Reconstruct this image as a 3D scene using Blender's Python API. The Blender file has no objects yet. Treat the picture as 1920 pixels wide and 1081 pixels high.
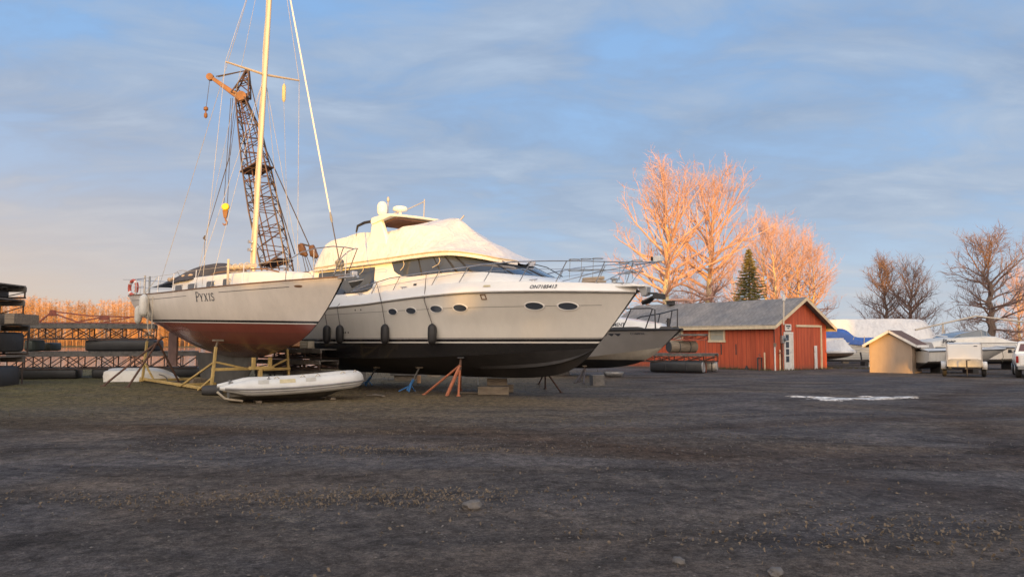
import bpy, bmesh, math, random
from mathutils import Vector, Matrix, noise
R = math.radians
scene = bpy.context.scene
COL = scene.collection
# ------------------------------------------------------------------ camera / picture geometry
FPX = 1507.0; EYE = 1.6; PIT = math.atan(99.5 / FPX)
CP, SP = math.cos(PIT), math.sin(PIT)
def ray(px, py):
    u = (px - 960) / FPX; v = (540.5 - py) / FPX
    return Vector((u, CP - v * SP, SP + v * CP))
def at(px, py, Y):
    r = ray(px, py); t = Y / r.y
    return Vector((r.x * t, Y, EYE + r.z * t))
def gx(px, Y):            # world x seen at column px at distance Y
    return ray(px, 640).x / ray(px, 640).y * Y
# ------------------------------------------------------------------ mesh builder
class MB:
    def __init__(s): s.v = []; s.f = []; s.m = []
    def face(s, idx, m=0): s.f.append(tuple(idx)); s.m.append(m)
    def poly(s, pts, m=0):
        n = len(s.v); s.v += [tuple(p) for p in pts]; s.face(range(n, n + len(pts)), m); return s
    def grid(s, rows, closed=False, m=0, cap=False):
        n = len(s.v); k = len(rows[0])
        for r in rows: s.v += [tuple(p) for p in r]
        for i in range(len(rows) - 1):
            for j in range(k if closed else k - 1):
                a = n + i * k + j; b = n + i * k + (j + 1) % k
                s.face((a, b, b + k, a + k), m)
        if cap:
            s.face(range(n + k - 1, n - 1, -1), m); s.face(range(n + (len(rows) - 1) * k, n + len(rows) * k), m)
        return s
    def box(s, c, d, rz=0, m=0, rot=None):
        M = rot if rot is not None else Matrix.Rotation(rz, 3, 'Z')
        c = Vector(c); n = len(s.v)
        for x in (-.5, .5):
            for y in (-.5, .5):
                for z in (-.5, .5): s.v.append(tuple(c + M @ Vector((x * d[0], y * d[1], z * d[2]))))
        for q in ((0, 1, 3, 2), (4, 6, 7, 5), (0, 4, 5, 1), (2, 3, 7, 6), (0, 2, 6, 4), (1, 5, 7, 3)):
            s.face([n + i for i in q], m)
        return s
    def beam(s, p, q, w, h=None, m=0, up=(0, 0, 1)):
        p, q = Vector(p), Vector(q); d = q - p; L = d.length
        if L < 1e-6: return s
        d /= L; u = Vector(up)
        if abs(d.dot(u)) > .98: u = Vector((0, 1, 0))
        x = d.cross(u).normalized(); z = x.cross(d)
        M = Matrix((x, d, z)).transposed()
        return s.box((p + q) / 2, (w, L, h or w), rot=M, m=m)
    def tube(s, pts, r, n=6, m=0, cap=True, closed=False):
        pts = [Vector(p) for p in pts]; k = len(pts)
        rr = r if isinstance(r, (list, tuple)) else [r] * k
        rows = []; prev = None
        for i, p in enumerate(pts):
            if closed: t = pts[(i + 1) % k] - pts[i - 1]
            else: t = pts[min(i + 1, k - 1)] - pts[max(i - 1, 0)]
            if t.length < 1e-9: t = Vector((0, 0, 1))
            t.normalize()
            if prev is None:
                a = Vector((0, 0, 1)) if abs(t.z) < .9 else Vector((1, 0, 0))
                x = t.cross(a).normalized()
            else:
                x = prev - t * prev.dot(t)
                x = x.normalized() if x.length > 1e-6 else t.orthogonal().normalized()
            prev = x; y = t.cross(x)
            rows.append([p + (x * math.cos(2 * math.pi * j / n) + y * math.sin(2 * math.pi * j / n)) * rr[i] for j in range(n)])
        if closed: rows.append(rows[0]); cap = False
        return s.grid(rows, closed=True, m=m, cap=cap)
    def lathe(s, prof, o=(0, 0, 0), n=16, m=0, M=None):
        o = Vector(o); rows = []
        for r, z in prof:
            row = []
            for j in range(n):
                v = Vector((r * math.cos(2 * math.pi * j / n), r * math.sin(2 * math.pi * j / n), z))
                row.append(o + (M @ v if M is not None else v))
            rows.append(row)
        return s.grid(rows, closed=True, m=m, cap=True)
    def slab(s, pts, off, m=0):                     # polygon given thickness along vector off
        pts = [Vector(p) for p in pts]; off = Vector(off); k = len(pts); n = len(s.v)
        s.v += [tuple(p) for p in pts] + [tuple(p + off) for p in pts]
        s.face(range(n + k - 1, n - 1, -1), m); s.face(range(n + k, n + 2 * k), m)
        for i in range(k): s.face((n + i, n + (i + 1) % k, n + k + (i + 1) % k, n + k + i), m)
        return s
    def spike(s, p, q, r, m=0):                     # three sided needle
        p, q = Vector(p), Vector(q); d = (q - p)
        if d.length < 1e-6: return s
        x = d.orthogonal().normalized(); y = d.normalized().cross(x); n = len(s.v)
        for j in range(3):
            a = j * 2.0944; s.v.append(tuple(p + (x * math.cos(a) + y * math.sin(a)) * r))
        s.v.append(tuple(q))
        for j in range(3): s.face((n + j, n + (j + 1) % 3, n + 3), m)
        return s
def link(name, mb, mats, parent=None, smooth=True, ang=40, bevel=0, solid=0, sub=0):
    me = bpy.data.meshes.new(name)
    me.from_pydata(mb.v, [], mb.f)
    if not isinstance(mats, (list, tuple)): mats = [mats]
    for x in mats: me.materials.append(x)
    if len(mats) > 1: me.polygons.foreach_set('material_index', mb.m)
    if len(mb.v) < 60000:
        bm = bmesh.new(); bm.from_mesh(me)
        bmesh.ops.recalc_face_normals(bm, faces=bm.faces); bm.to_mesh(me); bm.free()
    if smooth:
        me.polygons.foreach_set('use_smooth', [True] * len(me.polygons))
        me.set_sharp_from_angle(angle=R(ang))
    me.update()
    o = bpy.data.objects.new(name, me); COL.objects.link(o)
    if parent: o.parent = parent
    if solid:
        md = o.modifiers.new('s', 'SOLIDIFY'); md.thickness = solid; md.offset = 0
    if bevel:
        md = o.modifiers.new('b', 'BEVEL'); md.width = bevel; md.segments = 2; md.limit_method = 'ANGLE'; md.angle_limit = R(50)
    if sub:
        md = o.modifiers.new('u', 'SUBSURF'); md.levels = sub; md.render_levels = sub
    return o
def tag(o, label=None, cat=None, group=None, kind=None):
    if label: o['label'] = label
    if cat: o['category'] = cat
    if group: o['group'] = group
    if kind: o['kind'] = kind
    return o
def thing(name, label, cat, loc=(0, 0, 0), rz=0, group=None):
    o = bpy.data.objects.new(name, None); COL.objects.link(o)
    o.location = loc; o.rotation_euler = (0, 0, rz); o.empty_display_size = .3
    return tag(o, label, cat, group)
def one(name, label, cat, mb, mats, group=None, loc=None, rz=0, **k):   # a thing that is one mesh
    o = link(name, mb, mats, **k); tag(o, label, cat, group)
    if loc is not None: o.location = loc
    o.rotation_euler = (0, 0, rz)
    return o
def copy_thing(o, label=None, group=None):
    c = o.copy(); COL.objects.link(c)
    for ch in o.children:
        d = ch.copy(); COL.objects.link(d); d.parent = c
        for g in ch.children:
            e = g.copy(); COL.objects.link(e); e.parent = d
    if label: c['label'] = label
    if group: c['group'] = group
    return c
# ------------------------------------------------------------------ materials
def nodes(name):
    m = bpy.data.materials.new(name); m.use_nodes = True
    nt = m.node_tree; b = nt.nodes['Principled BSDF']
    return m, nt, b
def N(nt, t, **k):
    n = nt.nodes.new(t)
    for a, v in k.items():
        if a in n.inputs: n.inputs[a].default_value = v
        else: setattr(n, a, v)
    return n
def ramp(nt, fac, stops, interp='LINEAR'):
    r = nt.nodes.new('ShaderNodeValToRGB'); r.color_ramp.interpolation = interp
    el = r.color_ramp.elements
    while len(el) < len(stops): el.new(.5)
    for e, (p, c) in zip(el, stops):
        e.position = p; e.color = (*c, 1) if len(c) == 3 else c
    nt.links.new(fac, r.inputs[0]); return r.outputs[0]
def mixc(nt, f, a, b, mode='MIX'):
    n = nt.nodes.new('ShaderNodeMix'); n.data_type = 'RGBA'; n.blend_type = mode
    for i, x in ((0, f), (6, a), (7, b)):
        if isinstance(x, (int, float)): n.inputs[i].default_value = x
        elif isinstance(x, tuple): n.inputs[i].default_value = (*x, 1) if len(x) == 3 else x
        else: nt.links.new(x, n.inputs[i])
    return n.outputs[2]
def mth(nt, op, a, b=0, c=None, clamp=False):
    n = nt.nodes.new('ShaderNodeMath'); n.operation = op; n.use_clamp = clamp
    for i, x in enumerate((a, b, c)):
        if x is None: continue
        if isinstance(x, (int, float)): n.inputs[i].default_value = x
        else: nt.links.new(x, n.inputs[i])
    return n.outputs[0]
def noise_fac(nt, vec, scale, detail=4, rough=.6, dist=0):
    n = N(nt, 'ShaderNodeTexNoise', Scale=scale, Detail=detail, Roughness=rough, Distortion=dist)
    if vec is not None: nt.links.new(vec, n.inputs['Vector'])
    return n.outputs['Fac']
def objco(nt): return nt.nodes.new('ShaderNodeTexCoord').outputs['Object']
def mapped(nt, vec, scale=(1, 1, 1), loc=(0, 0, 0), rot=(0, 0, 0)):
    n = nt.nodes.new('ShaderNodeMapping'); nt.links.new(vec, n.inputs[0])
    n.inputs['Scale'].default_value = scale; n.inputs['Location'].default_value = loc; n.inputs['Rotation'].default_value = rot
    return n.outputs[0]
def bumpit(nt, b, h, strength, dist=.02):
    n = nt.nodes.new('ShaderNodeBump'); n.inputs['Strength'].default_value = strength; n.inputs['Distance'].default_value = dist
    nt.links.new(h, n.inputs['Height']); nt.links.new(n.outputs[0], b.inputs['Normal'])
def mat(name, col, rough=.5, metal=0, var=.2, scale=2.5, bump=0, bscale=40, bdist=.01, alt=None, altamt=.5, coat=0, stretch=(1, 1, 1)):
    m, nt, b = nodes(name); o = mapped(nt, objco(nt), stretch)
    f = noise_fac(nt, o, scale, 6, .62)
    lo = tuple(max(0, c * (1 - var)) for c in col); hi = tuple(min(1, c * (1 + var)) for c in col)
    c = ramp(nt, f, [(.3, lo), (.7, hi)])
    if alt:
        g = noise_fac(nt, o, scale * 2.7, 8, .7)
        k = ramp(nt, g, [(1 - altamt - .12, (0, 0, 0)), (1 - altamt + .12, (1, 1, 1))])
        c = mixc(nt, k, c, alt)
    nt.links.new(c, b.inputs['Base Color'])
    b.inputs['Roughness'].default_value = rough; b.inputs['Metallic'].default_value = metal
    b.inputs['Coat Weight'].default_value = coat
    if bump: bumpit(nt, b, noise_fac(nt, o, bscale, 5, .6), bump, bdist)
    return m
MT = {}
MT['white'] = mat('white_gelcoat', (.80, .79, .76), .24, var=.05, scale=1.2, coat=.2)
MT['white2'] = mat('weathered_white_gelcoat', (.62, .61, .57), .4, var=.1, scale=1.5, alt=(.5, .47, .4), altamt=.35)
MT['deck'] = mat('deck_white', (.68, .68, .66), .55, var=.07, scale=3)
MT['chrome'] = mat('stainless_steel', (.55, .55, .56), .28, .9, var=.1)
MT['wire'] = mat('steel_wire', (.42, .41, .40), .45, .3, var=.15)
MT['alu'] = mat('mast_aluminium', (.52, .46, .38), .42, .25, var=.12, scale=1.5, alt=(.5, .45, .38), altamt=.3, stretch=(6, 6, .6))
MT['black'] = mat('black_rubber', (.022, .022, .024), .55, var=.25, bump=.1)
MT['blackmetal'] = mat('black_painted_tube', (.025, .025, .028), .4, var=.2)
MT['glass'] = mat('dark_tinted_glass', (.05, .062, .085), .05, var=.1, coat=.3)
MT['glass2'] = mat('clear_pane_glass', (.1, .13, .16), .05, var=.1, coat=.3)
MT['canvas'] = mat('dark_navy_canvas', (.045, .047, .06), .85, var=.3, bump=.4, bscale=6, bdist=.04)
MT['tan'] = mat('tan_canvas', (.42, .33, .24), .85, var=.2, bump=.4, bscale=6, bdist=.04)
MT['yellow'] = mat('yellow_steel_paint', (.46, .33, .12), .6, var=.25, scale=4, alt=(.22, .12, .06), altamt=.33, bump=.15)
MT['rust'] = mat('rusty_steel', (.12, .062, .04), .8, var=.35, scale=6, alt=(.06, .04, .035), altamt=.45, bump=.3)
MT['orange'] = mat('faded_orange_paint', (.42, .15, .08), .65, var=.2, scale=5, alt=(.25, .1, .06), altamt=.35)
MT['blue'] = mat('blue_steel_paint', (.07, .24, .58), .5, var=.2, scale=5, alt=(.12, .1, .1), altamt=.28)
MT['galv'] = mat('galvanised_steel', (.33, .34, .35), .45, .55, var=.2, scale=5)
MT['wood'] = mat('weathered_timber', (.2, .165, .125), .85, var=.35, scale=2, bump=.4, bscale=14, stretch=(1, 8, 8), alt=(.1, .085, .07), altamt=.4)
MT['plank'] = mat('grey_dock_boards', (.15, .14, .13), .85, var=.3, scale=3, bump=.4, bscale=16, alt=(.08, .075, .07), altamt=.4)
MT['fresh'] = mat('new_cut_timber', (.55, .32, .17), .75, var=.2, scale=6, bump=.2)
MT['dsteel'] = mat('dark_rusted_truss_steel', (.06, .045, .04), .75, var=.3, scale=4, alt=(.1, .045, .028), altamt=.35)
MT['redsteel'] = mat('red_primer_steel', (.26, .07, .045), .7, var=.25, scale=4, alt=(.12, .05, .04), altamt=.4)
MT['float'] = mat('black_plastic_float', (.03, .031, .033), .5, var=.25, scale=2, alt=(.07, .065, .06), altamt=.3)
MT['dgreen'] = mat('dark_green_float', (.05, .06, .05), .6, var=.25, scale=2)
MT['crane'] = mat('crane_dark_paint', (.055, .042, .042), .6, var=.3, scale=2, alt=(.15, .065, .035), altamt=.42)
MT['craneor'] = mat('crane_rusty_orange', (.2, .095, .04), .65, var=.3, scale=3, alt=(.15, .07, .035), altamt=.4)
MT['hookyel'] = mat('yellow_hook_paint', (.75, .5, .02), .45, var=.12, scale=6)
MT['cable'] = mat('greased_cable', (.07, .06, .06), .6, var=.2)
MT['life'] = mat('red_life_ring', (.5, .1, .07), .6, var=.15)
MT['rope'] = mat('pale_rope', (.5, .45, .36), .9, var=.2, bump=.4, bscale=60)
MT['letter'] = mat('dark_lettering', (.03, .035, .05), .5, var=.1)
MT['rwood'] = mat('teak_trim', (.16, .09, .05), .6, var=.25, scale=4)
MT['rubtube'] = mat('white_inflatable_fabric', (.6, .61, .6), .5, var=.1, scale=2.5, alt=(.5, .49, .44), altamt=.3)
MT['patch'] = mat('yellowed_fabric_patch', (.52, .45, .28), .7, var=.15, scale=8)
MT['grey'] = mat('grey_paint', (.22, .22, .22), .5, var=.2)
MT['cream'] = mat('cream_trim_paint', (.62, .52, .36), .7, var=.15, scale=4, alt=(.4, .33, .24), altamt=.28)
MT['wtrim'] = mat('white_trim_paint', (.66, .65, .62), .6, var=.12, scale=4, alt=(.45, .43, .4), altamt=.25)
MT['blind'] = mat('window_blind', (.34, .35, .30), .7, var=.1)
MT['bluetarp'] = mat('blue_tarpaulin', (.035, .11, .38), .55, var=.25, scale=2, bump=.7, bscale=5, bdist=.05)
MT['tire'] = mat('tyre_rubber', (.03, .03, .03), .85, var=.3)
MT['redglass'] = mat('red_lamp_lens', (.25, .015, .015), .2, var=.1)
MT['tanwall'] = mat('tan_shed_board', (.37, .28, .205), .8, var=.1, scale=3, bump=.15, bscale=30, stretch=(1, 1, .3))
MT['shingle_br'] = mat('brown_shingle', (.13, .08, .065), .85, var=.3, scale=8, bump=.5)
MT['rock'] = mat('pale_stone', (.125, .115, .108), .85, var=.3, scale=8, bump=.5, bscale=20, bdist=.02)
MT['bark'] = mat('cottonwood_bark', (.55, .46, .27), .9, var=.3, scale=4, bump=.8, bscale=14, bdist=.05, stretch=(1, 1, .25))
MT['twig'] = mat('bare_twigs', (.52, .325, .26), .9, var=.2, scale=1)
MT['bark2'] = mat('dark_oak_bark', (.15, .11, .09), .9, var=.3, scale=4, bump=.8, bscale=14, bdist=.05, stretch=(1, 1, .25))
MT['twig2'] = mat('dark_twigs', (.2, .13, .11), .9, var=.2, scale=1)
MT['spruce'] = mat('spruce_needles', (.17, .15, .04), .85, var=.45, scale=1.2)
MT['fartree'] = mat('far_bare_wood', (.44, .24, .10), .9, var=.5, scale=.09)
MT['leaf'] = mat('dark_foliage', (.05, .06, .03), .9, var=.3)
MT['darkgrey'] = mat('dark_grey', (.04, .04, .042), .7, var=.2)  # plain dark grey for small dark parts

def bands(name, z0, k, stops, rough=.35, coat=.15, dirt=.12, x0=0):
    """painted hull: colours change at heights above a slightly tilted line (local z - z0 + k*x), stops = [(height, colour)]"""
    m, nt, b = nodes(name); o = objco(nt)
    sx = nt.nodes.new('ShaderNodeSeparateXYZ'); nt.links.new(o, sx.inputs[0])
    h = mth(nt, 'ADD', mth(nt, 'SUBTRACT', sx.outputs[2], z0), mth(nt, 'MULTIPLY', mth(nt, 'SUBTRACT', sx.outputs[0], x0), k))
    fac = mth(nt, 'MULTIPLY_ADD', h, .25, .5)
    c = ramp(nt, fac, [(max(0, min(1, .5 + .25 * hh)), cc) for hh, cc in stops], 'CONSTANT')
    f = noise_fac(nt, mapped(nt, o, (1, 1, .35)), 1.6, 8, .65)
    d = ramp(nt, f, [(.35, (1 - dirt * 2.2,) * 3), (.62, (1, 1, 1))])
    c = mixc(nt, 1.0, c, d, 'MULTIPLY')
    g = noise_fac(nt, mapped(nt, o, (3, 3, .25)), 3.0, 8, .7)
    st = ramp(nt, g, [(.3, (1 - dirt,) * 3), (.55, (1, 1, 1))])
    c = mixc(nt, 1.0, c, st, 'MULTIPLY')
    nt.links.new(c, b.inputs['Base Color']); b.inputs['Roughness'].default_value = rough; b.inputs['Coat Weight'].default_value = coat
    bumpit(nt, b, noise_fac(nt, o, .9, 2, .5), .05, .05)
    return m
def wrapmat():
    m, nt, b = nodes('white_shrink_wrap'); o = objco(nt)
    n1 = noise_fac(nt, mapped(nt, o, (1.5, 1.5, .6)), 2.2, 5, .6, 1.2)
    n2 = noise_fac(nt, o, 14, 4, .6)
    h = mth(nt, 'MULTIPLY_ADD', n2, .03, n1)
    bumpit(nt, b, h, .6, .09)
    nt.links.new(ramp(nt, n1, [(.3, (.56, .56, .57)), (.7, (.72, .72, .72))]), b.inputs['Base Color'])
    b.inputs['Roughness'].default_value = .34; b.inputs['Coat Weight'].default_value = .15
    return m
MT['wrap'] = wrapmat()
def siding():
    m, nt, b = nodes('red_board_siding'); o = objco(nt)
    sx = nt.nodes.new('ShaderNodeSeparateXYZ'); nt.links.new(o, sx.inputs[0])
    u = mth(nt, 'ADD', sx.outputs[0], sx.outputs[1])
    fr = mth(nt, 'FRACT', mth(nt, 'MULTIPLY', u, 1 / .3))
    gr = mth(nt, 'LESS_THAN', fr, .07)
    bid = mth(nt, 'FLOOR', mth(nt, 'MULTIPLY', u, 1 / .3))
    wn = N(nt, 'ShaderNodeTexWhiteNoise', noise_dimensions='1D'); nt.links.new(bid, wn.inputs['W'])
    f = noise_fac(nt, mapped(nt, o, (3, 3, .35)), 2.2, 8, .68)
    c = ramp(nt, f, [(.3, (.37, .066, .03)), (.5, (.46, .088, .036)), (.7, (.54, .115, .046))])
    c = mixc(nt, 1.0, c, ramp(nt, wn.outputs['Value'], [(0, (.86, .86, .86)), (1, (1.08, 1.05, 1.05))]), 'MULTIPLY')
    c = mixc(nt, gr, c, (.16, .035, .02))
    zz = mth(nt, 'ADD', sx.outputs[2], mth(nt, 'MULTIPLY', noise_fac(nt, o, 5, 5), .5))
    dm = ramp(nt, mth(nt, 'MULTIPLY', zz, 1.0), [(.26, (1, 1, 1)), (.55, (0, 0, 0))])
    c = mixc(nt, mth(nt, 'MULTIPLY', dm, .6), c, (.12, .07, .05))
    nt.links.new(c, b.inputs['Base Color']); b.inputs['Roughness'].default_value = .75
    hh = mth(nt, 'MULTIPLY_ADD', f, .15, mth(nt, 'MULTIPLY', gr, -1))
    bumpit(nt, b, hh, .5, .02)
    return m
MT['siding'] = siding()
def shingles(name, col, rowdir='z', var=.25):
    m, nt, b = nodes(name); o = objco(nt)
    br = N(nt, 'ShaderNodeTexBrick', Scale=1.0); br.offset = .5
    br.inputs['Brick Width'].default_value = .3; br.inputs['Row Height'].default_value = .14; br.inputs['Mortar Size'].default_value = .008
    br.inputs['Color1'].default_value = (*[c * (1 - var) for c in col], 1); br.inputs['Color2'].default_value = (*[c * (1 + var) for c in col], 1)
    br.inputs['Mortar'].default_value = (*[c * .5 for c in col], 1)
    nt.links.new(mapped(nt, o, (1, 1, 1)), br.inputs['Vector'])
    f = noise_fac(nt, o, .7, 6, .65)
    c = mixc(nt, 1.0, br.outputs['Color'], ramp(nt, f, [(.36, (.78, .8, .84)), (.64, (1.2, 1.14, 1.08))]), 'MULTIPLY')
    nt.links.new(c, b.inputs['Base Color']); b.inputs['Roughness'].default_value = .85
    bumpit(nt, b, br.outputs['Fac'], -.5, .02)
    return m
MT['shingle'] = shingles('grey_roof_shingles', (.235, .23, .226), var=.14)
# ------------------------------------------------------------------ ground
def sstep(a, b, x):
    t = max(0, min(1, (x - a) / (b - a))); return t * t * (3 - 2 * t)
def shore(x): return 46 + sstep(-9, 3, x) * 60 + sstep(4, 14, x) * 400
def gz(x, y):
    h = .17 * sstep(-6, -11, x) * sstep(20, 27, y)
    n = noise.noise(Vector((x * .22, y * .22, 1))) * .06 + noise.noise(Vector((x * .9, y * .9, 5))) * .022 + noise.noise(Vector((x * 2.6, y * 2.6, 9))) * .010
    k = sstep(42, 20, y)
    h += n * (.25 + .75 * k)
    # tyre ruts curving across the yard
    for cx, cy, rad in ((30, -6, 26.5), (30, -6, 28.3), (14, 60, 48.5), (14, 60, 50.2)):
        d = abs(math.hypot(x - cx, y - cy) - rad)
        h -= .022 * sstep(.45, .1, d); h += .015 * sstep(.25, 0, abs(d - .55))
    s = shore(x)
    if y > s: h -= 1.3 * sstep(s, s + 9, y)
    if y > 285: h = -1.3 + 1.7 * sstep(285, 330, y)
    return h
mb = MB(); angs = []
a = -180.0
while a < 180: angs.append(a); a += .6 if -44 <= a < 44 else 4.0
rs = [.4]
while rs[-1] < 2500: rs.append(rs[-1] * (1.022 if 3 < rs[-1] < 45 else 1.08))
rows = []
for r_ in rs:
    rows.append([(r_ * math.sin(R(t)), r_ * math.cos(R(t)), gz(r_ * math.sin(R(t)), r_ * math.cos(R(t)))) for t in angs])
mb.grid(rows, closed=True); mb.face(range(len(angs)))
def groundmat():
    m, nt, b = nodes('gravel_yard'); o = objco(nt)
    sx = nt.nodes.new('ShaderNodeSeparateXYZ'); nt.links.new(o, sx.inputs[0]); X, Y = sx.outputs[0], sx.outputs[1]
    big = noise_fac(nt, mapped(nt, o, (.5, 1, 1)), .22, 7, .62, .6)
    mid = noise_fac(nt, mapped(nt, o, (.6, 1, 1), (7, 3, 0)), .9, 8, .68, .4)
    fine = noise_fac(nt, o, 26, 6, .7)
    c = ramp(nt, big, [(.36, (.080, .073, .073)), (.45, (.110, .100, .100)), (.52, (.102, .089, .082)), (.58, (.126, .104, .090)), (.66, (.158, .128, .104))])
    c = mixc(nt, 1.0, c, ramp(nt, mid, [(.36, (.58, .57, .57)), (.5, (1, 1, 1)), (.64, (1.4, 1.36, 1.3))]), 'MULTIPLY')
    # compacted curving tracks, darker and browner
    for cx, cy, rad, w in ((30, -6, 27.4, 1.4), (14, 60, 49.4, 1.6), (-2, 40, 25.5, .9), (40, 5, 33, 1.0), (-25, -12, 36, 1.2)):
        dx = mth(nt, 'SUBTRACT', X, cx); dy = mth(nt, 'SUBTRACT', Y, cy)
        d = mth(nt, 'SQRT', mth(nt, 'ADD', mth(nt, 'MULTIPLY', dx, dx), mth(nt, 'MULTIPLY', dy, dy)))
        d = mth(nt, 'ADD', d, mth(nt, 'MULTIPLY', mth(nt, 'SUBTRACT', mid, .5), 2.2))
        k = mth(nt, 'SUBTRACT', 1, mth(nt, 'DIVIDE', mth(nt, 'ABSOLUTE', mth(nt, 'SUBTRACT', d, rad)), w), clamp=True)
        c = mixc(nt, mth(nt, 'MULTIPLY', k, .9), c, mixc(nt, 1.0, c, (.78, .68, .60), 'MULTIPLY'))
    # dead grass towards the boats and at the left
    gm = mth(nt, 'MULTIPLY', mth(nt, 'MULTIPLY_ADD', Y, 1 / 8, -13.5 / 8, clamp=True), mth(nt, 'MULTIPLY_ADD', X, -1 / 7, 5 / 7, clamp=True))
    gm = mth(nt, 'MULTIPLY', gm, ramp(nt, mid, [(.28, (.25,) * 3), (.55, (1,) * 3)]))
    gcol = ramp(nt, noise_fac(nt, o, 5, 6, .7), [(.36, (.085, .066, .040)), (.52, (.155, .118, .066)), (.66, (.25, .19, .11))])
    lf = mth(nt, 'MULTIPLY_ADD', X, -1 / 8, -7 / 8, clamp=True)
    gcol = mixc(nt, mth(nt, 'MULTIPLY', lf, .75), gcol, ramp(nt, noise_fac(nt, o, 6, 6, .7), [(.38, (.075, .075, .033)), (.62, (.175, .15, .068))]))
    c = mixc(nt, gm, c, gcol)
    # scattered straw and pale grit bands
    st = ramp(nt, mth(nt, 'MULTIPLY', noise_fac(nt, mapped(nt, o, (1, 1, 1), (3, 9, 0)), 14, 8, .85), ramp(nt, noise_fac(nt, mapped(nt, o, (.35, 1, 1), (11, 2, 0)), .35, 5, .6), [(.45, (0,) * 3), (.68, (1,) * 3)])), [(.50, (0,) * 3), (.58, (1,) * 3)])
    c = mixc(nt, mth(nt, 'MULTIPLY', st, .7), c, (.30, .25, .18))
    gr = ramp(nt, noise_fac(nt, o, 34, 3, .75), [(.62, (0,) * 3), (.72, (1,) * 3)])
    c = mixc(nt, mth(nt, 'MULTIPLY', gr, .5), c, (.16, .15, .14))
    c = mixc(nt, 1.0, c, ramp(nt, mth(nt, 'MULTIPLY_ADD', noise_fac(nt, o, 75, 4, .75), .5, mth(nt, 'MULTIPLY', fine, .5)), [(.36, (.42,) * 3), (.5, (1,) * 3), (.62, (1.7,) * 3)]), 'MULTIPLY')
    cl = ramp(nt, noise_fac(nt, mapped(nt, o, (1, .8, 1), (5, 1, 0)), 6.5, 7, .72), [(.36, (.60, .585, .575)), (.5, (1, 1, 1)), (.62, (1.42, 1.38, 1.34))])
    c = mixc(nt, 1.0, c, cl, 'MULTIPLY')
    nt.links.new(c, b.inputs['Base Color'])
    nt.links.new(ramp(nt, big, [(.3, (.62,) * 3), (.5, (.9,) * 3)]), b.inputs['Roughness'])
    b.inputs['Specular IOR Level'].default_value = .12
    h = mth(nt, 'ADD', mth(nt, 'MULTIPLY', fine, .7), mth(nt, 'MULTIPLY', noise_fac(nt, o, 7, 8, .75), 1.3))
    bumpit(nt, b, h, 1.0, .06)
    return m
tag(link('ground', mb, groundmat(), ang=180), kind='structure')
# river
m, nt, b = nodes('river_water'); o_ = objco(nt)
b.inputs['Base Color'].default_value = (.09, .10, .11, 1); b.inputs['Roughness'].default_value = .12
bumpit(nt, b, noise_fac(nt, mapped(nt, o_, (.4, 1, 1)), .9, 5, .6), .12, .05)
mb = MB(); mb.poly([(-900, 40, -.55), (140, 40, -.55), (140, 340, -.55), (-900, 340, -.55)])
tag(link('river', mb, m), kind='structure')
# thin crust of old snow left in the yard
def crust(cx, cy, lx, ly, seed):
    rnd = random.Random(seed); mb = MB(); top = []
    for i in range(44):
        t = 2 * math.pi * i / 44; q = Vector((math.cos(t), math.sin(t), seed))
        k = 1 + .75 * noise.noise(q * 1.9) + .45 * noise.noise(q * 5) + .25 * noise.noise(q * 13)
        top.append((cx + lx * math.cos(t) * k, cy + ly * math.sin(t) * k + .12 * math.cos(t) * lx))
    n = len(mb.v)
    rows = []
    for f, z in ((1.0, -.012), (.9, .008), (.6, .02), (.2, .028)):
        rows.append([(cx + (x - cx) * f, cy + (y - cy) * f, gz(cx + (x - cx) * f, cy + (y - cy) * f) + z) for x, y in top])
    mb.grid(rows, closed=True); mb.face(range(3 * 44, 4 * 44)); return mb
m, nt, b = nodes('old_snow'); o_ = objco(nt)
nt.links.new(ramp(nt, noise_fac(nt, o_, 5, 8, .7), [(.40, (.13, .12, .11)), (.47, (.40, .39, .38)), (.60, (.70, .70, .70))]), b.inputs['Base Color'])
b.inputs['Roughness'].default_value = .6; bumpit(nt, b, noise_fac(nt, o_, 14, 6, .7), .5, .03)
MT['snow'] = m
for i, (px, py, lx, ly) in enumerate(((1575, 747, 1.0, .24), (1606, 746, .9, .22), (1636, 744.5, .8, .2), (1660, 742.5, .6, .16), (1690, 741.5, .42, .12), (1540, 745, .42, .10), (1512, 743.5, .40, .07), (1488, 742.5, .25, .05), (1556, 750, .3, .07), (1620, 742, .25, .06), (1705, 743, .2, .05))):
    y = EYE * FPX / (py - 640)
    tag(link('snow_patch', crust(gx(px, y), y, lx, ly, 3 + i), MT['snow']), kind='structure')
# loose stones, straw and leaves
rnd = random.Random(5); mb = MB()
def pebble(x, y, r):
    z = gz(x, y); n = len(mb.v); k = [r * rnd.uniform(.6, 1.3) for _ in range(6)]; a = rnd.uniform(0, 3); ca, sa = math.cos(a), math.sin(a)
    for (dx, dy, dz), q in zip(((1, 0, 0), (0, 1, 0), (-1, 0, 0), (0, -1, 0), (0, 0, .7), (0, 0, -.5)), k):
        mb.v.append((x + (dx * ca - dy * sa) * q, y + (dx * sa + dy * ca) * q, z + dz * q * .8 + r * .25))
    for i in range(4): mb.face((n + i, n + (i + 1) % 4, n + 4)); mb.face((n + (i + 1) % 4, n + i, n + 5))
for i in range(3600):
    r_ = 3.5 + 24 * rnd.random() ** 1.4; t = R(rnd.uniform(-38, 38)); x, y = r_ * math.sin(t), r_ * math.cos(t)
    if noise.noise(Vector((x * .35, y * .8, 3))) + rnd.uniform(-.3, .3) < .05: continue
    pebble(x, y, rnd.choice((.006, .008, .011, .016)))
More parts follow.
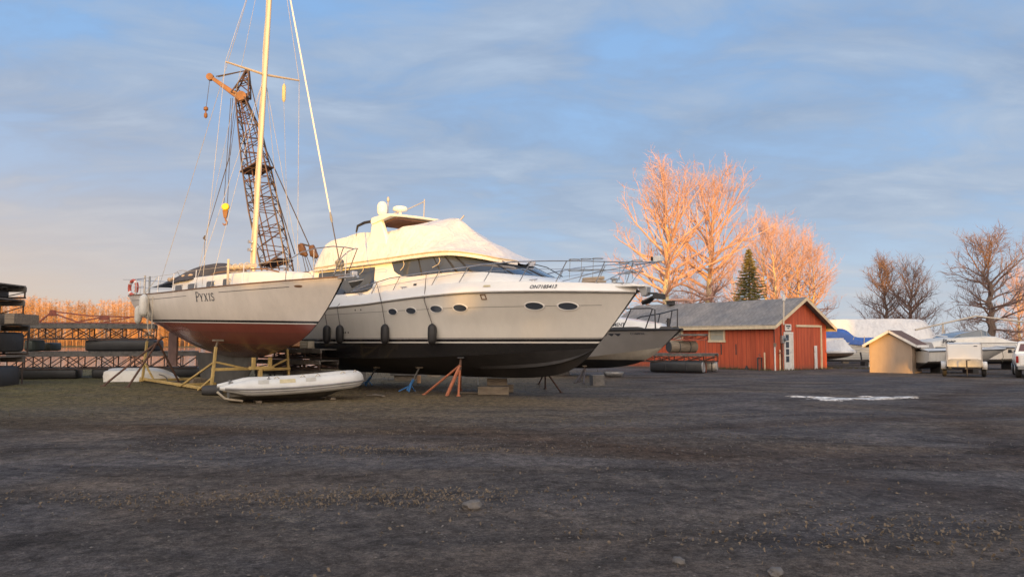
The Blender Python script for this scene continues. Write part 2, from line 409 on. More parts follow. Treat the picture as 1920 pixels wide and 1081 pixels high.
for cx, cy, n_, sxx, syy, rad in ((4, 7.2, 900, 3.2, .5, .02), (-2, 8.4, 700, 2.2, .45, .018), (1.5, 10.8, 600, 4, .5, .02), (7, 13, 600, 5, .8, .024), (-3, 12.5, 500, 3, .5, .02), (-1, 5.2, 500, 2, .4, .014), (3.2, 5.0, 500, 1.5, .3, .014), (0, 17, 400, 6, 1, .026)):
    for i in range(n_): pebble(rnd.gauss(cx, sxx), max(3, rnd.gauss(cy, syy)), rad * rnd.uniform(.25, 1) ** 1.5)
tag(link('gravel', mb, MT['rock'], smooth=False), 'small loose stones scattered over the dark gravel yard', 'gravel', kind='stuff')
mb = MB()
for cx, cy, n_, sxx, syy in ((-2.2, 8.2, 800, 1.6, .3), (-1.2, 8.5, 300, .6, .25), (-1.9, 11.9, 500, 1.3, .25), (-3.6, 14.5, 120, 1.3, .3), (.5, 16, 160, 3, .8), (3.6, 6.7, 520, 1.6, .35), (-4.5, 12.5, 60, 1, .3), (5.2, 6.3, 420, 1.4, .3), (2.9, 13.5, 50, .8, .3), (6, 17, 160, 4, 1.2), (0, 9, 700, 6, 3), (9, 11, 120, 4, 1)):
    for i in range(n_):
        x, y = rnd.gauss(cx, sxx), rnd.gauss(cy, syy)
        if y < 2: continue
        z = gz(x, y) + .012; a = rnd.uniform(0, 6.3); L = rnd.uniform(.006, .02); w = L * rnd.uniform(.25, .7); ca, sa = math.cos(a), math.sin(a)
        t1, t2 = rnd.uniform(0, .03), rnd.uniform(0, .03)
        mb.poly([(x + ca * L, y + sa * L, z + t1), (x - sa * w, y + ca * w, z + t2 + .006), (x - ca * L, y - sa * L, z + t2), (x + sa * w, y - ca * w, z + .004)])
MT['litter'] = mat('dry_leaf_litter', (.135, .105, .075), .85, var=.45, scale=14)
tag(link('leaf_litter', mb, MT['litter'], smooth=False, solid=.004), 'dry brown leaves and wood chips lying in drifts on the yard', 'leaf litter', kind='stuff')
mb = MB()
for i in range(9000):
    x, y = rnd.uniform(-26, 5), rnd.uniform(15.5, 44)
    dens = sstep(2, -9, x) * sstep(17, 23, y) * (.5 + .9 * noise.noise(Vector((x * .5, y * .5, 2))))
    if rnd.random() > dens + .06: continue
    z = gz(x, y); h = rnd.uniform(.03, .1) * (1 + 1.4 * sstep(34, 42, y)); a = rnd.uniform(0, 6.28); w = .012
    tx, ty = x + rnd.gauss(0, .05), y + rnd.gauss(0, .05)
    mb.poly([(x - w * math.cos(a), y - w * math.sin(a), z - .01), (x + w * math.cos(a), y + w * math.sin(a), z - .01), (tx, ty, z + h)])
MT['grass'] = mat('winter_grass', (.085, .075, .038), .9, var=.4, scale=2, alt=(.14, .11, .06), altamt=.35)
tag(link('grass', mb, MT['grass'], smooth=False), 'short brown winter grass around the laid up boats', 'grass', kind='stuff')
# a few bigger stones
for i, (px, py, r_, lab) in enumerate(((888, 946, .075, 'fist sized pale stone lying alone in the middle of the gravel yard'), (1445, 1066, .05, 'small flat pale stone near the bottom edge of the gravel'), (1267, 1042, .04, 'small rounded stone on the bluish gravel near the bottom'))):
    y = EYE * FPX / (py - 640); x = gx(px, y); mb = MB(); bm = bmesh.new(); bmesh.ops.create_icosphere(bm, subdivisions=3, radius=1)
    for v in bm.verts:
        k = 1 + .35 * noise.noise(v.co * 1.7 + Vector((i * 9, 0, 0))) + .12 * noise.noise(v.co * 5)
        mb.v.append((v.co.x * r_ * k * 1.35, v.co.y * r_ * k, v.co.z * r_ * k * .75))
    for f in bm.faces: mb.face([v.index for v in f.verts])
    bm.free(); one('rock', lab, 'rock', mb, MT['rock'], loc=(x, y, gz(x, y) + r_ * .4), rz=i, group='stones on the yard')
# ------------------------------------------------------------------ boats: a hull is a Bezier section swept along its length; s aft of the bow, o outboard, z up
def L(s, o, z): return Vector((-s, -o, z))
class Hull:
    def __init__(s, curves, nt=40, nv=18, bez=True): s.c = curves; s.nt = nt; s.nv = nv; s.bez = bez
    def P(s, t, v):
        p = [Vector(c(t)) for c in s.c]
        if s.bez:
            w = ((1 - v) ** 3, 3 * v * (1 - v) ** 2, 3 * v * v * (1 - v), v ** 3)
            return p[0] * w[0] + p[1] * w[1] + p[2] * w[2] + p[3] * w[3]
        k = len(p) - 1; i = min(int(v * k), k - 1); f = v * k - i
        return p[i].lerp(p[i + 1], f)
    def find(s, S, Z):
        t = v = .3
        for _ in range(60):
            p = s.P(t, v); e = 1e-3
            dt = (s.P(t + e, v) - p) / e; dv = (s.P(t, v + e) - p) / e
            a, b, c, d = dt.x, dv.x, dt.z, dv.z; D = a * d - b * c
            if abs(D) < 1e-9: break
            rs_, rz_ = S - p.x, Z - p.z
            t += max(-.15, min(.15, (rs_ * d - b * rz_) / D)); v += max(-.1, min(.1, (a * rz_ - c * rs_) / D))
            t = max(.001, min(.999, t)); v = max(.001, min(.999, v))
        p = s.P(t, v); e = 1e-3
        n = (s.P(t, v + e) - p).cross(s.P(t + e, v) - p).normalized()
        if n.y < 0: n = -n
        return p, n
    def on(s, S, Z, off=.006, side=1):               # local point on the starboard (or port) skin
        p, n = s.find(S, Z); q = p + n * off
        return L(q.x, q.y * side, q.z)
    def mesh(s, mb, tpow=1.6, transom=True, v0=0, v1=1, m=0):
        T = [(i / s.nt) ** tpow for i in range(s.nt + 1)]
        V = [v0 + (v1 - v0) * j / s.nv for j in range(s.nv + 1)]
        for side in (1, -1):
            mb.grid([[L(p.x, p.y * side, p.z) for p in (s.P(t, v) for v in V)] for t in T], m=m)
        if transom:
            a = [s.P(1, v) for v in V]
            mb.poly([L(p.x, p.y, p.z) for p in a] + [L(p.x, -p.y, p.z) for p in reversed(a)], m)
        return mb
def strip(hull, s0, s1, zf, w, n=40, off=.005, side=1, thick=.004):
    mb = MB(); rows = []
    for i in range(n + 1):
        S = s0 + (s1 - s0) * i / n; z = zf(S)
        rows.append([hull.on(S, z + w / 2, off, side), hull.on(S, z - w / 2, off, side)])
    return mb.grid(rows)
STROKES = {  # letters drawn as strokes in a 1 high box: (polyline, width)
 'P': [([(0.1, 0), (.1, 1)], .16), ([(.1, .95), (.4, .95), (.58, .85), (.6, .7), (.54, .55), (.38, .47), (.1, .47)], .1), ([(-.05, .03), (.27, .03)], .07), ([(-.05, .97), (.2, .97)], .07)],
 'Y': [([(0, 1), (.33, .45)], .16), ([(.68, 1), (.34, .46)], .09), ([(.34, .5), (.34, 0)], .16), ([(-.1, .97), (.15, .97)], .07), ([(.55, .97), (.8, .97)], .07), ([(.2, .03), (.5, .03)], .07)],
 'X': [([(.02, 1), (.66, 0)], .16), ([(.64, 1), (.04, 0)], .08), ([(-.08, .97), (.18, .97)], .07), ([(.52, .97), (.76, .97)], .07), ([(-.08, .03), (.16, .03)], .07), ([(.5, .03), (.78, .03)], .07)],
 'I': [([(.15, 0), (.15, 1)], .17), ([(0, .97), (.3, .97)], .07), ([(0, .03), (.3, .03)], .07)],
 'S': [([(.52, .8), (.44, .94), (.28, .98), (.1, .92), (.04, .76), (.12, .62), (.3, .52), (.48, .42), (.55, .26), (.46, .08), (.28, .02), (.1, .06), (.03, .2)], .13)],
}
def stroke_word(word, heights, gap=.22):
    out = []; x = 0
    for ch, h in zip(word, heights):
        mx = 0
        for pl, w in STROKES[ch]:
            pts = [Vector((a, b, 0)) * h for a, b in pl]; w *= h
            l, r = [], []
            for i, p in enumerate(pts):
                d = (pts[min(i + 1, len(pts) - 1)] - pts[max(i - 1, 0)]).normalized(); nrm = Vector((-d.y, d.x, 0)) * w / 2
                l.append(p + nrm); r.append(p - nrm); mx = max(mx, p.x)
            for i in range(len(pts) - 1): out.append([(q.x + x, q.y) for q in (l[i], l[i + 1], r[i + 1], r[i])])
        x += mx + gap * h
    return out, x
def text_polys(txt, size, shear=0, bold=0):
    cu = bpy.data.curves.new('t', 'FONT'); cu.body = txt; cu.size = size; cu.shear = shear; cu.offset = bold; cu.resolution_u = 3
    ob = bpy.data.objects.new('t', cu); COL.objects.link(ob); bpy.context.view_layer.update()
    me = bpy.data.meshes.new_from_object(ob.evaluated_get(bpy.context.evaluated_depsgraph_get()))
    V = [(v.co.x, v.co.y) for v in me.vertices]; Fc = [tuple(p.vertices) for p in me.polygons]
    bpy.data.objects.remove(ob); bpy.data.curves.remove(cu); bpy.data.meshes.remove(me)
    return V, Fc
def text_mesh(txt, size, f, shear=0, bold=0):        # f maps (u, v) of the flat writing to a place in the scene
    V, Fc = text_polys(txt, size, shear, bold); mb = MB(); mb.v = [tuple(f(u, v)) for u, v in V]
    for q in Fc: mb.face(q)
    return mb
def capsule(mb, p, q, r, n=14, end=.9):               # fender body
    p, q = Vector(p), Vector(q); d = (q - p); Ln = d.length; d /= Ln
    pts, rad = [], []
    for f, k in ((0, .18), (.02, .3), (.06, .62), (.12, .86), (.2, 1), (.5, 1.03), (.8, 1), (.88, .86), (.94, .62), (.98, .3), (1, .15)):
        pts.append(p + d * Ln * f); rad.append(r * k)
    return mb.tube(pts, rad, n)
# ================================================================== SAILBOAT
SB = at(645, 520, 21.8); SA = R(-45); LS = 12.1
sail = thing('sailboat', 'white sailboat with red bottom and tall sunlit mast, PYXIS on its side', 'sailboat', (SB.x, SB.y, 0), SA)
def bS(u): return 1.75 * (1 - (1 - u / .5) ** 2.1) if u < .5 else 1.75 - .45 * ((u - .5) / .5) ** 2
def zsheer(s): return 3.34 - .05 * s + .0036 * s * s
sS = lambda t: (LS * t, .03 + bS(t), zsheer(LS * t))
sP1 = lambda t: (.62 + (11.75 - .62) * t, .02 + bS(t) * (.86 + .24 * t * (1 - t) * 2), 2.62 + .05 * t)
sP2 = lambda t: (1.35 + (11.15 - 1.35) * t, .01 + bS(t) * (.62 + .55 * (t ** .6) * (1 - .35 * t)), 1.98 - .62 * math.sin(min(1, t * 1.15) * math.pi) ** .9 + .30 * t ** 3)
sK = lambda t: (2.0 + (10.7 - 2.0) * t, .005, 1.72 - .74 * math.sin(t * math.pi) ** .8 + .42 * t ** 2.2)
SH = Hull([sS, sP1, sP2, sK], 44, 20)
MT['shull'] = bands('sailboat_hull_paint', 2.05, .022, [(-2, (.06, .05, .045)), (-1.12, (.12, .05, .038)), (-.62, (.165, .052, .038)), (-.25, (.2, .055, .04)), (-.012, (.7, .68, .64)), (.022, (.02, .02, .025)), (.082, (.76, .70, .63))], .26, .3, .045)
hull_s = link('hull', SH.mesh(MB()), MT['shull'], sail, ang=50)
MT['keel'] = mat('bare_keel_iron', (.075, .075, .072), .75, var=.35, scale=1.5, alt=(.15, .06, .04), altamt=.3, bump=.2, bscale=8)
mb = MB(); rows = []
for z, s0, s1, hw in ((1.22, 4.55, 9.3, .14), (.9, 4.95, 9.1, .15), (.55, 5.3, 8.9, .15), (.2, 5.6, 8.7, .12)):
    ring = []
    for i in range(20):
        a_ = 2 * math.pi * i / 20; c_ = math.cos(a_); ring.append(L((s0 + s1) / 2 - (s1 - s0) / 2 * c_, hw * math.sin(a_) * (1 + .4 * c_), z))
    rows.append(ring)
mb.grid(rows, closed=True, cap=True); link('keel', mb, MT['keel'], sail, ang=60)
mb = MB(); mb.grid([[L(s_, o_, z_) for s_, o_ in ((10.85, .03), (11.25, .055), (11.6, .02), (11.6, -.02), (11.25, -.055), (10.85, -.03))] for z_ in (1.95, 1.5, 1.0, .72)], closed=True, cap=True)
link('rudder', mb, mat('rudder_brown_primer', (.17, .10, .08), .7, var=.25, scale=3), sail)
# deck, toe rail, cabin
mb = MB(); rows = []
for i in range(31):
    t = (i / 30) ** 1.5; p = Vector(sS(t)); rows.append([L(p.x, p.y * k, p.z - .03 + .07 * (1 - k * k)) for k in (1, .6, .2, -.2, -.6, -1)])
mb.grid(rows); link('deck', mb, MT['deck'], sail)
for side in (1, -1):
    mb = MB(); mb.tube([L(sS(t)[0], (sS(t)[1] - .01) * side, sS(t)[2] + .02) for t in [(i / 40) ** 1.4 for i in range(41)]], .028, 5)
    link('toe_rail', mb, MT['rwood'], sail)
def cabw(s): return 1.16 * (1 - max(0, (4.6 - s) / 2.9) ** 2.2) if s < 4.6 else 1.16 - .05 * (s - 4.6) / 4
def cabz(s): return 3.66 - .16 * max(0, (3.6 - s) / 2) ** 1.6 + .01 * (s - 4)
mb = MB(); rows = []
for i in range(25):
    s_ = 1.9 + (8.6 - 1.9) * (i / 24); w = max(.05, cabw(s_)); h = cabz(s_); z0 = zsheer(s_)
    prof = [(w * 1.07, z0 - .02), (w * 1.03, z0 + (h - z0) * .6), (w * .97, h - .035), (w * .88, h), (w * .4, h + .07)]
    rows.append([L(s_, o_, z_) for o_, z_ in prof] + [L(s_, -o_, z_) for o_, z_ in reversed(prof)])
mb.grid(rows); mb.poly(rows[-1]); mb.poly(list(reversed(rows[0])))
cab = link('cabin', mb, MT['deck'], sail, ang=35)
for (sc, w) in ((4.45, .40), (5.55, .50), (6.9, .62), (8.0, .5)):
    wo = cabw(sc) * 1.045; mb = MB(); zc = zsheer(sc) + .19
    def rr(k, oo):
        a, h = w * k, .095 * k
        return [L(sc + x, wo + oo, zc + y) for x, y in ((-a / 2 + .03, -h), (a / 2 - .03, -h), (a / 2, -h + .04), (a / 2 - .02, h - .03), (a / 2 - .06, h), (-a / 2 + .05, h), (-a / 2, h - .04), (-a / 2, -h + .03))]
    fr = link('window', MB().slab(rr(1.16, -.02), L(0, .045, 0)), MT['chrome'], sail, bevel=.006)
    link('pane', MB().slab(rr(.98, .022), L(0, .01, 0)), MT['glass'], fr)
mb = MB()
for side in (1, -1): mb.tube([L(2.6 + .4 * i, cabw(2.6 + .4 * i) * .8 * side, cabz(2.6 + .4 * i) + (.03 if i in (0, 9) else .09)) for i in range(10)], .022, 5)
link('grab_rail', mb, MT['rwood'], sail)
mb = MB(); mb.box(L(6.0, .0, 3.83), (.55, .55, .09)); link('hatch', mb, MT['grey'], sail, bevel=.02)
# cockpit dodger of dark canvas with pale sail bundle in it
mb = MB(); rows = []
rnd = random.Random(2)
for i in range(15):
    f = i / 14; s_ = 5.7 + 4.6 * f; hh = (.04 + .60 * math.sin(min(1, f * 2.6) * math.pi / 2) ** 1.3) * (1 - max(0, (f - .5) / .5) ** 1.5 * .95)
    w = 1.2 * (.30 + .74 * min(1, f * 3)); zb = 3.62 - .2 * max(0, f - .3)
    rows.append([L(s_, w * k + .03 * rnd.uniform(-1, 1), zb + hh * (1 - abs(k) ** 2.4) + .035 * rnd.uniform(-1, 1)) for k in (1, .92, .75, .5, .25, 0, -.25, -.5, -.75, -.92, -1)])
mb.grid(rows); link('cockpit_cover', mb, MT['canvas'], sail, solid=.012, sub=1)
for (s0, s1, o0, z0, w0) in ((7.2, 8.3, 1.03, 3.74, .085), (8.5, 9.1, 1.12, 3.70, .08)):
    mb = MB(); pts = [L(s0 + (s1 - s0) * i / 6, o0 + .04 * math.sin(i * 2.1), z0 + .03 * math.sin(i * 1.7)) for i in range(7)]
    mb.tube(pts, [w0 * k for k in (.4, .85, 1, .8, 1, .8, .35)], 8); link('folded_cloth', mb, MT['tan'], sail, sub=1)
mb = MB(); mb.tube([L(5.05, 0, 4.0), L(6.2, .1, 4.02), L(7.6, .15, 4.02), L(8.9, .15, 3.96)], [.07, .085, .1, .07], 10); boom = link('boom', mb, MT['alu'], sail)
for k in range(9):
    mb = MB(); mb.tube([L(5.4 + .38 * k, .09 + .008 * k + .1 * math.cos(a_), 4.02 + .1 * math.sin(a_)) for a_ in [j * .785 for j in range(8)]], .012, 4, closed=True); link('lashing', mb, MT['rope'], boom)
# companionway frame, helm wheel, cover posts
mb = MB(); mb.tube([L(9.9, .42 * math.cos(a_) + .25, 3.72 + .42 * math.sin(a_)) for a_ in [i * .3927 for i in range(16)]], .016, 6, closed=True)
for k in range(3): mb.tube([L(9.9, .25 - .42 * math.cos(k * 1.047), 3.72 - .42 * math.sin(k * 1.047)), L(9.9, .25 + .42 * math.cos(k * 1.047), 3.72 + .42 * math.sin(k * 1.047))], .01, 4)
link('steering_wheel', mb, MT['chrome'], sail)
for s_, o_, h, m_ in ((10.65, 1.3, .72, 'alu'), (9.9, 1.42, .66, 'galv'), (3.95, 1.42, .82, 'alu')):
    mb = MB(); mb.tube([L(s_, o_, zsheer(s_) - .02), L(s_ - .02, o_, zsheer(s_) + h)], .036, 8); link('cover_post', mb, MT[m_], sail)
# mast and rigging
mz0, mz1 = 3.70, 15.3
def ms(z): return 5.2 - .95 * (z - mz0) / (mz1 - mz0)
mb = MB(); rows = []
for i in range(25):
    z = mz0 + (mz1 - mz0) * i / 24; k = 1 if z < 12 else 1 - .3 * (z - 12) / 3.3
    rows.append([L(ms(z) + .108 * k * math.cos(a_), .078 * k * math.sin(a_), z) for a_ in [j * .3927 for j in range(16)]])
mb.grid(rows, closed=True, cap=True); mast = link('mast', mb, MT['alu'], sail, ang=60)
mb = MB(); mb.box(L(5.2, 0, 3.76), (.62, .5, .1)); link('mast_step', mb, MT['grey'], mast, bevel=.015)
for z, nm in ((4.5, 'winch'), (4.75, 'winch')):
    mb = MB(); mb.lathe([(.055, 0), (.06, .02), (.04, .05), (.045, .11), (.06, .13)], (0, 0, 0), 12, M=Matrix.Rotation(R(90), 3, 'X')); o_ = link(nm, mb, MT['chrome'], mast); o_.location = L(ms(z), .08, z)
mb = MB()
for i in range(13):
    z = 4.9 + .01 * i
mb.tube([L(ms(z) + .13, .03 + .012 * math.sin(z * 3), z) for z in [mz0 + .2 + .5 * i for i in range(23)]], .012, 4); link('halyard', mb, MT['rope'], mast)
for side in (1, -1):
    mb = MB(); mb.tube([L(ms(10.1), .07 * side, 10.08), L(ms(10.1) + .08, 1.27 * side, 10.2)], [.042, .03], 8); link('spreader', mb, MT['alu'], mast)
def wire(name, pts, r, m='wire', n=5, par=sail):
    mb = MB(); mb.tube(pts, r, n); return link(name, mb, MT[m], par)
top = L(ms(15.2), 0, 15.2)
for side in (1, -1):
    wire('shroud', [top, L(ms(10.1) + .08, 1.27 * side, 10.2), L(5.25, 1.62 * side, zsheer(5.25))], .0075)
    wire('shroud', [L(ms(9.7), .08 * side, 9.75), L(4.75, 1.58 * side, zsheer(4.7))], .007)
    wire('shroud', [L(ms(9.7), .08 * side, 9.75), L(5.9, 1.6 * side, zsheer(5.9))], .007)
wire('backstay', [L(ms(15.2) + .1, 0, 15.2), L(12.0, .35, 3.35)], .0085)
wire('topping_lift', [L(ms(15.2) + .13, 0, 15.1), L(8.9, .15, 4.0)], .006)
fs0, fs1 = Vector(top), L(.12, 0, 3.45)
mb = MB(); mb.tube([fs0.lerp(fs1, f) for f in (0, .1, .3, .6, .84, .858)], [.018, .021, .024, .025, .023, .011], 8); fst = link('furled_forestay', mb, MT['deck'], sail)
wire('turnbuckle', [fs0.lerp(fs1, f) for f in (.85, .862, .87, .876)], [.02, .038, .036, .018], 'grey', 8, fst)
wire('stay_wire', [fs0.lerp(fs1, f) for f in (.86, 1)], .017, 'cable', 5, fst)
Mf = (fs0 - fs1).to_track_quat('Z', 'Y').to_matrix()
mb = MB(); mb.lathe([(.03, .1), (.06, .06), (.115, .03), (.125, 0), (.125, -.03), (.10, -.06), (.12, -.08), (.11, -.13), (.05, -.17), (.03, -.3)], tuple(fs0.lerp(fs1, .972)), 14, M=Mf); link('furling_drum', mb, MT['grey'], fst)
# pulpit, stern rail, stanchions, lifelines
zr = .74
mb = MB(); st = [(1.75, .78, 3.3), (1.7, .78, 3.62), (1.5, .76, 3.9), (1.1, .68, 4.06), (.6, .52, 4.14), (.0, .36, 4.16), (-.35, .2, 4.12), (-.42, 0, 4.09)]
mb.tube([L(*p) for p in st] + [L(a_, -b_, c_) for a_, b_, c_ in reversed(st[:-1])], .016, 6)
for side in (1, -1):
    mb.tube([L(.72, .5 * side, 3.32), L(.68, .53 * side, 4.13)], .014, 6); mb.tube([L(.2, .2 * side, 3.36), L(-.3, .22 * side, 4.13)], .014, 6)
link('pulpit', mb, MT['chrome'], sail)
for side in (1, -1):
    for s_ in (3.2, 5.6, 7.3, 8.7):
        u = s_ / LS; mb = MB(); mb.tube([L(s_, (bS(u) - .06) * side, zsheer(s_)), L(s_, (bS(u) - .1) * side, zsheer(s_) + .62)], .013, 6); link('stanchion', mb, MT['chrome'], sail)
    wire('lifeline', [L(s_, (bS(s_ / LS) - .1) * side, zsheer(s_) + h) for s_, h in ((1.6, .6), (3.2, .61), (5.6, .61), (7.3, .61), (8.7, .61), (10.4, .6))], .006)
mb = MB()
for h, r_ in ((.6, .015), (.32, .012)):
    st = [(10.3, 1.42), (11.2, 1.38), (11.9, 1.22), (12.1, .8)]
    mb.tube([L(a_, b_, zsheer(a_) + h) for a_, b_ in st] + [L(a_, -b_, zsheer(a_) + h) for a_, b_ in reversed(st)], r_, 6)
for a_, b_ in ((10.3, 1.42), (11.2, 1.38), (12.0, .95)):
    for side in (1, -1): mb.tube([L(a_, b_ * side, zsheer(a_) - .03), L(a_, b_ * side, zsheer(a_) + .6)], .014, 6)
mb.tube([L(11.9, 1.2, zsheer(12) + .6), L(12.9, 1.25, zsheer(12) + .66)], .01, 5)
link('stern_rail', mb, MT['chrome'], sail)
# bow roller plank and anchor
mb = MB(); mb.box(L(-.12, .02, 3.33), (.95, .2, .05)); mb.box(L(-.5, .02, 3.4), (.12, .16, .16)); br_ = link('bow_roller', mb, MT['chrome'], sail, bevel=.01)
mb = MB(); mb.tube([L(.4, .02, 3.42), L(-.52, .02, 3.40), L(-.72, .02, 3.28)], .022, 6); mb.slab([L(-.55, .22, 3.16), L(-.95, .02, 3.22), L(-.55, -.18, 3.16), L(-.42, .02, 3.02)], L(0, 0, .025)); link('anchor', mb, MT['galv'], br_)
# stripes, name, emblem on the topsides
link('cove_stripe', strip(SH, 1.55, 4.15, lambda s_: zsheer(s_) - .15, .014), MT['letter'], sail)
link('cove_stripe', strip(SH, 6.0, 11.7, lambda s_: zsheer(s_) - .16, .014), MT['letter'], sail)
pl, wd = stroke_word('PYXIS', (.24, .185, .185, .185, .185))
mb = MB()
for q in pl: mb.poly([SH.on(5.38 - u * 1.26, 2.81 + v * 1.22, .006) for u, v in q])
link('lettering', mb, MT['letter'], sail, smooth=False)
mb = MB(); mb.poly([SH.on(1.28 + .12 * math.cos(a_), zsheer(1.28) - .15 + .034 * math.sin(a_), .006) for a_ in [j * .449 for j in range(14)]]); link('emblem', mb, MT['rwood'], sail)
# ---- hung on the sailboat
p = SH.on(9.45, 2.85, .15); M_ = Matrix.Translation((SB.x, SB.y, 0)) @ Matrix.Rotation(SA, 4, 'Z')
def hang_fender(p_local, Mx, ln, r, m, line_top, label, group, tilt=Vector((0, 0, 0))):
    p_ = Mx @ Vector(p_local)
    t = thing('fender', label, 'fender', p_, 0, group)
    mb = MB(); capsule(mb, (0, 0, -ln / 2), tilt + Vector((0, 0, ln / 2)), r); link('fender_body', mb, MT[m], t, ang=60)
    lts = [Mx @ Vector(q) - p_ for q in (line_top if isinstance(line_top, list) else [line_top])]
    mb = MB(); mb.tube([tilt + Vector((0, 0, ln / 2 - .02))] + lts, .011, 5); link('fender_line', mb, MT['rope' if m == 'white2' else 'cable'], t)
    return t
hang_fender(SH.on(9.5, 2.86, .16), M_, .78, .155, 'white2', L(9.15, 1.44, zsheer(9) + .6), 'fat white fender hanging on the quarter of the sailboat beside a rope loop', 'white fenders on the sailboat')
hang_fender(SH.on(11.0, 2.62, .13), M_, .66, .12, 'white2', L(10.9, 1.36, zsheer(11) + .1), 'smaller white fender hanging lower at the very stern of the sailboat', 'white fenders on the sailboat')
mb = MB(); a0, b0 = SH.on(9.2, 3.12, .05), SH.on(8.75, 3.12, .05)
pts = [a0 + (L(0, 0, -1.1) - Vector((0, 0, 0))) * f for f in (0, .3, .6, .95)] + [((a0 + b0) / 2 + Vector((0, .0, -1.28)))] + [b0 + L(0, 0, -1.1) * f for f in (.95, .6, .3, 0)]
pts = [M_ @ q for q in pts]; base = pts[4]
one('rope', 'pale rope hanging in a long loop down the side of the sailboat', 'rope', MB().tube([q - base for q in pts], .016, 6), MT['rope'], loc=base)
lr = thing('life_ring', 'red and white life ring hung on the stern rail of the sailboat', 'life ring', M_ @ L(11.55, 1.36, zsheer(11.5) + .30), SA + R(8))
mb = MB(); mb.tube([(.26 * math.cos(a_), 0, .26 * math.sin(a_)) for a_ in [j * .2618 for j in range(24)]], .062, 10, closed=True); link('ring_body', mb, MT['life'], lr)
for k in range(4):
    mb = MB(); c0 = R(45 + 90 * k); mb.tube([(.26 * math.cos(c0 + d), 0, .26 * math.sin(c0 + d)) for d in (-.17, -.06, .06, .17)], .066, 10); link('white_band', mb, MT['white'], lr)
rf = thing('radar_reflector', 'narrow yellow tube hanging on a flag line under the port spreader of the sailboat', 'reflector', M_ @ L(ms(10) + .06, -.72, 9.35))
mb = MB(); capsule(mb, (0, 0, 0), (0, 0, .62), .06); link('reflector_body', mb, MT['patch'], rf)
mb = MB(); mb.tube([(0, 0, .6), (0, 0, .8)], .006, 4); mb.tube([(0, 0, .02), M_ @ L(5.2, -1.3, 3.3) - rf.location], .006, 4); link('flag_line', mb, MT['wire'], rf)
# ---- cradle
cr = thing('boat_cradle', 'yellow steel cradle with rusty patches holding up the sailboat', 'cradle', (SB.x, SB.y, 0), SA)
def post(s_, o_, z0, z1, ti=.12):
    mb = MB(); sg = 1 if o_ > 0 else -1
    mb.beam(L(s_, o_, z0), L(s_ - .02, o_ - ti * sg, z1), .08, .08); q = link('post', mb, MT['yellow'], cr, bevel=.01)
    mb = MB(); mb.tube([L(s_ - .02, o_ - ti * sg, z1), L(s_ - .02, o_ - ti * sg - .05 * sg, z1 + .16)], .03, 6); mb.box(L(s_ - .02, o_ - ti * sg - .06 * sg, z1 + .2), (.22, .26, .05)); link('hull_pad', mb, MT['wood'], q)
for s_, o_, z0, z1 in ((4.9, 1.42, .06, 1.44), (10.55, 1.32, .2, 1.62), (5.3, -1.42, .06, 1.35), (10.4, -1.3, .2, 1.6)): post(s_, o_, z0, z1)
for a_, b_ in (((4.9, 1.38, .95), (7.1, 1.42, .18)), ((4.9, 1.4, .5), (5.6, 1.5, .12)), ((4.9, 1.36, 1.0), (4.95, .35, .78)), ((5.3, -1.36, 1.05), (5.1, -.5, .72)), ((10.5, 1.3, .9), (9.7, 1.2, .2)), ((10.4, -1.25, .9), (9.8, -1.2, .25))):
    mb = MB(); mb.beam(L(*a_), L(*b_), .055, .055); link('brace', mb, MT['yellow'], cr, bevel=.006)
for a_, b_ in (((4.5, 1.45, .16), (10.9, 1.25, .3)), ((4.5, -1.4, .16), (10.9, -1.25, .3)), ((4.92, 1.4, .76), (4.92, .15, .76)), ((5.25, -1.4, .72), (5.05, -.35, .72)), ((4.6, 1.5, .14), (4.6, -1.5, .14)), ((10.6, 1.4, .24), (10.6, -1.4, .24)), ((7.4, 1.4, .2), (7.4, -1.4, .2))):
    mb = MB(); mb.beam(L(*a_), L(*b_), .075, .09); link('base_beam', mb, MT['yellow'], cr, bevel=.01)
mb = MB(); mb.beam(L(4.2, .2, .1), L(4.2, .2, .78), .11, .11); mb.beam(L(4.2, .55, .8), L(4.2, -.25, .8), .1, .1); mb.beam(L(4.2, .42, .82), L(4.2, .42, 1.12), .1, .1); mb.beam(L(4.2, -.12, .82), L(4.2, -.12, 1.12), .1, .1); link('bow_bracket', mb, MT['yellow'], cr, bevel=.01)
# keel timbers
for i, (s_, lab) in enumerate(((5.9, 'timber block under the front of the dark keel of the sailboat'), (8.3, 'timber block under the back of the dark keel of the sailboat'))):
    p = M_ @ L(s_, 0, 0); one('keel_block', lab, 'timber block', MB().box((0, 0, .11), (.32, 1.1, .22)), MT['wood'], loc=(p.x, p.y, gz(p.x, p.y) - .02), rz=SA, group='keel blocks', bevel=.012)
# tripod stands
def tripod(name, label, feet, apex, top, m, r=.032, group=None, chain=False, padm='wood', post=None):
    a_ = Vector(apex); fz = [Vector((x, y, gz(x, y))) for x, y in feet]; c = sum((f for f in fz), Vector()) / len(fz)
    t = thing(name, label, 'jack stand', (c.x, c.y, c.z), 0, group)
    for f in fz:
        mb = MB(); mb.tube([f - c, (f - c).lerp(a_ - c, .96)], r, 7); q = link('leg', mb, MT[m], t)
        mb = MB(); mb.box((f - c) + Vector((0, 0, .012)), (.12, .12, .024)); link('foot', mb, MT[m], q)
    mb = MB(); mb.tube([(a_ - c) - Vector((0, 0, .14)), a_ - c, Vector(top) - c], [r * 1.25, r * 1.2, r * .7], 8); q = link('jack_screw', mb, MT['rust'], t)
    mb = MB(); mb.box(Vector(top) - c, (.2, .2, .04)); link('pad', mb, MT[padm], t, bevel=.008)
    if post:
        mb = MB(); mb.tube([Vector(post) - c, a_ - c], r * 1.5, 8); link('post', mb, MT[m], t)
    return t
g = lambda px, py: (gx(px, EYE * FPX / (py - 640)), EYE * FPX / (py - 640))
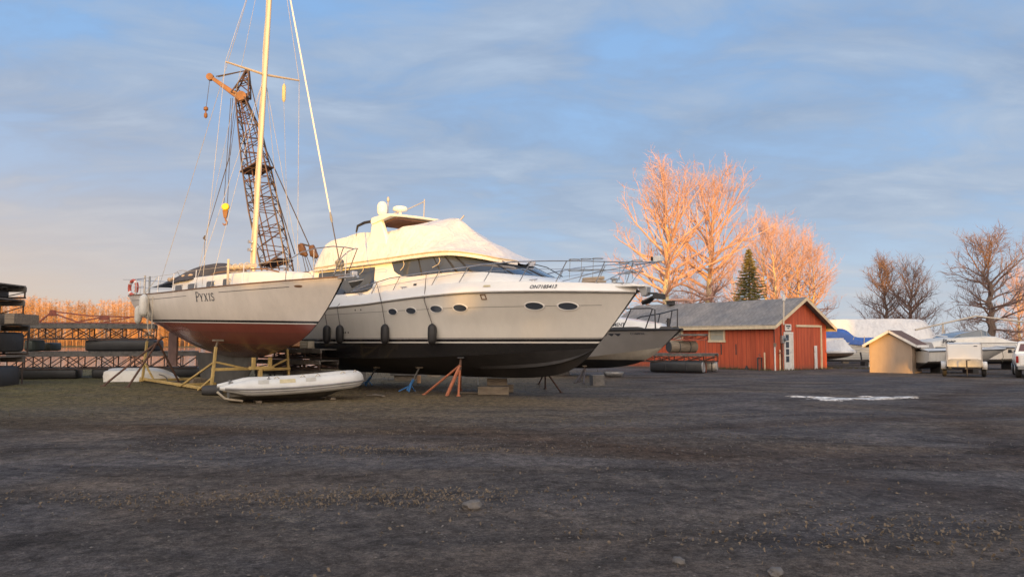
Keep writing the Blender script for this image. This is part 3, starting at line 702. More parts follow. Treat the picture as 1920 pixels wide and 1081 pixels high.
ap = at(296, 640, 27.6)
f4 = [(gx(196, 26.3), 26.3), (gx(242, 26.0), 26.0), (gx(338, 28.4), 28.4)]
tripod('jack_stand', 'rusty brown tripod stand leaning against the stern of the sailboat', f4, ap, ap + Vector((.12, .2, .16)), 'rust', .036, 'tripod stands')
# log
x, y = g(400, 742); mb = MB(); mb.tube([(-.27, 0, .15), (-.1, 0, .15), (.15, 0, .16), (.3, 0, .15)], [.13, .16, .155, .12], 12)
one('log', 'short dark log lying on the grass at the stern end of the inflatable dinghy', 'log', mb, MT['darkgrey'], loc=(x, y, gz(x, y) - .01), rz=.2)
# ================================================================== INFLATABLE DINGHY and upturned dinghy
p0 = Vector((gx(430, 21.6), 21.6)); p1 = Vector((gx(678, 23.0), 23.0)); ang = math.atan2(p1.y - p0.y, p1.x - p0.x); ln = (p1 - p0).length
rib = thing('inflatable_dinghy', 'white rigid inflatable dinghy with grey rub strakes lying in front of the boat cradle', 'dinghy', (p0.x, p0.y, gz(p0.x, p0.y)), ang)
cen = []
for i in range(25):
    f = i / 24
    cen.append((-.25 + (ln - .6 + .25) * f, -.62 - .05 * math.sin(f * 3), .40 + .13 * f ** 2.6, min(1, .22 + 3.4 * f) if f < .23 else 1))
for k in range(1, 12):
    a_ = k / 12 * math.pi; cen.append((ln - .6 + .42 * math.sin(a_), -.62 * math.cos(a_), .53 + .04 * math.sin(a_), 1))
left = cen + [(x, -y, z, k) for x, y, z, k in reversed(cen[:25])]
mb = MB(); mb.tube([(x, y, z) for x, y, z, k in left], [.225 * k for x, y, z, k in left], 16); link('tube', mb, MT['rubtube'], rib, ang=70)
def outer(i, el, off=.0):
    x, y, z, k = left[i]; a, b = left[max(i - 1, 0)], left[min(i + 1, len(left) - 1)]
    t = Vector((b[0] - a[0], b[1] - a[1], 0)).normalized(); n = Vector((t.y, -t.x, 0)); r = .225 * k + off
    return Vector((x, y, z)) + n * math.cos(el) * r + Vector((0, 0, math.sin(el) * r))
for el, w in ((-.16, .030), (-.50, .016)):
    mb = MB(); mb.tube([outer(i, el, -.004) for i in range(1, len(left) - 1)], w, 6); link('rub_strake', mb, MT['grey'], rib)
for i0, i1, m_ in ((7, 9, 'rubtube'), (11, 14, 'patch'), (16, 18, 'rubtube')):
    mb = MB(); mb.grid([[outer(i, e_, .006) for e_ in (.45, .65, .85, 1.02)] for i in range(i0, i1 + 1)]); link('fabric_patch', mb, MT['patch'] if m_ == 'patch' else mat('grey_fabric_patch', (.45, .44, .4), .7), rib)
for i in (10, 15, 18, 23, 26):
    a, b = outer(i, 1.25, .0), outer(i + 1, 1.25, .0); mb = MB(); mid = (a + b) / 2 + Vector((0, 0, .055)); mb.tube([a, a.lerp(mid, .75) + Vector((0, 0, .01)), mid, b.lerp(mid, .75) + Vector((0, 0, .01)), b], .011, 6); link('handle', mb, MT['rope'], rib)
mb = MB(); mb.lathe([(.04, 0), (.045, .012), (.016, .03), (.016, .08), (.03, .09)], tuple(outer(9, 1.3, 0)), 8); link('valve', mb, MT['grey'], rib)
rows = []
for i in range(15):
    f = i / 14; x = ln * f * .97; w = .52 * (1 - max(0, (f - .5) / .5) ** 2.4) + .01; zk = .035 + .5 * max(0, (f - .62) / .38) ** 2; zt = .34 + .24 * f ** 2.6
    rows.append([(x, -w, zt), (x, -w * .97, zk + .14 + .06 * f), (x, -w * .45, zk + .05), (x, 0, zk), (x, w * .45, zk + .05), (x, w * .97, zk + .14 + .06 * f), (x, w, zt)])
mb = MB(); mb.grid(rows); mb.poly(rows[0]); link('hull', mb, mat('blotchy_grey_hull', (.12, .115, .10), .6, var=.3, scale=2, alt=(.3, .28, .24), altamt=.3), rib, ang=30)  # dark grey hull with paler blotches
mb = MB(); mb.poly([(x, y, .36) for x, y in ((.05, -.5), (ln * .7, -.5), (ln * .9, 0), (ln * .7, .5), (.05, .5))]); link('floor', mb, MT['deck'], rib)
mb = MB(); mb.box((.06, 0, .36), (.05, 1.0, .4)); link('transom', mb, MT['grey'], rib, bevel=.01)
mb = MB(); mb.box((1.6, 0, .58), (.28, 1.0, .03)); link('seat', mb, MT['deck'], rib, bevel=.008)
mb = MB(); mb.tube([(-.3, -.35, .3), (-.1, -.38, .12), (.35, -.3, .04)], .03, 8); link('keel_strip', mb, MT['rope'], rib)
for x_ in (.75, 2.7):
    q = Matrix.Rotation(ang, 3, 'Z') @ Vector((x_, 0, 0)) + rib.location
    one('dunnage_board', 'board under the stern of the inflatable dinghy' if x_ < 1 else 'board under the bow of the inflatable dinghy', 'board', MB().box((0, 0, .03), (.14, 1.0, .06)), MT['wood'], loc=(q.x, q.y, gz(q.x, q.y) - .01), rz=ang, bevel=.006)
y0 = 28.9; xa, xb = gx(200, y0), gx(345, y0 + .6); ln2 = xb - xa
up = thing('upturned_dinghy', 'white dinghy hull lying upside down on the grass behind the rusty tripod', 'dinghy', (xa, y0 + .2, gz(xa, y0)), .14)
rows = []
for i in range(21):
    f = i / 20; w = .62 * min(1, (1 - f) * 2.6 + .06) ** .6 * (1 if f > .04 else .93); h = (.44 if f < .55 else .44 * (1 - ((f - .55) / .45) ** 2.3) + .015) * (.9 + .1 * min(1, f / .06))
    x = ln2 * (f if f > .06 else f + .0)
    rows.append([(x + .04 * (1 - f), -w, .0), (x, -w * .96, h * .55), (x, -w * .80, h * .9), (x, -w * .5, h * .97), (x, -w * .12, h), (x, 0, h + .035), (x, w * .12, h), (x, w * .5, h * .97), (x, w * .8, h * .9), (x, w * .96, h * .55), (x + .04 * (1 - f), w, 0)])
mb = MB(); mb.grid(rows); mb.poly(rows[0]); link('hull', mb, MT['white2'], up, ang=35)
mb = MB(); mb.tube([(r[0][0], r[0][1], .02) for r in rows] + [(r[-1][0], r[-1][1], .02) for r in reversed(rows)], .022, 6); link('gunwale', mb, MT['white2'], up)
mb = MB(); mb.tube([(ln2 * .74, -.52, .26), (ln2 * .8, -.49, .22), (ln2 * .84, -.45, .13), (ln2 * .85, -.46, .05)], .02, 6); link('strake', mb, MT['grey'], up)
mb = MB()
for k in range(2):
    mb.tube([(ln2 * .3, -.3 * (1 if k else -1), .44), (ln2 * .62, -.3 * (1 if k else -1), .43)], .014, 5)
link('skid_rail', mb, MT['white2'], up)
# ================================================================== FLOATING DOCK SECTIONS stored ashore
def dock(label, pa, pb, z0, z1, w=1.3, floats=(), group='stored dock sections', deck=.16, bay=.62, mdeck='plank', mfr='dsteel', fh=.0, dbl=True):
    pa, pb = Vector((*pa, 0)), Vector((*pb, 0)); d = (pb - pa); ln = d.length; rz = math.atan2(d.y, d.x)
    t = thing('dock_section', label, 'dock section', (pa.x, pa.y, z0), rz, group); h = z1 - z0
    rnd = random.Random(int(ln * 1000 + z0 * 77)); mb = MB(); x = 0
    while x < ln - .02:
        bw = min(.19, ln - x); mb.box((x + bw / 2, 0, h - .02 + rnd.uniform(-.004, .004)), (bw - .012, w + rnd.uniform(-.015, .02), .04)); x += .2
    dk = link('deck', mb, MT[mdeck], t)
    for sy in (-1, 1):
        mb = MB(); mb.beam((-.01, sy * (w / 2 - .04), h - deck / 2 - .042), (ln + .01, sy * (w / 2 - .04), h - deck / 2 - .042), .07, deck); link('edge_beam', mb, MT[mdeck], t, bevel=.006)
    for sy in (-1, 1) if dbl else (-1,):
        mb = MB(); yb = sy * (w / 2 - .05); zt = h - deck - .05; mb.beam((0, yb, .03), (ln, yb, .03), .06, .06)
        n = max(2, round(ln / bay))
        for i in range(n + 1):
            x = ln * i / n; mb.beam((min(max(x, .03), ln - .03), yb, .03), (min(max(x, .03), ln - .03), yb, zt), .04, .04)
            if i < n:
                xb2 = ln * (i + 1) / n; mb.tube([(x, yb, .04), (xb2, yb, zt)], .018, 5)
                if i % 2: mb.tube([(x, yb, zt), (xb2, yb, .04)], .018, 5)
        link('truss', mb, MT[mfr], t)
    for k, (x0, x1, zz0, zz1, m_) in enumerate(floats):
        mb = MB(); r = (zz1 - zz0) / 2; rows = []
        ring = [(math.cos(a_) , math.sin(a_)) for a_ in [j * math.pi / 12 for j in range(24)]]
        se = lambda c: math.copysign(abs(c) ** .28, c)
        for xx, kk in ((x0, .8), (x0 + .05, .97), (x0 + .12, 1), (x1 - .12, 1), (x1 - .05, .97), (x1, .8)):
            rows.append([(xx, se(c) * (w / 2 - .03) * kk, zz0 - z0 + r + se(s_) * r * kk) for c, s_ in ring])
        mb.grid(rows, closed=True, cap=True); link('float', mb, MT[m_], t, ang=35)
    return t
# long pair behind the sailboat
A, B = (gx(22, 31.2), 31.2), (gx(372, 33.4), 33.4)
lnA = math.hypot(B[0] - A[0], B[1] - A[1])
dock('long lower dock section with lattice sides and black floats behind the upturned dinghy', A, B, .52, 1.22, 1.5, [(.3, 2.4, .16, .56, 'float'), (2.9, 5.1, .16, .56, 'float'), (5.4, 6.9, .16, .56, 'float')])
A2, B2 = (gx(46, 31.6), 31.6), (gx(292, 33.2), 33.2)
dock('long upper dock section laid across black tanks behind the stern of the sailboat', A2, B2, 1.68, 2.32, 1.4)
for px0, px1, Y, z0, z1, m_, lab in ((168, 296, 32.4, 1.225, 1.675, 'float', 'long rounded black float tank lying between the two long dock sections'), (56, 74, 31.6, 1.225, 1.675, 'dgreen', 'short dark tank between the long dock sections at their left end'), (86, 106, 32.9, 1.225, 1.56, 'dgreen', 'small dark green tank on the lower dock section')):
    a_, b_ = gx(px0, Y), gx(px1, Y); ln = b_ - a_; mb = MB(); rows = []; r = (z1 - z0) / 2
    se = lambda c: math.copysign(abs(c) ** .3, c)
    for xx, kk in ((0, .7), (.05, .94), (.12, 1), (ln - .12, 1), (ln - .05, .94), (ln, .7)):
        rows.append([(xx, se(math.cos(q)) * .55 * kk, r + se(math.sin(q)) * r * kk) for q in [j * math.pi / 12 for j in range(24)]])
    mb.grid(rows, closed=True, cap=True); one('float_tank', lab, 'float tank', mb, MT[m_], loc=(a_, Y, z0), rz=.1, ang=35, group='loose float tanks')
rt = thing('steel_truss', 'red steel triangular frame lying on top of the long upper dock section', 'steel frame', (gx(70, 32.2), 32.2, 2.325), .1)
def RX(px): return (gx(px, 32.2) - gx(70, 32.2)) / math.cos(.1)
for a_, b_, w in (((70, .02), (95, .48), .055), ((95, .48), (165, .30), .05), ((165, .30), (258, .26), .05), ((70, .03), (258, .03), .05), ((97, .40), (140, .06), .05), ((140, .06), (188, .27), .05), ((188, .06), (235, .25), .04)):
    mb = MB(); mb.beam((RX(a_[0]), 0, a_[1]), (RX(b_[0]), 0, b_[1]), w, w); link('bar', mb, MT['redsteel'], rt)
mb = MB(); mb.slab([(RX(88), -.03, .3), (RX(102), -.03, .3), (RX(100), -.03, .54), (RX(91), -.03, .54)], (0, .06, 0)); link('gusset', mb, MT['redsteel'], rt)
mb = MB(); mb.slab([(RX(178), -.03, .14), (RX(198), -.03, .14), (RX(195), -.03, .33), (RX(181), -.03, .33)], (0, .06, 0)); link('gusset', mb, MT['redsteel'], rt)
# tall stack at the left edge
for z0, z1, pr, lab, fl in ((.02, 1.12, 50, 'bottom dock section of the tall stack at the left edge, standing on its floats', [(.3, 5.55, .05, .8, 'float')]), (1.15, 2.16, 58, 'middle dock section of the tall stack at the left edge, with rusty lattice sides', [(.2, 5.5, 1.25, 1.92, 'float')]), (2.5, 3.02, 47, 'second dock section from the top of the tall stack at the left edge', []), (3.06, 3.50, 49, 'topmost dock section of the tall stack at the left edge', [(-.5, 5.1, 3.08, 3.36, 'float')])):  # middle and top floats added as dark fill so the open lattice reads solid
    X1 = gx(pr, 27.5); dock(lab, (X1 - 5.6, 26.3), (X1, 26.6), z0, z1, 1.8, fl, 'stacked dock sections at the left edge', deck=.17, bay=.8)
for px in (8, 40):
    one('spacer_block', 'timber spacer in the tall dock stack, nearer the left edge' if px < 20 else 'timber spacer in the tall dock stack, at its right end', 'timber block', MB().box((0, 0, .165), (.3, 1.5, .33)), MT['wood'], loc=(gx(px, 26.5), 26.5, 2.165), rz=.05, group='dock stack spacers', bevel=.01)
# stack between the sailboat and the yacht stern
for i, (z0, z1, xs, xe, lab) in enumerate(((.1, .62, 498, 610, 'lowest dock section of the stack between the two big boats'), (.66, .98, 497, 618, 'middle dock section of the stack between the two big boats'), (1.02, 1.36, 505, 620, 'top dock section of the stack between the two big boats'))):
    dock(lab, (gx(xs, 28.7), 28.7), (gx(xe, 26.9), 26.9), z0, z1, .9, [], 'dock sections between the big boats', deck=.1, bay=.75)
x, y = gx(576, 27.6), 27.6; mb = MB(); mb.box((0, 0, .1), (.32, .3, .2)); one('crate', 'pale slatted crate sitting on top of the dock stack between the big boats', 'crate', MB().box((0, 0, .03), (.4, .3, .02)).box((0, -.14, .1), (.4, .02, .05)).box((0, -.14, .2), (.4, .02, .05)).box((0, .14, .15), (.4, .02, .16)).box((.19, 0, .13), (.02, .3, .24)).box((-.19, 0, .13), (.02, .3, .24)), MT['rope'], loc=(x, y, 1.365), rz=-.6)
# stack beside the barn
tA, tB = Vector((gx(1205, 42.6), 42.6)), Vector((gx(1343, 41.2), 41.2)); ux = (tB - tA).normalized(); lnb = (tB - tA).length
dock('lower dock section of the stack beside the red barn, on dark pontoons', tA, tB, .55, 1.0, 1.6, [], 'dock sections beside the barn', deck=.1, bay=.7)
ux3 = Vector((ux.x, ux.y, 0)); nx3 = Vector((ux.y, -ux.x, 0))
def pontoon(label, pxa, pxb, Y, z, r, m, endm, rz, group='pontoons beside the barn', flat=1.0):
    a_ = Vector((gx(pxa, Y), Y, z)); ln = abs(gx(pxb, Y) - gx(pxa, Y)) / max(.3, abs(math.cos(rz)))
    t = thing('pontoon', label, 'pontoon', a_, rz, group); rows = []; se = lambda c: math.copysign(abs(c) ** (.6 if flat < 1 else 1), c)
    Mx = lambda x, k: [(x, se(math.cos(q)) * r * k, se(math.sin(q)) * r * k * flat) for q in [j * math.pi / 14 for j in range(28)]]
    mb = MB(); mb.grid([Mx(0, .93), Mx(.03, 1), Mx(ln - .03, 1), Mx(ln, .93)], closed=True, cap=True); link('shell', mb, MT[m], t, ang=40)
    for xx in (0.004, ln - .004):
        mb = MB(); q = -1 if xx < .1 else 1; mb.grid([Mx(xx, .9), Mx(xx + .03 * q, .84), Mx(xx + .012 * q, .78), Mx(xx + .01 * q, .02)], closed=True); link('end_cap', mb, MT[endm], t, ang=40)
    for k in range(2):
        mb = MB(); x = ln * (.3 + .4 * k); mb.grid([Mx(x, 1.012), Mx(x + .05, 1.012)], closed=True); link('strap', mb, MT['darkgrey'], t, solid=.006)
    return t
pontoon('dark square-shouldered pontoon under the lower dock section, end facing out', 1222, 1307, 42.0, .33, .33, 'float', 'galv', -.5, flat=.9)
pontoon('shiny grey metal pontoon on the ground by the barn wall', 1312, 1341, 42.6, .32, .29, 'galv', 'galv', -.35, flat=.95)
pontoon('weathered tan cylinder pontoon lying on the lower dock section', 1254, 1308, 42.0, 1.33, .31, 'wood', 'darkgrey', .38)
tc, td = (gx(1258, 42.6), 42.6), (gx(1326, 42.0), 42.0)
dock('reddish upper dock frame resting on the tan pontoon in front of the barn', tc, td, 1.66, 2.0, 1.2, [], 'dock sections beside the barn', deck=.06, bay=.6, mfr='redsteel')
mb = MB(); mb.tube([(0, 0, 0), (0, 0, 1.66)], .025, 6); one('prop_post', 'thin red post propping the right end of the upper dock frame', 'post', mb, MT['redsteel'], loc=(gx(1323, 41.8), 41.8, 0))
# ================================================================== CRANE
CY = 44.0
c = at(540, 660, CY); crane = thing('crane', 'old lattice boom crane with an orange jib tip rising behind the sailboat', 'crane', (c.x, c.y, gz(c.x, c.y)))
O = Vector(crane.location)
def lat(name, P, Wd, D, nb, m, rc=.045, rl=.024, par=None, kink=None):   # lattice box along points P with widths Wd and depths D
    mb = MB(); P = [Vector(p) - O for p in P]; cor = []
    for i, p in enumerate(P):
        t = (P[min(i + 1, len(P) - 1)] - P[max(i - 1, 0)]).normalized(); x = Vector((1, 0, 0)); x = (x - t * x.dot(t)).normalized(); y = t.cross(x)
        cor.append([p + x * Wd[i] / 2 * a_ + y * D[i] / 2 * b_ for a_, b_ in ((-1, -1), (1, -1), (1, 1), (-1, 1))])
    for k in range(4): mb.tube([c_[k] for c_ in cor], rc, 5)
    def pt(k, f):
        f *= len(cor) - 1; i = min(int(f), len(cor) - 2); return cor[i][k].lerp(cor[i + 1][k], f - i)
    for k in range(4):
        k2 = (k + 1) % 4
        for i in range(nb):
            f0, f1 = i / nb, (i + 1) / nb
            a_, b_ = (k, k2) if i % 2 else (k2, k); mb.tube([pt(a_, f0), pt(b_, f1)], rl, 4)
            if i % 3 == 0: mb.tube([pt(k, f0), pt(k2, f0)], rl, 4)
            if k in (0, 2) and i % 4 == 2: mb.tube([pt(b_, f0), pt(a_, f1)], rl, 4)
    return link(name, mb, MT[m], par or crane)
foot, tipb = at(552, 655, CY), at(451, 183, CY + 1.5)
ctr = [at(*q) for q in ((556, 655, CY), (536, 570, CY), (518, 495, CY + .2), (496, 395, CY + .5), (482, 320, CY + .8), (467, 240, CY + 1.2), (451, 182, CY + 1.5))]
lat('boom', ctr, (.5, 1.15, 1.42, 1.4, 1.3, .98, .45), (.5, 1.1, 1.3, 1.3, 1.2, .95, .45), 34, 'crane', .05, .024)
for i in (2, 4):
    p, q = ctr[i] - O, ctr[i].lerp(ctr[i + 1], .05) - O
    mb = MB(); mb.box((p + q) / 2, (1.42, 1.3, .07), rot=(q - p).to_track_quat('Z', 'Y').to_matrix()); link('splice_plate', mb, MT['crane'], crane)
mb = MB(); mb.box(ctr[2].lerp(ctr[1], .35) - O, (1.0, .8, .5)); link('boom_winch', mb, MT['crane'], crane, bevel=.03)
mb = MB()
for k in (-1, 1): mb.tube([ctr[1] - O + Vector((.22 * k, -.5, 0)), ctr[3] - O + Vector((.18 * k, -.55, 0)), ctr[5] - O + Vector((.1 * k, -.4, 0)), ctr[6] - O + Vector((0, -.2, 0))], .035, 5)
link('hose_pipe', mb, MT['rust'], crane)
h0, h1 = at(453, 186, CY + 1.5) - O, at(394, 144, CY + 1.3) - O
mb = MB(); mb.grid([[h + Vector((0, dy, dz)) for dy, dz in ((-w, -w), (w, -w), (w, w), (-w, w))] for h, w in ((h0, .2), (h0.lerp(h1, .4), .17), (h0.lerp(h1, .9), .12), (h1, .12))], closed=True, cap=True); jib = link('jib', mb, MT['craneor'], crane, bevel=.02)
mb = MB(); mb.tube([h1 + Vector((0, -.12, -.02)), h1 + Vector((0, .12, -.02))], .2, 14); link('sheave', mb, MT['craneor'], jib)
mb = MB(); mb.tube([h0 + Vector((.05, -.3, .1)), h0 + Vector((.05, .3, .1))], .3, 14); link('sheave', mb, MT['craneor'], jib)
g0, g1 = at(455, 180, CY + 1.5), at(464, 132, CY + 1.6)
lat('jib_mast', [g0 + Vector((-.1, 0, 0)), g0.lerp(g1, .55), g1], (1.0, .5, .14), (.5, .3, .14), 5, 'crane', .05, .03)
def cw(name, pts, r=.022, par=crane, m='cable'):
    mb = MB(); mb.tube([Vector(p) - O for p in pts], r, 4); return link(name, mb, MT[m], par)
G1 = g1; T1 = h1 + O
cw('jib_stay', [G1, T1 + Vector((.3, .1, .05))], .035); cw('jib_stay', [G1, G1.lerp(T1, .45) + Vector((0, 0, -.06)), T1 + Vector((.5, -.1, -.05))], .025)
e1, e2 = at(566, 467, CY + 2), at(586, 470, CY + 2)
cw('pendant', [G1, at(500, 283, CY + 1.8), at(553, 400, CY + 2), e2 + Vector((0, 0, -.1))], .03); cw('pendant', [g0, at(486, 270, CY + 1.6), at(520, 370, CY + 1.8), e1 + Vector((-.4, 0, -.3))], .03)
for e_, q in ((e1, 0), (e2, 1)):
    mb = MB(); a0 = e_ - O; pts = [a0 + Vector((-.08, 0, .3)), a0 + Vector((0, 0, .05)), a0 + Vector((.06, 0, -.18)), a0 + Vector((.3, 0, -.38))]
    mb.tube(pts, [.16, .22, .24, .1], 8); link('bridle_sheave', mb, MT['rust'], crane)
cw('bridle_bar', [e1 + Vector((-.1, 0, .32)), e2 + Vector((-.1, 0, .26))], .05)
base_ = at(618, 560, CY + 2.5)
for k in range(3): cw('hoist_line', [e1 + Vector((.1 * k, 0, -.2)), at(582 + 9 * k, 545, CY + 2.3)], .02); cw('hoist_line', [e2 + Vector((.1 * k, 0, -.3)), at(598 + 8 * k, 545, CY + 2.3)], .02)
hb = at(423, 388, CY + 1.2) - O
for k in (-1, 1): cw('hoist_line', [h0 + O + Vector((.05 * k - .5, -.2, 0)), hb + O + Vector((.1 * k, 0, .2))], .018)
mb = MB(); mb.lathe([(.02, -.1), (.19, -.1), (.22, -.05), (.22, .05), (.19, .1), (.02, .1)], tuple(hb), 18, M=Matrix.Rotation(R(75), 3, 'X')); hk = link('hook_block', mb, MT['hookyel'], crane)
mb = MB(); mb.slab([hb + Vector((-.16, -.06, -.2)), hb + Vector((.16, -.06, -.2)), hb + Vector((.08, -.06, -.62)), hb + Vector((-.08, -.06, -.62))], (0, .12, 0)); mb.tube([hb + Vector(q) for q in ((0, 0, -.6), (.02, 0, -.75), (.1, 0, -.85), (.08, 0, -.98), (-.06, 0, -1.02), (-.16, 0, -.92))], [.05, .05, .055, .06, .05, .02], 8); link('hook', mb, MT['craneor'], hk)
sb = at(386, 207, CY + 1.2) - O
cw('hoist_line', [T1, sb + O], .016); mb = MB(); mb.lathe([(.05, .22), (.13, .16), (.13, .02), (.04, -.03), (.04, -.14), (.1, -.2), (.1, -.38), (.03, -.46)], tuple(sb), 10); link('jib_hook_weight', mb, MT['craneor'], crane)
q1 = at(384, 448, CY + 1.0)
cw('tag_line', [ctr[6] + Vector((-.3, 0, -.3)), at(428, 300, CY + 1), q1], .016); cw('tag_line', [ctr[6] + Vector((-.2, 0, -.5)), at(432, 290, CY + 1), q1 + Vector((.02, 0, .1))], .014); cw('tag_line', [q1, at(383, 540, CY + 1)], .012)
mb = MB(); mb.tube([q1 - O + Vector((0, 0, .2)), q1 - O + Vector((-.06, 0, .05)), q1 - O + Vector((.05, 0, -.08))], [.03, .06, .03], 6); link('shackle', mb, MT['cable'], crane)
b0 = Vector((0, 0, 0))
mb = MB(); mb.box((.9, 1.0, 2.0), (2.4, 3.4, 1.7)); link('machinery_house', mb, MT['craneor'], crane, bevel=.06)
mb = MB(); mb.box((-.2, -.5, 2.0), (.9, 1.1, 1.8)); cb = link('cab', mb, MT['craneor'], crane, bevel=.05)
mb = MB(); mb.box((-.2, -1.055, 2.35), (.7, .02, .8)); link('window', mb, MT['glass'], cb)
for k in (-1, 1):
    mb = MB(); rows = [[(1.0 + 1.2 * k + dx, y, z) for y, z in ((-1.6, .35), (-1.3, .02), (2.6, .02), (2.9, .35), (2.6, .75), (-1.3, .75))] for dx in (-.28, .28)]
    mb.grid(rows, closed=True, cap=True); link('track', mb, MT['rust'], crane, bevel=.04)
mb = MB(); mb.box((.9, .8, .95), (2.0, 2.2, .4)); link('turntable', mb, MT['rust'], crane)
# ================================================================== MOTOR YACHT
YB = at(1195, 546, 21.15); YA = R(-43); LY = 13.0
yacht = thing('motor_yacht', 'big white motor yacht with black bottom and sunlit shrink wrap over its flybridge', 'motor yacht', (YB.x, YB.y, 0), YA)
YM = Matrix.Translation((YB.x, YB.y, 0)) @ Matrix.Rotation(YA, 4, 'Z')
def gp(t, p): return 1 - (1 - min(1, t)) ** p
def zkn(s): return 2.92 + .09 * math.sin(min(1, s / 9) * math.pi) - .026 * max(0, s - 4.5)
ySh = lambda t: (LY * t, .05 + 2.1 * gp(LY * t / 7.6, 2.3), zkn(LY * t))
def stem(z): return max(0, (2.92 - z)) * .92
yMid = lambda t: (.72 + (LY - .72) * t, .03 + 1.98 * gp(LY * t / 8.4, 1.9), 2.12 - .03 * t)
yCh = lambda t: (1.40 + (LY - 1.40) * t, .02 + 1.86 * gp(LY * t / 8.8, 1.75), 1.42 - .42 * gp(t * 1.25, 1.6) + .10 * t * t)
yKe = lambda t: (1.40 + (LY - 1.4) * t, .012, (1.42 if t < .002 else .50 + .92 * math.exp(-(LY - 1.4) * t / .78)))
YT = Hull([ySh, yMid, yCh], 60, 10, bez=False); YBt = Hull([yCh, lambda t: tuple((Vector(yCh(t)) * .5 + Vector(yKe(t)) * .5) + Vector((0, .05, -.03)) * min(1, t * 8)), yKe], 60, 8, bez=False)
MT['yhull'] = bands('yacht_hull_paint', 1.60, 0, [(-2, (.018, .018, .02)), (-.055, (.68, .67, .64)), (-.012, (.015, .015, .018)), (.07, (.74, .73, .70)), (.088, (.03, .03, .03)), (.10, (.76, .735, .68))], .22, .45, .03)
MT['ybot'] = mat('black_bottom_paint', (.02, .019, .02), .65, var=.3, scale=1.2, alt=(.034, .03, .03), altamt=.35)
mb = MB(); YT.mesh(mb, 1.7); link('hull', mb, MT['yhull'], yacht, ang=30)
mb = MB(); YBt.mesh(mb, 1.7); link('bottom', mb, MT['ybot'], yacht, ang=30)
for k in (1, -1):
    mb = MB(); rows = []
    for i in range(30):
        f = i / 29; t = .004 + .36 * f ** 1.3; a_ = YBt.P(t, .40 + .04 * f); b_ = YBt.P(t, .52 + .04 * f); h = .05 * math.sin(f * math.pi) ** .4
        rows.append([L(p.x, (p.y + q * 1.2) * k, p.z - q * .6) for p, q in ((a_, 0), (a_.lerp(b_, .75), h), (b_, 0))])
    mb.grid(rows); link('spray_strake', mb, MT['ybot'], yacht)
# knuckle moulding, bulwark band, deck
for side in (1, -1):
    mb = MB(); mb.tube([L(p[0], (p[1] + .012) * side, p[2]) for p in (ySh((i / 60) ** 1.6) for i in range(61))], .03, 6); link('rub_rail', mb, MT['white'], yacht)
    mb = MB(); mb.tube([L(p[0], (p[1] + .006) * side, p[2] - .045) for p in (ySh((i / 60) ** 1.6) for i in range(61))], .012, 4); link('under_rail_bead', mb, MT['grey'], yacht)  # thin grey bead running just below the rub rail
def dko(s): return max(.0, 2.1 * gp(s / 7.6, 2.3) - .085)
def dkz(s): return zkn(s) + .19 + .12 * gp(s / 6, 1.5)
mb = MB(); rows = []; SS = [LY * (i / 50) ** 1.6 for i in range(51)]
for s_ in SS:
    k0 = .05 + 2.1 * gp(s_ / 7.6, 2.3); row = []
    pr = [(k0, zkn(s_)), (k0 - .03, zkn(s_) + .07), (dko(s_) + .03, dkz(s_) - .01), (dko(s_) - .03, dkz(s_)), (max(0, dko(s_) - .12), dkz(s_) - .05), (dko(s_) * .4, dkz(s_) + .02)]
    rows.append([L(s_, o_, z_) for o_, z_ in pr] + [L(s_, -o_, z_) for o_, z_ in reversed(pr)])
mb.grid(rows); mb.poly(rows[-1]); link('deck', mb, MT['white'], yacht, ang=35)
def bulw(s, z, off=.006):
    f = max(0, min(1, (z - zkn(s)) / (dkz(s) - zkn(s)))); k0 = .05 + 2.1 * gp(s / 7.6, 2.3)
    a_, b_, c_ = k0, k0 - .03, dko(s) + .03; g_ = .07 / (dkz(s) - zkn(s))
    o_ = a_ + (b_ - a_) * f / g_ if f < g_ else b_ + (c_ - b_) * (f - g_) / max(.05, .95 - g_)
    return L(s, o_ + off + .006, z + off * .8)
# deckhouse: outline at the deck, at the window base and at the roof
Bc = [(13.0, 1.66, 3.4), (10, 1.72, 3.5), (8.2, 1.74, 3.56), (6.5, 1.73, 3.6), (5.3, 1.66, 3.62), (4.5, 1.46, 3.6), (3.8, 1.12, 3.53), (3.35, .62, 3.48), (3.2, 0, 3.46)]
Dc = [(13.0, 1.78, 2.75), (10, 1.84, 2.9), (8.2, 1.86, 3.0), (6.5, 1.84, 3.05), (5.0, 1.66, 3.08), (3.8, 1.38, 3.06), (2.6, .95, 3.02), (1.75, .45, 2.98), (1.45, 0, 2.96)]
Tc = [(13.0, 1.62, 4.12), (10, 1.66, 4.14), (8.2, 1.67, 4.15), (6.8, 1.66, 4.17), (5.9, 1.6, 4.17), (5.4, 1.4, 4.16), (5.05, 1.05, 4.15), (4.85, .55, 4.14), (4.8, 0, 4.14)]
def crv(C, u):                                # smooth point on an outline, u 0..1 aft->front
    x = u * (len(C) - 1); i = min(int(x), len(C) - 2); f = x - i
    p = [Vector(C[max(0, min(len(C) - 1, i + k))]) for k in (-1, 0, 1, 2)]
    if i + 2 > len(C) - 1: p[3] = Vector((p[1].x, -p[1].y, p[1].z))
    return .5 * ((2 * p[1]) + (p[2] - p[0]) * f + (2 * p[0] - 5 * p[1] + 4 * p[2] - p[3]) * f * f + (-p[0] + 3 * p[1] - 3 * p[2] + p[3]) * f ** 3)
U = [i / 48 for i in range(49)]
def hs(C0, C1, f, bulge=0):
    out = []
    for side in (1, -1):
        seq = U if side == 1 else list(reversed(U[:-1]))
        for u in seq:
            p = crv(C0, u).lerp(crv(C1, u), f); k = bulge * math.sin(f * math.pi) * max(0, u - .5) * 2
            out.append(L(p.x - k * .5, max(0, p.y) * side, p.z + k))
    return out
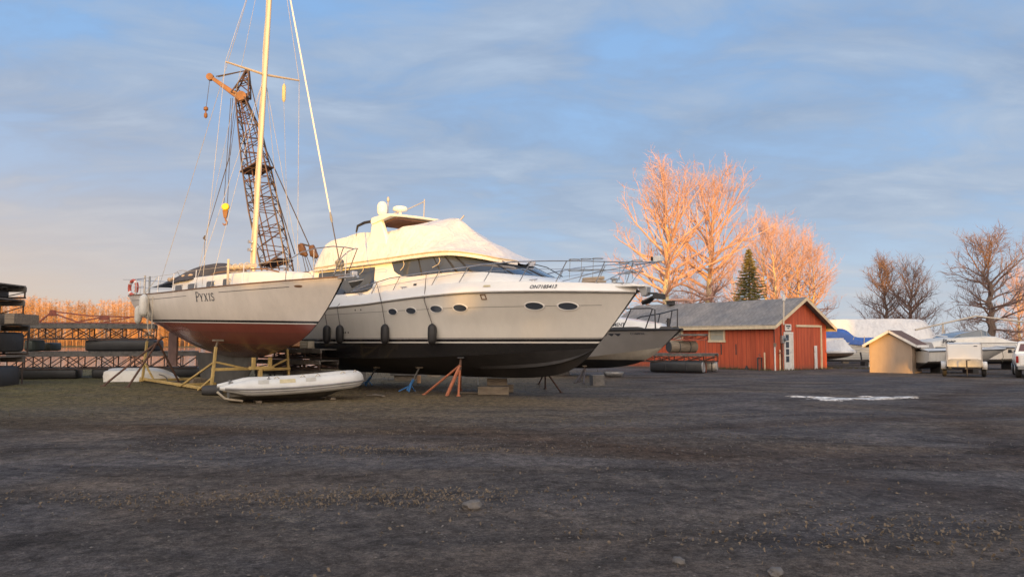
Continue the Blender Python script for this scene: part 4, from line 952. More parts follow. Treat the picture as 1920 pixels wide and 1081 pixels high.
mb = MB(); mb.grid([hs(Dc, Bc, f, .1) for f in (0, .15, .4, .7, 1)]); mb.grid([hs(Bc, Tc, f) for f in (0, .5, 1)])
roofc = hs(Tc, Tc, 0); mb.poly(roofc)
aft = [L(13.0, o_, z_) for o_, z_ in ((1.78, 2.75), (1.66, 3.4), (1.62, 4.12), (-1.62, 4.12), (-1.66, 3.4), (-1.78, 2.75))]; mb.poly(aft)
link('deckhouse', mb, MT['white'], yacht, ang=40)
def side_pt(s, z, off=.012, side=1):          # starboard wall of the house at given s, z (aft part and side windows)
    us = [i / 400 for i in range(401)]
    f = (z - 3.55) / .6
    u = min(us[:330], key=lambda q: abs(crv(Bc, q).lerp(crv(Tc, q), max(0, f)).x - s))
    if z >= crv(Bc, u).z:
        b, t = crv(Bc, u), crv(Tc, u); k = (z - b.z) / (t.z - b.z); p = b.lerp(t, k)
    else:
        d, b = crv(Dc, u), crv(Bc, u); k = (z - d.z) / (b.z - d.z); p = d.lerp(b, k)
    return L(s, (p.y + off) * side, z)
# glazing band: a skin 12 mm proud of the house from the round aft corner to the front of the windscreen
for side in (1, -1):
    mb = MB(); rows = []
    for i in range(61):
        u = .25 + .75 * i / 60; lo = crv(Bc, u); hi = crv(Tc, u); f0 = .04; cut = max(0, 1 - (u - .25) / .075)
        f0 = .04 + .9 * (1 - math.sqrt(max(0, 1 - cut ** 2)))
        rows.append([L(p.x - .012, (max(0, p.y) + .012) * side, p.z) for p in (lo.lerp(hi, f0 + (.97 - f0) * k) for k in (0, .5, 1))])
    mb.grid(rows); wd = link('window', mb, MT['glass'], yacht)
    for u0, u1 in ((.36, .364), (.44, .444), (.51, .522), (.585, .60), (.80, .812), (.985, 1.0)):
        mb = MB(); mb.grid([[L(p.x - .02, (max(0, p.y) + .018) * side, p.z) for p in (crv(Bc, u).lerp(crv(Tc, u), k) for k in (.04, .5, .97))] for u in (u0, u1)]); link('mullion', mb, MT['black'], wd, solid=.012)
    pts = [(9.05, 4.02), (12.3, 4.02), (12.45, 3.2), (9.6, 3.2), (9.3, 3.23), (9.1, 3.32), (9.02, 3.5)] 
    mb = MB(); mb.slab([side_pt(a_, b_, -.03, side) for a_, b_ in pts], L(0, .045 * side, 0)); w2 = link('window', mb, MT['glass'], yacht)
    mb = MB(); mb.grid([[side_pt(10.55, z_, .0155, side), side_pt(10.65, z_, .0155, side)] for z_ in (3.22, 3.6, 4.0)]); mb.grid([[side_pt(a_, 3.48, .0155, side), side_pt(a_, 3.52, .0155, side)] for a_ in (9.1, 10, 11, 12.4)]); link('mullion', mb, MT['black'], w2, solid=.008)
# windscreen wipers
for o_ in (.75, -.75):
    mb = MB(); mb.tube([L(3.1, o_ * .9, 3.52), L(3.9, o_ * 1.2, 3.86), L(4.3, o_ * .9, 3.98)], .014, 5); link('wiper', mb, MT['black'], yacht)
# portholes
for S, Z, w, h in ((1.75, 2.56, .25, .10), (2.64, 2.58, .25, .10), (4.93, 2.57, .23, .10), (5.79, 2.56, .22, .10), (6.81, 2.53, .21, .095), (7.63, 2.52, .2, .095)):
    for side in (1, -1):
        mb = MB(); E_ = lambda k, off: [YT.on(S + w * k * math.cos(q), Z + h * k * math.sin(q), off, side) for q in [j * math.pi / 14 for j in range(28)]]
        mb.grid([E_(1.16, .004), E_(1.12, .018), E_(1.0, .02), E_(.97, .006)], closed=True); pf = link('porthole', mb, MT['white'], yacht)
        mb = MB(); mb.poly(E_(.99, .008)); link('pane', mb, MT['glass'], pf, smooth=False)
link('cove_line', strip(YT, .9, 12.8, lambda s_: 2.575 - .012 * max(0, s_ - 5), .012, 60), MT['grey'], yacht)
for S, Z in ((10.2, 1.9), (10.3, 1.9), (10.05, 1.9), (9.2, 2.62), (9.5, 2.62)):
    mb = MB(); mb.poly([YT.on(S + .03 * math.cos(q), Z + .03 * math.sin(q), .006) for q in [j * .524 for j in range(12)]]); link('drain', mb, MT['black'], yacht, smooth=False)
mb = MB(); sq = lambda k, off: [YT.on(4.03 + a_ * k, 2.86 + b_ * k, off) for a_, b_ in ((-.085, -.075), (.085, -.075), (.085, .075), (-.085, .075))]
mb.grid([sq(1, .006), sq(.97, .02), sq(.72, .02), sq(.7, .008)], closed=True); link('hatch_ring', mb, MT['rwood'], yacht)
def onb(u, v): return bulw(2.62 - u * 1.05, 3.04 + v * 1.0 - .008 * u, .014)
link('registration_number', text_mesh('ON7185413', .135, onb, .15, .002), MT['letter'], yacht, smooth=False)
mb = MB(); mb.poly([side_pt(6.9 + a_, 3.34 + b_, .012) for a_, b_ in ((-.07, -.03), (.07, -.03), (.07, .03), (-.07, .03))]); link('vent', mb, MT['letter'], yacht, smooth=False)
mb = MB(); mb.poly([bulw(3.9 + a_, 3.13 + b_, .01) for a_, b_ in ((-.12, 0), (.12, 0), (.1, .05), (-.1, .05))]); link('badge', mb, MT['patch'], yacht, smooth=False)
# shrink wrap
ST = [(12.8, 1.5, 4.13, 1.3, 4.39, 4.53), (12.5, 1.72, 4.12, 1.45, 4.79, 4.98), (11.9, 1.8, 4.12, 1.5, 5.09, 5.28), (11, 1.86, 4.13, 1.5, 5.19, 5.35), (10, 1.86, 4.14, 1.45, 5.27, 5.44), (9.3, 1.86, 4.15, 1.4, 5.19, 5.37), (8.6, 1.86, 4.16, 1.35, 5.21, 5.49), (8, 1.85, 4.17, 1.25, 5.32, 5.62), (7.3, 1.84, 4.19, 0.95, 5.26, 5.63), (6.8, 1.82, 4.2, 0.75, 5.19, 5.53), (6.2, 1.78, 4.21, 0.85, 4.86, 5.09), (5.4, 1.66, 4.19, 0.9, 4.46, 4.61), (4.75, 1.3, 4.09, 0.75, 4.16, 4.23), (4.3, 0.8, 3.97, 0.45, 4, 4.02), (4.05, 0.25, 3.91, 0.12, 3.9, 3.9)]
def wst(x):
    i = min(int(x), len(ST) - 2); f = x - i
    p = [Vector(ST[max(0, min(len(ST) - 1, i + k))][0:3]) for k in (-1, 0, 1, 2)]; q = [Vector(ST[max(0, min(len(ST) - 1, i + k))][3:6]) for k in (-1, 0, 1, 2)]
    cm = lambda a: .5 * ((2 * a[1]) + (a[2] - a[0]) * f + (2 * a[0] - 5 * a[1] + 4 * a[2] - a[3]) * f * f + (-a[0] + 3 * a[1] - 3 * a[2] + a[3]) * f ** 3)
    return cm(p), cm(q)
mb = MB(); rows = []; NX = 84
for i in range(NX + 1):
    a_, b_ = wst((len(ST) - 1) * i / NX); s_, eo, ez = a_; so, sz, rz_ = b_; row = []
    prof = [(eo - .10, ez - .06), (eo, ez - .05), (eo + .01, ez + .02), (eo - .01, ez + .09)]
    for k in range(1, 9): f = k / 8; prof.append((eo + (so - eo) * f + .10 * math.sin(f * math.pi) * (eo - so), ez + .09 + (sz - ez - .09) * f - .05 * math.sin(f * math.pi) * (sz - ez)))
    for k in range(1, 6): f = k / 5; prof.append((so * (1 - f), sz + (rz_ - sz) * f - .06 * math.sin(f * math.pi) * (rz_ - sz)))
    for side in (1, -1):
        for o_, z_ in prof if side == 1 else list(reversed(prof[:-1])):
            w = noise.noise(Vector((s_ * 1.5, z_ * .9, o_ * side * .6))) * .045 + noise.noise(Vector((s_ * 3.5 + z_ * 1.2, z_ * 1.6, side * 3))) * .024
            fz = min(1, max(0, (z_ - ez - .02) * 5))
            row.append(L(s_, (o_ + w * fz) * side, z_ + w * .5 * fz))
    rows.append(row)
mb.grid(rows); mb.poly(rows[0]); sw = link('shrink_wrap', mb, MT['wrap'], yacht, ang=55)
mb = MB(); mb.tube([r[2] + Vector((0, -.012, .05)) for r in rows], .022, 5); link('wrap_band', mb, MT['rope'], sw)
mb = MB(); mb.tube([L(7.1, 0, 5.3), L(7.0, -.35, 5.72)], .03, 6); link('wrap_pole', mb, MT['wire'], sw)
for s_, dx in ((7.5, .0), (5.9, .12), (9.6, .05)):
    mb = MB(); mb.tube([side_pt(s_, 4.1, .1), side_pt(s_ - .06, 4.0, .1), side_pt(s_ - .02, 3.9, .1), side_pt(s_ + .12 + dx, 3.82, .08)], .012, 5); link('loose_strap', mb, MT['rope'], sw)
# radar arch with domes
ar = None
for side in (1, -1):
    mb = MB(); mb.slab([L(9.62, 1.62 * side, 4.2), L(8.5, 1.62 * side, 4.2), L(8.62, 1.58 * side, 4.95), L(8.98, 1.55 * side, 5.62), L(9.12, 1.55 * side, 5.72), L(9.38, 1.55 * side, 5.72), L(9.42, 1.56 * side, 5.6)], L(0, -.16 * side, 0))
    q = link('arch_leg', mb, MT['white'], yacht, bevel=.04)
mb = MB(); mb.grid([[L(s_, o_, z_ + .05 * (1 - (o_ / 1.6) ** 2)) for s_, z_ in ((8.38, 5.64), (8.36, 5.71), (8.7, 5.74), (9.38, 5.68), (9.44, 5.56), (9.38, 5.46))] for o_ in (1.6, 1.0, .4, -.4, -1.0, -1.6)], closed=True, cap=True)
ar = link('radar_arch', mb, MT['white'], yacht, bevel=.015)
mb = MB(); mb.slab([L(8.42, 1.36, 5.612), L(9.34, 1.36, 5.446), L(9.34, -1.36, 5.446), L(8.42, -1.36, 5.612)], L(0, 0, -.02)); link('underside_panel', mb, mat('brown_underside', (.16, .085, .07), .8), ar)  # thin brown panel under the arch crossbar
mb = MB(); mb.lathe([(.08, 0), (.13, .04), (.16, .10), (.164, .12), (.168, .18), (.172, .28), (.16, .37), (.12, .44), (.064, .475), (.008, .485)], L(9.2, 1.3, 5.76), 22); link('satellite_dome', mb, MT['white'], ar, ang=60)
mb = MB(); mb.lathe([(.05, 0), (.045, .14), (.10, .15), (.235, .19), (.25, .21), (.252, .28), (.225, .325), (.15, .35), (.01, .358)], L(9.1, .62, 5.80), 22); link('radar_dome', mb, MT['white'], ar, ang=60)
mb = MB(); mb.tube([L(9.2, 1.05, 5.8), L(9.05, .3, 6.1), L(8.95, -.32, 6.42)], .022, 6); mb.tube([L(8.95, -.32, 6.5), L(8.9, -.25, 5.7)], .02, 6); link('light_frame', mb, MT['wire'], ar)
mb = MB(); mb.tube([L(9.35, .95, 5.75), L(9.4, .9, 6.3)], .02, 6); mb.lathe([(.03, 0), (.05, .04), (.05, .12), (.02, .18)], L(9.4, .9, 6.3), 10); link('mast_light', mb, MT['wire'], ar)
mb = MB(); mb.tube([L(9.5, 1.45, 5.6), L(9.9, 1.5, 5.58), L(10.25, 1.52, 5.5), L(10.32, 1.52, 5.3)], [.05, .05, .045, .03], 6); mb.tube([L(10.32, 1.52, 5.35), L(10.34, 1.52, 4.5)], .01, 4); link('outrigger_arm', mb, MT['black'], ar)
# bow rail
rz_c = [(9.9, 1.92, 3.27), (8.8, 1.97, 3.46), (7.9, 1.97, 3.58), (6.2, 1.95, 3.66), (5.0, 1.8, 3.72), (4.2, 1.63, 3.78), (3.1, 1.34, 3.82), (2.15, 1.03, 3.8), (1.3, .74, 3.76), (.68, .5, 3.72), (.1, .32, 3.68), (-.45, .18, 3.66)]
for side in (1, -1):
    mb = MB(); mb.tube([L(a_, b_ * side, c_) for a_, b_, c_ in rz_c] + ([L(-.62, 0, 3.66)] if side == 1 else []), .018, 6); hr = link('bow_rail', mb, MT['chrome'], yacht)
    mb = MB(); mb.tube([L(s_, max(.12, dko(s_) - .07) * side, dkz(s_) + h) for s_, h in ((10, .16), (7.5, .2), (5, .28), (3, .34), (1.5, .36), (.3, .36))], .008, 5); mb.tube([L(1.9, .8 * side, dkz(1.9) + .02), L(.9, .48 * side, dkz(.9) + .3), L(-.5, .12 * side, 3.64)], .013, 6); link('lower_rail', mb, MT['chrome'], hr)
    for s_ in (8.85, 7.75, 6.0, 4.95, 4.1, 3.0, 2.0, 1.0, .25):
        i = min(range(len(rz_c) - 1), key=lambda k: abs(rz_c[k][0] - s_ + .3)); sx_ = s_ - .32
        j = next(k for k in range(len(rz_c) - 1) if rz_c[k + 1][0] <= sx_ <= rz_c[k][0]); f = (rz_c[j][0] - sx_) / (rz_c[j][0] - rz_c[j + 1][0]); tp = Vector(rz_c[j]).lerp(Vector(rz_c[j + 1]), f)
        mb = MB(); mb.tube([L(s_ + .05, max(.1, dko(s_) - .06) * side, dkz(s_) - .03), L(tp.x, tp.y * side, tp.z)], .014, 6); link('stanchion', mb, MT['chrome'], hr)
# wire fender baskets on the rail
for side, s0 in ((1, 1.45), (-1, 1.0)):
    mb = MB()
    for k in range(3):
        cs, co = s0 - .30 * k, (.83 - .12 * k) * side
        for zz, kk in ((3.80, 1.0), (3.50, 1.15)): mb.tube([L(cs + .15 * kk * math.cos(q), co + .15 * kk * math.sin(q), zz) for q in [j * .5236 for j in range(12)]], .009, 4, closed=True)
        for q in (1.2,): mb.tube([L(cs + .15 * math.cos(q), co + .12 * math.sin(q), 3.82), L(cs + .15 * math.cos(q) + .03, co + .12 * math.sin(q), 3.30)], .008, 4)
    link('fender_basket', mb, MT['grey'], yacht)
# foredeck gear, pulpit platform and anchor
mb = MB(); mb.box(L(1.35, .1, 3.24), (.5, .5, .08)); mb.tube([L(1.6, .3, 3.3), L(1.1, -.05, 3.34)], .05, 8); link('cushion', mb, MT['tan'], yacht, bevel=.03)
mb = MB(); mb.lathe([(.12, 0), (.12, .05), (.07, .08), (.06, .15), (.1, .17), (.1, .2), (.02, .22)], L(.75, 0, 3.1), 14); mb.box(L(.5, .14, 3.14), (.3, .08, .06)); mb.box(L(.5, -.14, 3.14), (.3, .08, .06)); link('windlass', mb, MT['galv'], yacht)
mb = MB(); mb.slab([L(.5, .3, 3.04), L(-.1, .28, 3.03), L(-.32, .16, 3.02), L(-.32, -.16, 3.02), L(-.1, -.28, 3.03), L(.5, -.3, 3.04)], L(0, 0, .06)); plt = link('bow_platform', mb, MT['white'], yacht, bevel=.015)
mb = MB(); mb.slab([L(-.08, .1, 3.02), L(-.36, .1, 3.02), L(-.34, .1, 2.8), L(-.2, .1, 2.78)], L(0, -.2, 0)); link('anchor_roller', mb, MT['galv'], plt, bevel=.01)
mb = MB(); mb.tube([L(.2, 0, 2.98), L(-.3, 0, 2.86), L(-.62, 0, 2.84)], .03, 6); mb.slab([L(-.25, .2, 2.60), L(-.62, .02, 2.80), L(-.66, -.02, 2.80), L(-.25, -.22, 2.60), L(-.15, 0, 2.55)], L(0, 0, .05)); mb.slab([L(-.56, .14, 2.86), L(-.78, .14, 2.82), L(-.78, .14, 2.68), L(-.56, .14, 2.7)], L(0, -.28, 0)); link('anchor', mb, MT['darkgrey'], plt, bevel=.01)
mb = MB(); mb.box(L(-.55, -.15, 3.75), (.22, .16, .15)); sl = link('searchlight', mb, MT['wtrim'], yacht, bevel=.02)
mb = MB(); mb.box(L(-.55, -.065, 3.75) + L(.12, 0, 0), (.012, .12, .11)); link('lens', mb, MT['black'], sl)
for s_ in (2.6, 7.2, 9.4):
    mb = MB(); mb.tube([L(s_ - .14, dko(s_) - .02, dkz(s_) + .05), L(s_ + .14, dko(s_) - .02, dkz(s_) + .05)], .018, 6); mb.tube([L(s_ - .05, dko(s_) - .02, dkz(s_)), L(s_ - .05, dko(s_) - .02, dkz(s_) + .05)], .014, 5); mb.tube([L(s_ + .05, dko(s_) - .02, dkz(s_)), L(s_ + .05, dko(s_) - .02, dkz(s_) + .05)], .014, 5); link('cleat', mb, MT['chrome'], yacht)
# black fenders hung along the starboard side
for S, zc, lab, tp in ((6.08, 1.86, 'black fender hanging nearest the bow of the motor yacht, on a long dark line', (6.2, 1.95, 3.66)), (8.0, 1.84, 'second black fender from the bow of the motor yacht, below the small portholes', (8.6, 1.97, 3.5)), (10.35, 1.84, 'black fender beside the bow of the sailboat, second from the left', (10.3, 1.9, 3.1)), (11.1, 1.86, 'leftmost black fender of the motor yacht, half hidden by the sailboat bow', (10.9, 1.9, 3.05))):
    hang_fender(YT.on(S, 1.86, .135) * 1, YM, .63, .13, 'black', [YT.on(S + .04, 2.84, .05), L(*tp)], lab, 'black fenders along the yacht')
# ---- supports under the yacht
def und(S, O_):                                # height of the bottom of the yacht above local point
    t = max(.002, min(.99, (S - 1.4) / (LY - 1.4))); c_, k_ = yCh(t), yKe(t); f = min(1, abs(O_) / max(c_[1], .05)); return k_[2] + (c_[2] - k_[2]) * f
def yw(S, O_, z): return YM @ L(S, O_, z)
def pole_stand(label, px, py, top_so, m, group):
    x, y = g(px, py); z0 = gz(x, y); t = thing('jack_stand', label, 'jack stand', (x, y, z0), .3, group)
    tw = yw(top_so[0], top_so[1], und(*top_so) - .06); Mi = Matrix.Rotation(-.3, 3, 'Z'); tl = Mi @ (tw - t.location)
    mb = MB(); mb.tube([(0, 0, .05), tl * .52], .045, 8); link('post', mb, MT[m], t)
    mb = MB(); mb.tube([tl * .5, tl], .026, 8); q = link('jack_screw', mb, MT['galv'], t)
    mb = MB(); mb.box(tl, (.2, .2, .04)); link('pad', mb, MT['wood'], q)
    for k in range(3):
        a_ = k * 2.094 + .5; mb = MB(); mb.tube([tl * .28, (.30 * math.cos(a_), .30 * math.sin(a_), .015)], .02, 6); link('leg', mb, MT[m], t)
pole_stand('blue post stand under the middle of the motor yacht', 765, 733, (7.6, 1.0), 'blue', 'blue stands')
pole_stand('darker blue post stand just behind the right end of the inflatable dinghy', 686, 722, (9.8, 1.0), 'blue', 'blue stands')
ap = yw(5.35, 1.35, und(5.35, 1.35) - .28)
tripod('jack_stand', 'orange tripod stand under the forward side of the motor yacht', [g(796, 738), g(860, 741), g(864, 731)], ap, ap + Vector((.02, .05, .22)), 'orange', .034, 'tripod stands', padm='darkgrey', post=(*g(838, 741), .0))
ap = yw(3.5, -.35, und(3.5, .35) - .12)
tripod('jack_stand', 'dull red tripod stand under the chin of the motor yacht bow', [g(1022, 727), g(1052, 733), g(1010, 720)], ap, ap + Vector((0, .02, .08)), 'rust', .028, 'tripod stands', padm='darkgrey')
def blocks(label, px, py, dims, rz, m='wood', z=0.0, group='timber cribbing blocks'):
    x, y = g(px, py); return one('timber_block', label, 'timber block', MB().box((0, 0, dims[2] / 2), dims), MT[m], loc=(x, y, gz(x, y) - .015 + z), rz=rz, group=group, bevel=.012)
blocks('long squared timber lying lowest under the front of the yacht keel', 925, 737, (.95, .34, .25), .05)
blocks('shorter timber on top of the lowest block under the front of the yacht keel', 932, 735, (.62, .30, .23), .1, z=.26)
blocks('timber standing on end right of the cribbing under the yacht keel', 955, 733, (.22, .3, .27), .2)
blocks('pale new block end between the timbers and the keel of the yacht bow', 916, 731, (.11, .12, .14), .3, 'fresh', z=.45)
blocks('wide low concrete-grey block behind the blue post stand', 762, 712, (1.2, .6, .42), -.1, 'plank', z=.2)
blocks('timber under the wide grey block behind the blue post stand', 762, 712, (.9, .5, .19), -.1, 'wood')
blocks('short upright pale timber just right of the blue post stand', 786, 717, (.14, .14, .3), .2, 'fresh')
blocks('pale timber block between the blue and orange stands', 812, 705, (.3, .25, .24), .1, 'fresh', z=.35)
blocks('dark timber under the pale block between the blue and orange stands', 814, 705, (.6, .4, .34), .1, 'wood')
blocks('pale square timber end glowing behind the bow of the inflatable dinghy', 671, 712, (.18, .16, .24), .3, 'fresh', z=.86)
blocks('stack of grey timber under the stern of the motor yacht', 668, 712, (.8, .7, .85), .2, 'plank')
blocks('pale stick of timber wedged on the grey block behind the blue post stand', 752, 711, (.55, .1, .1), .0, 'fresh', z=.64)
blocks('timber block under the keel of the grey patrol boat', 1119, 722, (.45, .4, .4), .2, 'plank')
mb = MB(); mb.beam((-.4, 0, .3), (.4, 0, .3), .05, .05).beam((-.4, 0, .42), (.4, 0, .42), .05, .05).beam((.4, 0, .02), (.4, 0, .44), .05, .05).beam((-.4, 0, .02), (-.4, 0, .44), .05, .05)
x, y = g(876, 722); one('steel_trestle', 'low grey steel trestle under the yacht right of the orange tripod', 'trestle', mb, MT['galv'], loc=(x, y, gz(x, y)), rz=.1)
for a_, b_, lab in (((690, 741), (722, 742), 'thin pale board lying on the ground right of the inflatable dinghy, lower one'), ((702, 739), (720, 743), 'thin pale board lying slantwise over another right of the inflatable dinghy'), ((862, 736), (910, 736), 'long pale board lying right of the orange tripod')):
    pa, pb = Vector((*g(*a_), 0)), Vector((*g(*b_), 0)); mid = (pa + pb) / 2; d = pb - pa
    one('board', lab, 'board', MB().box((0, 0, 0), (d.length, .09, .03)), MT['wood'], loc=(mid.x, mid.y, gz(mid.x, mid.y) + .03), rz=math.atan2(d.y, d.x), group='boards on the ground', bevel=.004)
# ================================================================== PATROL BOAT
PB = at(1277, 618, 34.0); PA = R(-43); LP = 8.6
pat = thing('patrol_boat', 'grey enforcement boat with black bow rails and black bottom, right behind the yacht bow', 'patrol boat', (PB.x, PB.y, 0), PA)
PM = Matrix.Translation((PB.x, PB.y, 0)) @ Matrix.Rotation(PA, 4, 'Z')
pS = lambda t: (LP * t, .10 + 1.22 * gp(LP * t / 4.2, 2.2), 2.10 - .05 * t)
pC = lambda t: (.92 + (LP - .92) * t, .02 + 1.08 * gp(LP * t / 4.6, 1.7), 1.36 - .62 * gp(t * 1.35, 1.5))
pK = lambda t: (.92 + (LP - .92) * t, .01, 1.36 - 1.02 * (1 - math.exp(-LP * t / 1.25)))
PT = Hull([pS, pC], 40, 6, bez=False); PBt = Hull([pC, lambda t: tuple((Vector(pC(t)) + Vector(pK(t))) * .5 + Vector((0, .04, -.02)) * min(1, t * 8)), pK], 40, 6, bez=False)
MT['palu'] = mat('bare_grey_aluminium', (.40, .385, .37), .45, .35, var=.1, scale=1.2, alt=(.33, .31, .29), altamt=.3)
MT['pbot'] = bands('patrol_bottom_paint_and_bounce', .80, .0, [(-2, (.016, .018, .024)), (0, (.46, .42, .35))], .55, .05, .12)  # black bottom paint, with reflected light painted as a yellowish band above it
mb = MB(); PT.mesh(mb, 1.5); link('hull', mb, MT['palu'], pat, ang=30)
mb = MB(); PBt.mesh(mb, 1.5); link('bottom', mb, MT['pbot'], pat, ang=30)
for side in (1, -1):
    mb = MB(); mb.tube([L(p[0], (p[1] + .02) * side, p[2] + .02) for p in (pS((i / 40) ** 1.5) for i in range(41))], .055, 6); link('gunwale', mb, MT['black'], pat)
    for s0, s1 in ((1.3, 2.9), (4.1, 6.5), (.25, .75)):
        mb = MB(); rows = []
        for i in range(12):
            s_ = s0 + (s1 - s0) * i / 11; q = pS(s_ / LP); h = .09 * min(1, min(i, 11 - i) / 1.5 + .01); rows.append([L(s_, (q[1] + .03) * side, q[2] + .04), L(s_, (q[1] + .02) * side, q[2] + .05 + h), L(s_, (q[1] - .09) * side, q[2] + .05 + h), L(s_, (q[1] - .1) * side, q[2] + .04)])
        mb.grid(rows); link('rail_base', mb, MT['blackmetal'], pat)
mb = MB(); mb.grid([[L(p[0], p[1] * k, p[2] - .02) for k in (1, 0, -1)] for p in (pS((i / 20) ** 1.3) for i in range(21))]); link('deck', mb, MT['galv'], pat)
mb = MB(); rows = []
for s_, w, zt in ((.85, .40, 2.16), (1.0, .45, 2.36), (2.2, .62, 2.54), (3.6, .85, 2.72), (4.9, .95, 2.82), (6.0, .95, 3.3), (7.6, .95, 3.3)):
    rows.append([L(s_, o_, z_) for o_, z_ in ((w * 1.12, 2.06), (w, zt - .08), (w * .88, zt), (0, zt + .04), (-w * .88, zt), (-w, zt - .08), (-w * 1.12, 2.06))])
mb.grid(rows); mb.poly(rows[0]); mb.poly(rows[-1]); link('cabin', mb, MT['white'], pat, ang=35)
def pcab(u, v):
    s_ = 3.85 - u * .98; z_ = 2.27 + v; f = (s_ - 2.2) / 1.4; w = .62 + .23 * f; zt = 2.54 + .18 * f
    k = (z_ - 2.06) / (zt - .08 - 2.06); return L(s_, w * (1.12 - .12 * k) + .012, z_)
link('lettering', text_mesh('ENFORCEMENT', .21, pcab, 0, .004), MT['letter'], pat, smooth=False)
for k in range(4):
    mb = MB(); mb.poly([PT.on(2.5 + .3 * k + a_, 1.9 + b_, .008) for a_, b_ in ((.15, .05), (-.15, .05), (-.05, -.05), (.02, -.06))]); link('chevron', mb, MT['letter'], pat, smooth=False)
link('registration_number', text_mesh('C11660ON', .12, lambda u, v: PT.on(1.95 - u, 1.90 + v, .008), 0, .003), MT['letter'], pat, smooth=False)
mb = MB(); q = pS(3.6 / LP); mb.tube([L(3.35, q[1] - .05, q[2] + .17), L(3.6, q[1] - .05, q[2] + .14), L(3.85, q[1] - .05, q[2] + .17)], .02, 6); mb.tube([L(3.52, q[1] - .05, q[2]), L(3.52, q[1] - .05, q[2] + .15)], .02, 6); mb.tube([L(3.68, q[1] - .05, q[2]), L(3.68, q[1] - .05, q[2] + .15)], .02, 6); link('cleat', mb, MT['blackmetal'], pat)
def pz(s, o, h): return L(s, o, 2.1 + h)
mb = MB(); so_ = pS(2.3 / LP)[1] - .06
mb.tube([pz(4.6, 1.1, .93), pz(3.2, 1.05, .93), pz(1.15, .58, .92), pz(.95, .52, .86), pz(.93, .52, .05)], .03, 6)
mb.tube([pz(2.35, .95, .02), pz(1.95, .82, .93)], .026, 6); mb.tube([pz(3.9, 1.12, .02), pz(3.5, 1.06, .93)], .026, 6); mb.tube([pz(1.35, .66, .04), pz(1.05, .57, .88)], .026, 6); link('bow_rail', mb, MT['blackmetal'], pat)
mb = MB(); mb.tube([pz(3.0, -1.05, .42), pz(2.9, -1.04, .56), pz(2.7, -1.02, .62), pz(1.4, -.72, .74), pz(.28, -.2, .88), pz(.3, -.2, .0)], .03, 6)
mb.tube([pz(1.75, -.8, .04), pz(1.5, -.74, .73)], .024, 6); mb.tube([pz(.9, -.5, .04), pz(.65, -.36, .82)], .024, 6); link('bow_rail', mb, MT['blackmetal'], pat)
mb = MB(); mb.tube([pz(.62, 0, 0), pz(.62, 0, .5)], .07, 10); mb.tube([pz(.62, -.16, .36), pz(.62, .16, .36)], .03, 6); link('towing_bitt', mb, MT['blackmetal'], pat)
x, y = g(1150, 706); mb = MB(); mb.grid([[(-.42, -.22, .24), (.42, -.22, .24), (.42, .22, .24), (-.42, .22, .24)], [(-.33, -.17, .03), (.33, -.17, .03), (.33, .17, .03), (-.33, .17, .03)]], closed=True); mb.poly([(-.33, -.17, .03), (.33, -.17, .03), (.33, .17, .03), (-.33, .17, .03)])
one('tub', 'small grey plastic tub on the gravel under the bow of the patrol boat', 'tub', mb, MT['galv'], loc=(x, y, gz(x, y)), rz=.2, solid=.02)
tripod('jack_stand', 'dark stand holding up the bottom of the patrol boat', [g(1085, 716), g(1094, 720), g(1078, 719)], PM @ L(4.6, .7, .42), PM @ L(4.6, .7, .5), 'dsteel', .03, 'tripod stands')
p = PM @ L(6.8, 0, 0); one('timber_block', 'dark timber cribbing further aft under the patrol boat', 'timber block', MB().box((0, 0, .17), (1.4, .4, .36)), MT['plank'], loc=(p.x, p.y, 0), rz=PA + 1.57, group='timber cribbing blocks', bevel=.012)
# ================================================================== RED BARN
BB = R(38); BX, BYY = 14.5, 44.6; BW, BL = 5.3, 12.4; EL_, ER_, RZ_ = 2.62, 2.55, 4.02
barn = thing('red_barn', 'low red board barn with grey shingle roof and cream trim below tall sunlit trees', 'barn', (BX, BYY, 0), BB)
# local: x along the gable front (to the right), y along the side wall going back
mb = MB()
gab = [(0, 0, -.2), (BW, 0, -.2), (BW, 0, ER_), (BW / 2, 0, RZ_), (0, 0, EL_)]
mb.poly(gab); mb.poly([(x, BL, z) for x, y, z in gab]); mb.poly([(0, 0, -.2), (0, 0, EL_), (0, BL, EL_), (0, BL, -.2)]); mb.poly([(BW, 0, -.2), (BW, 0, ER_), (BW, BL, ER_), (BW, BL, -.2)])
link('wall', mb, MT['siding'], barn, smooth=False)
def slope(x): return EL_ + (RZ_ - EL_) * x / (BW / 2) if x <= BW / 2 else RZ_ + (ER_ - RZ_) * (x - BW / 2) / (BW / 2)
xl, xr, yf, yb = -.42, BW + .45, -.42, BL + .35
for x0, x1 in ((xl, BW / 2), (BW / 2, xr)):
    a0, a1 = Vector((x0, 0, slope(x0) + .06)), Vector((x1, 0, slope(x1) + .06)); d = (a1 - a0); nrm = Vector((-d.z, 0, d.x)).normalized() * .06
    ny = 20; rows = []
    for i in range(ny + 1):
        y_ = yf + (yb - yf) * i / ny; sag = -.05 * math.sin(math.pi * i / ny)
        rows.append([tuple(a0.lerp(a1, k) + Vector((0, y_, sag + .012 * noise.noise(Vector((i * .7, k * 3, x0)))))) for k in (0, .33, .66, 1)])
    top = [[tuple(Vector(p) + nrm) for p in r] for r in rows]
    mb = MB(); mb.grid(top); mb.grid(rows)
    for q in (0, -1): mb.grid([rows[q], top[q]])
    mb.grid([[r[0] for r in rows], [r[0] for r in top]])
    # rotate slope into plan for the shingle pattern: object space is fine, the roof pitch is low
    rf_ = link('roof', mb, MT['shingle'], barn, smooth=False)
    mb = MB(); mb.beam(a0 + Vector((0, yf - .012, -.05)), a1 + Vector((0, yf - .012, -.05)), .024, .17, up=(0, 0, 1)); link('barge_board', mb, MT['cream'], barn)
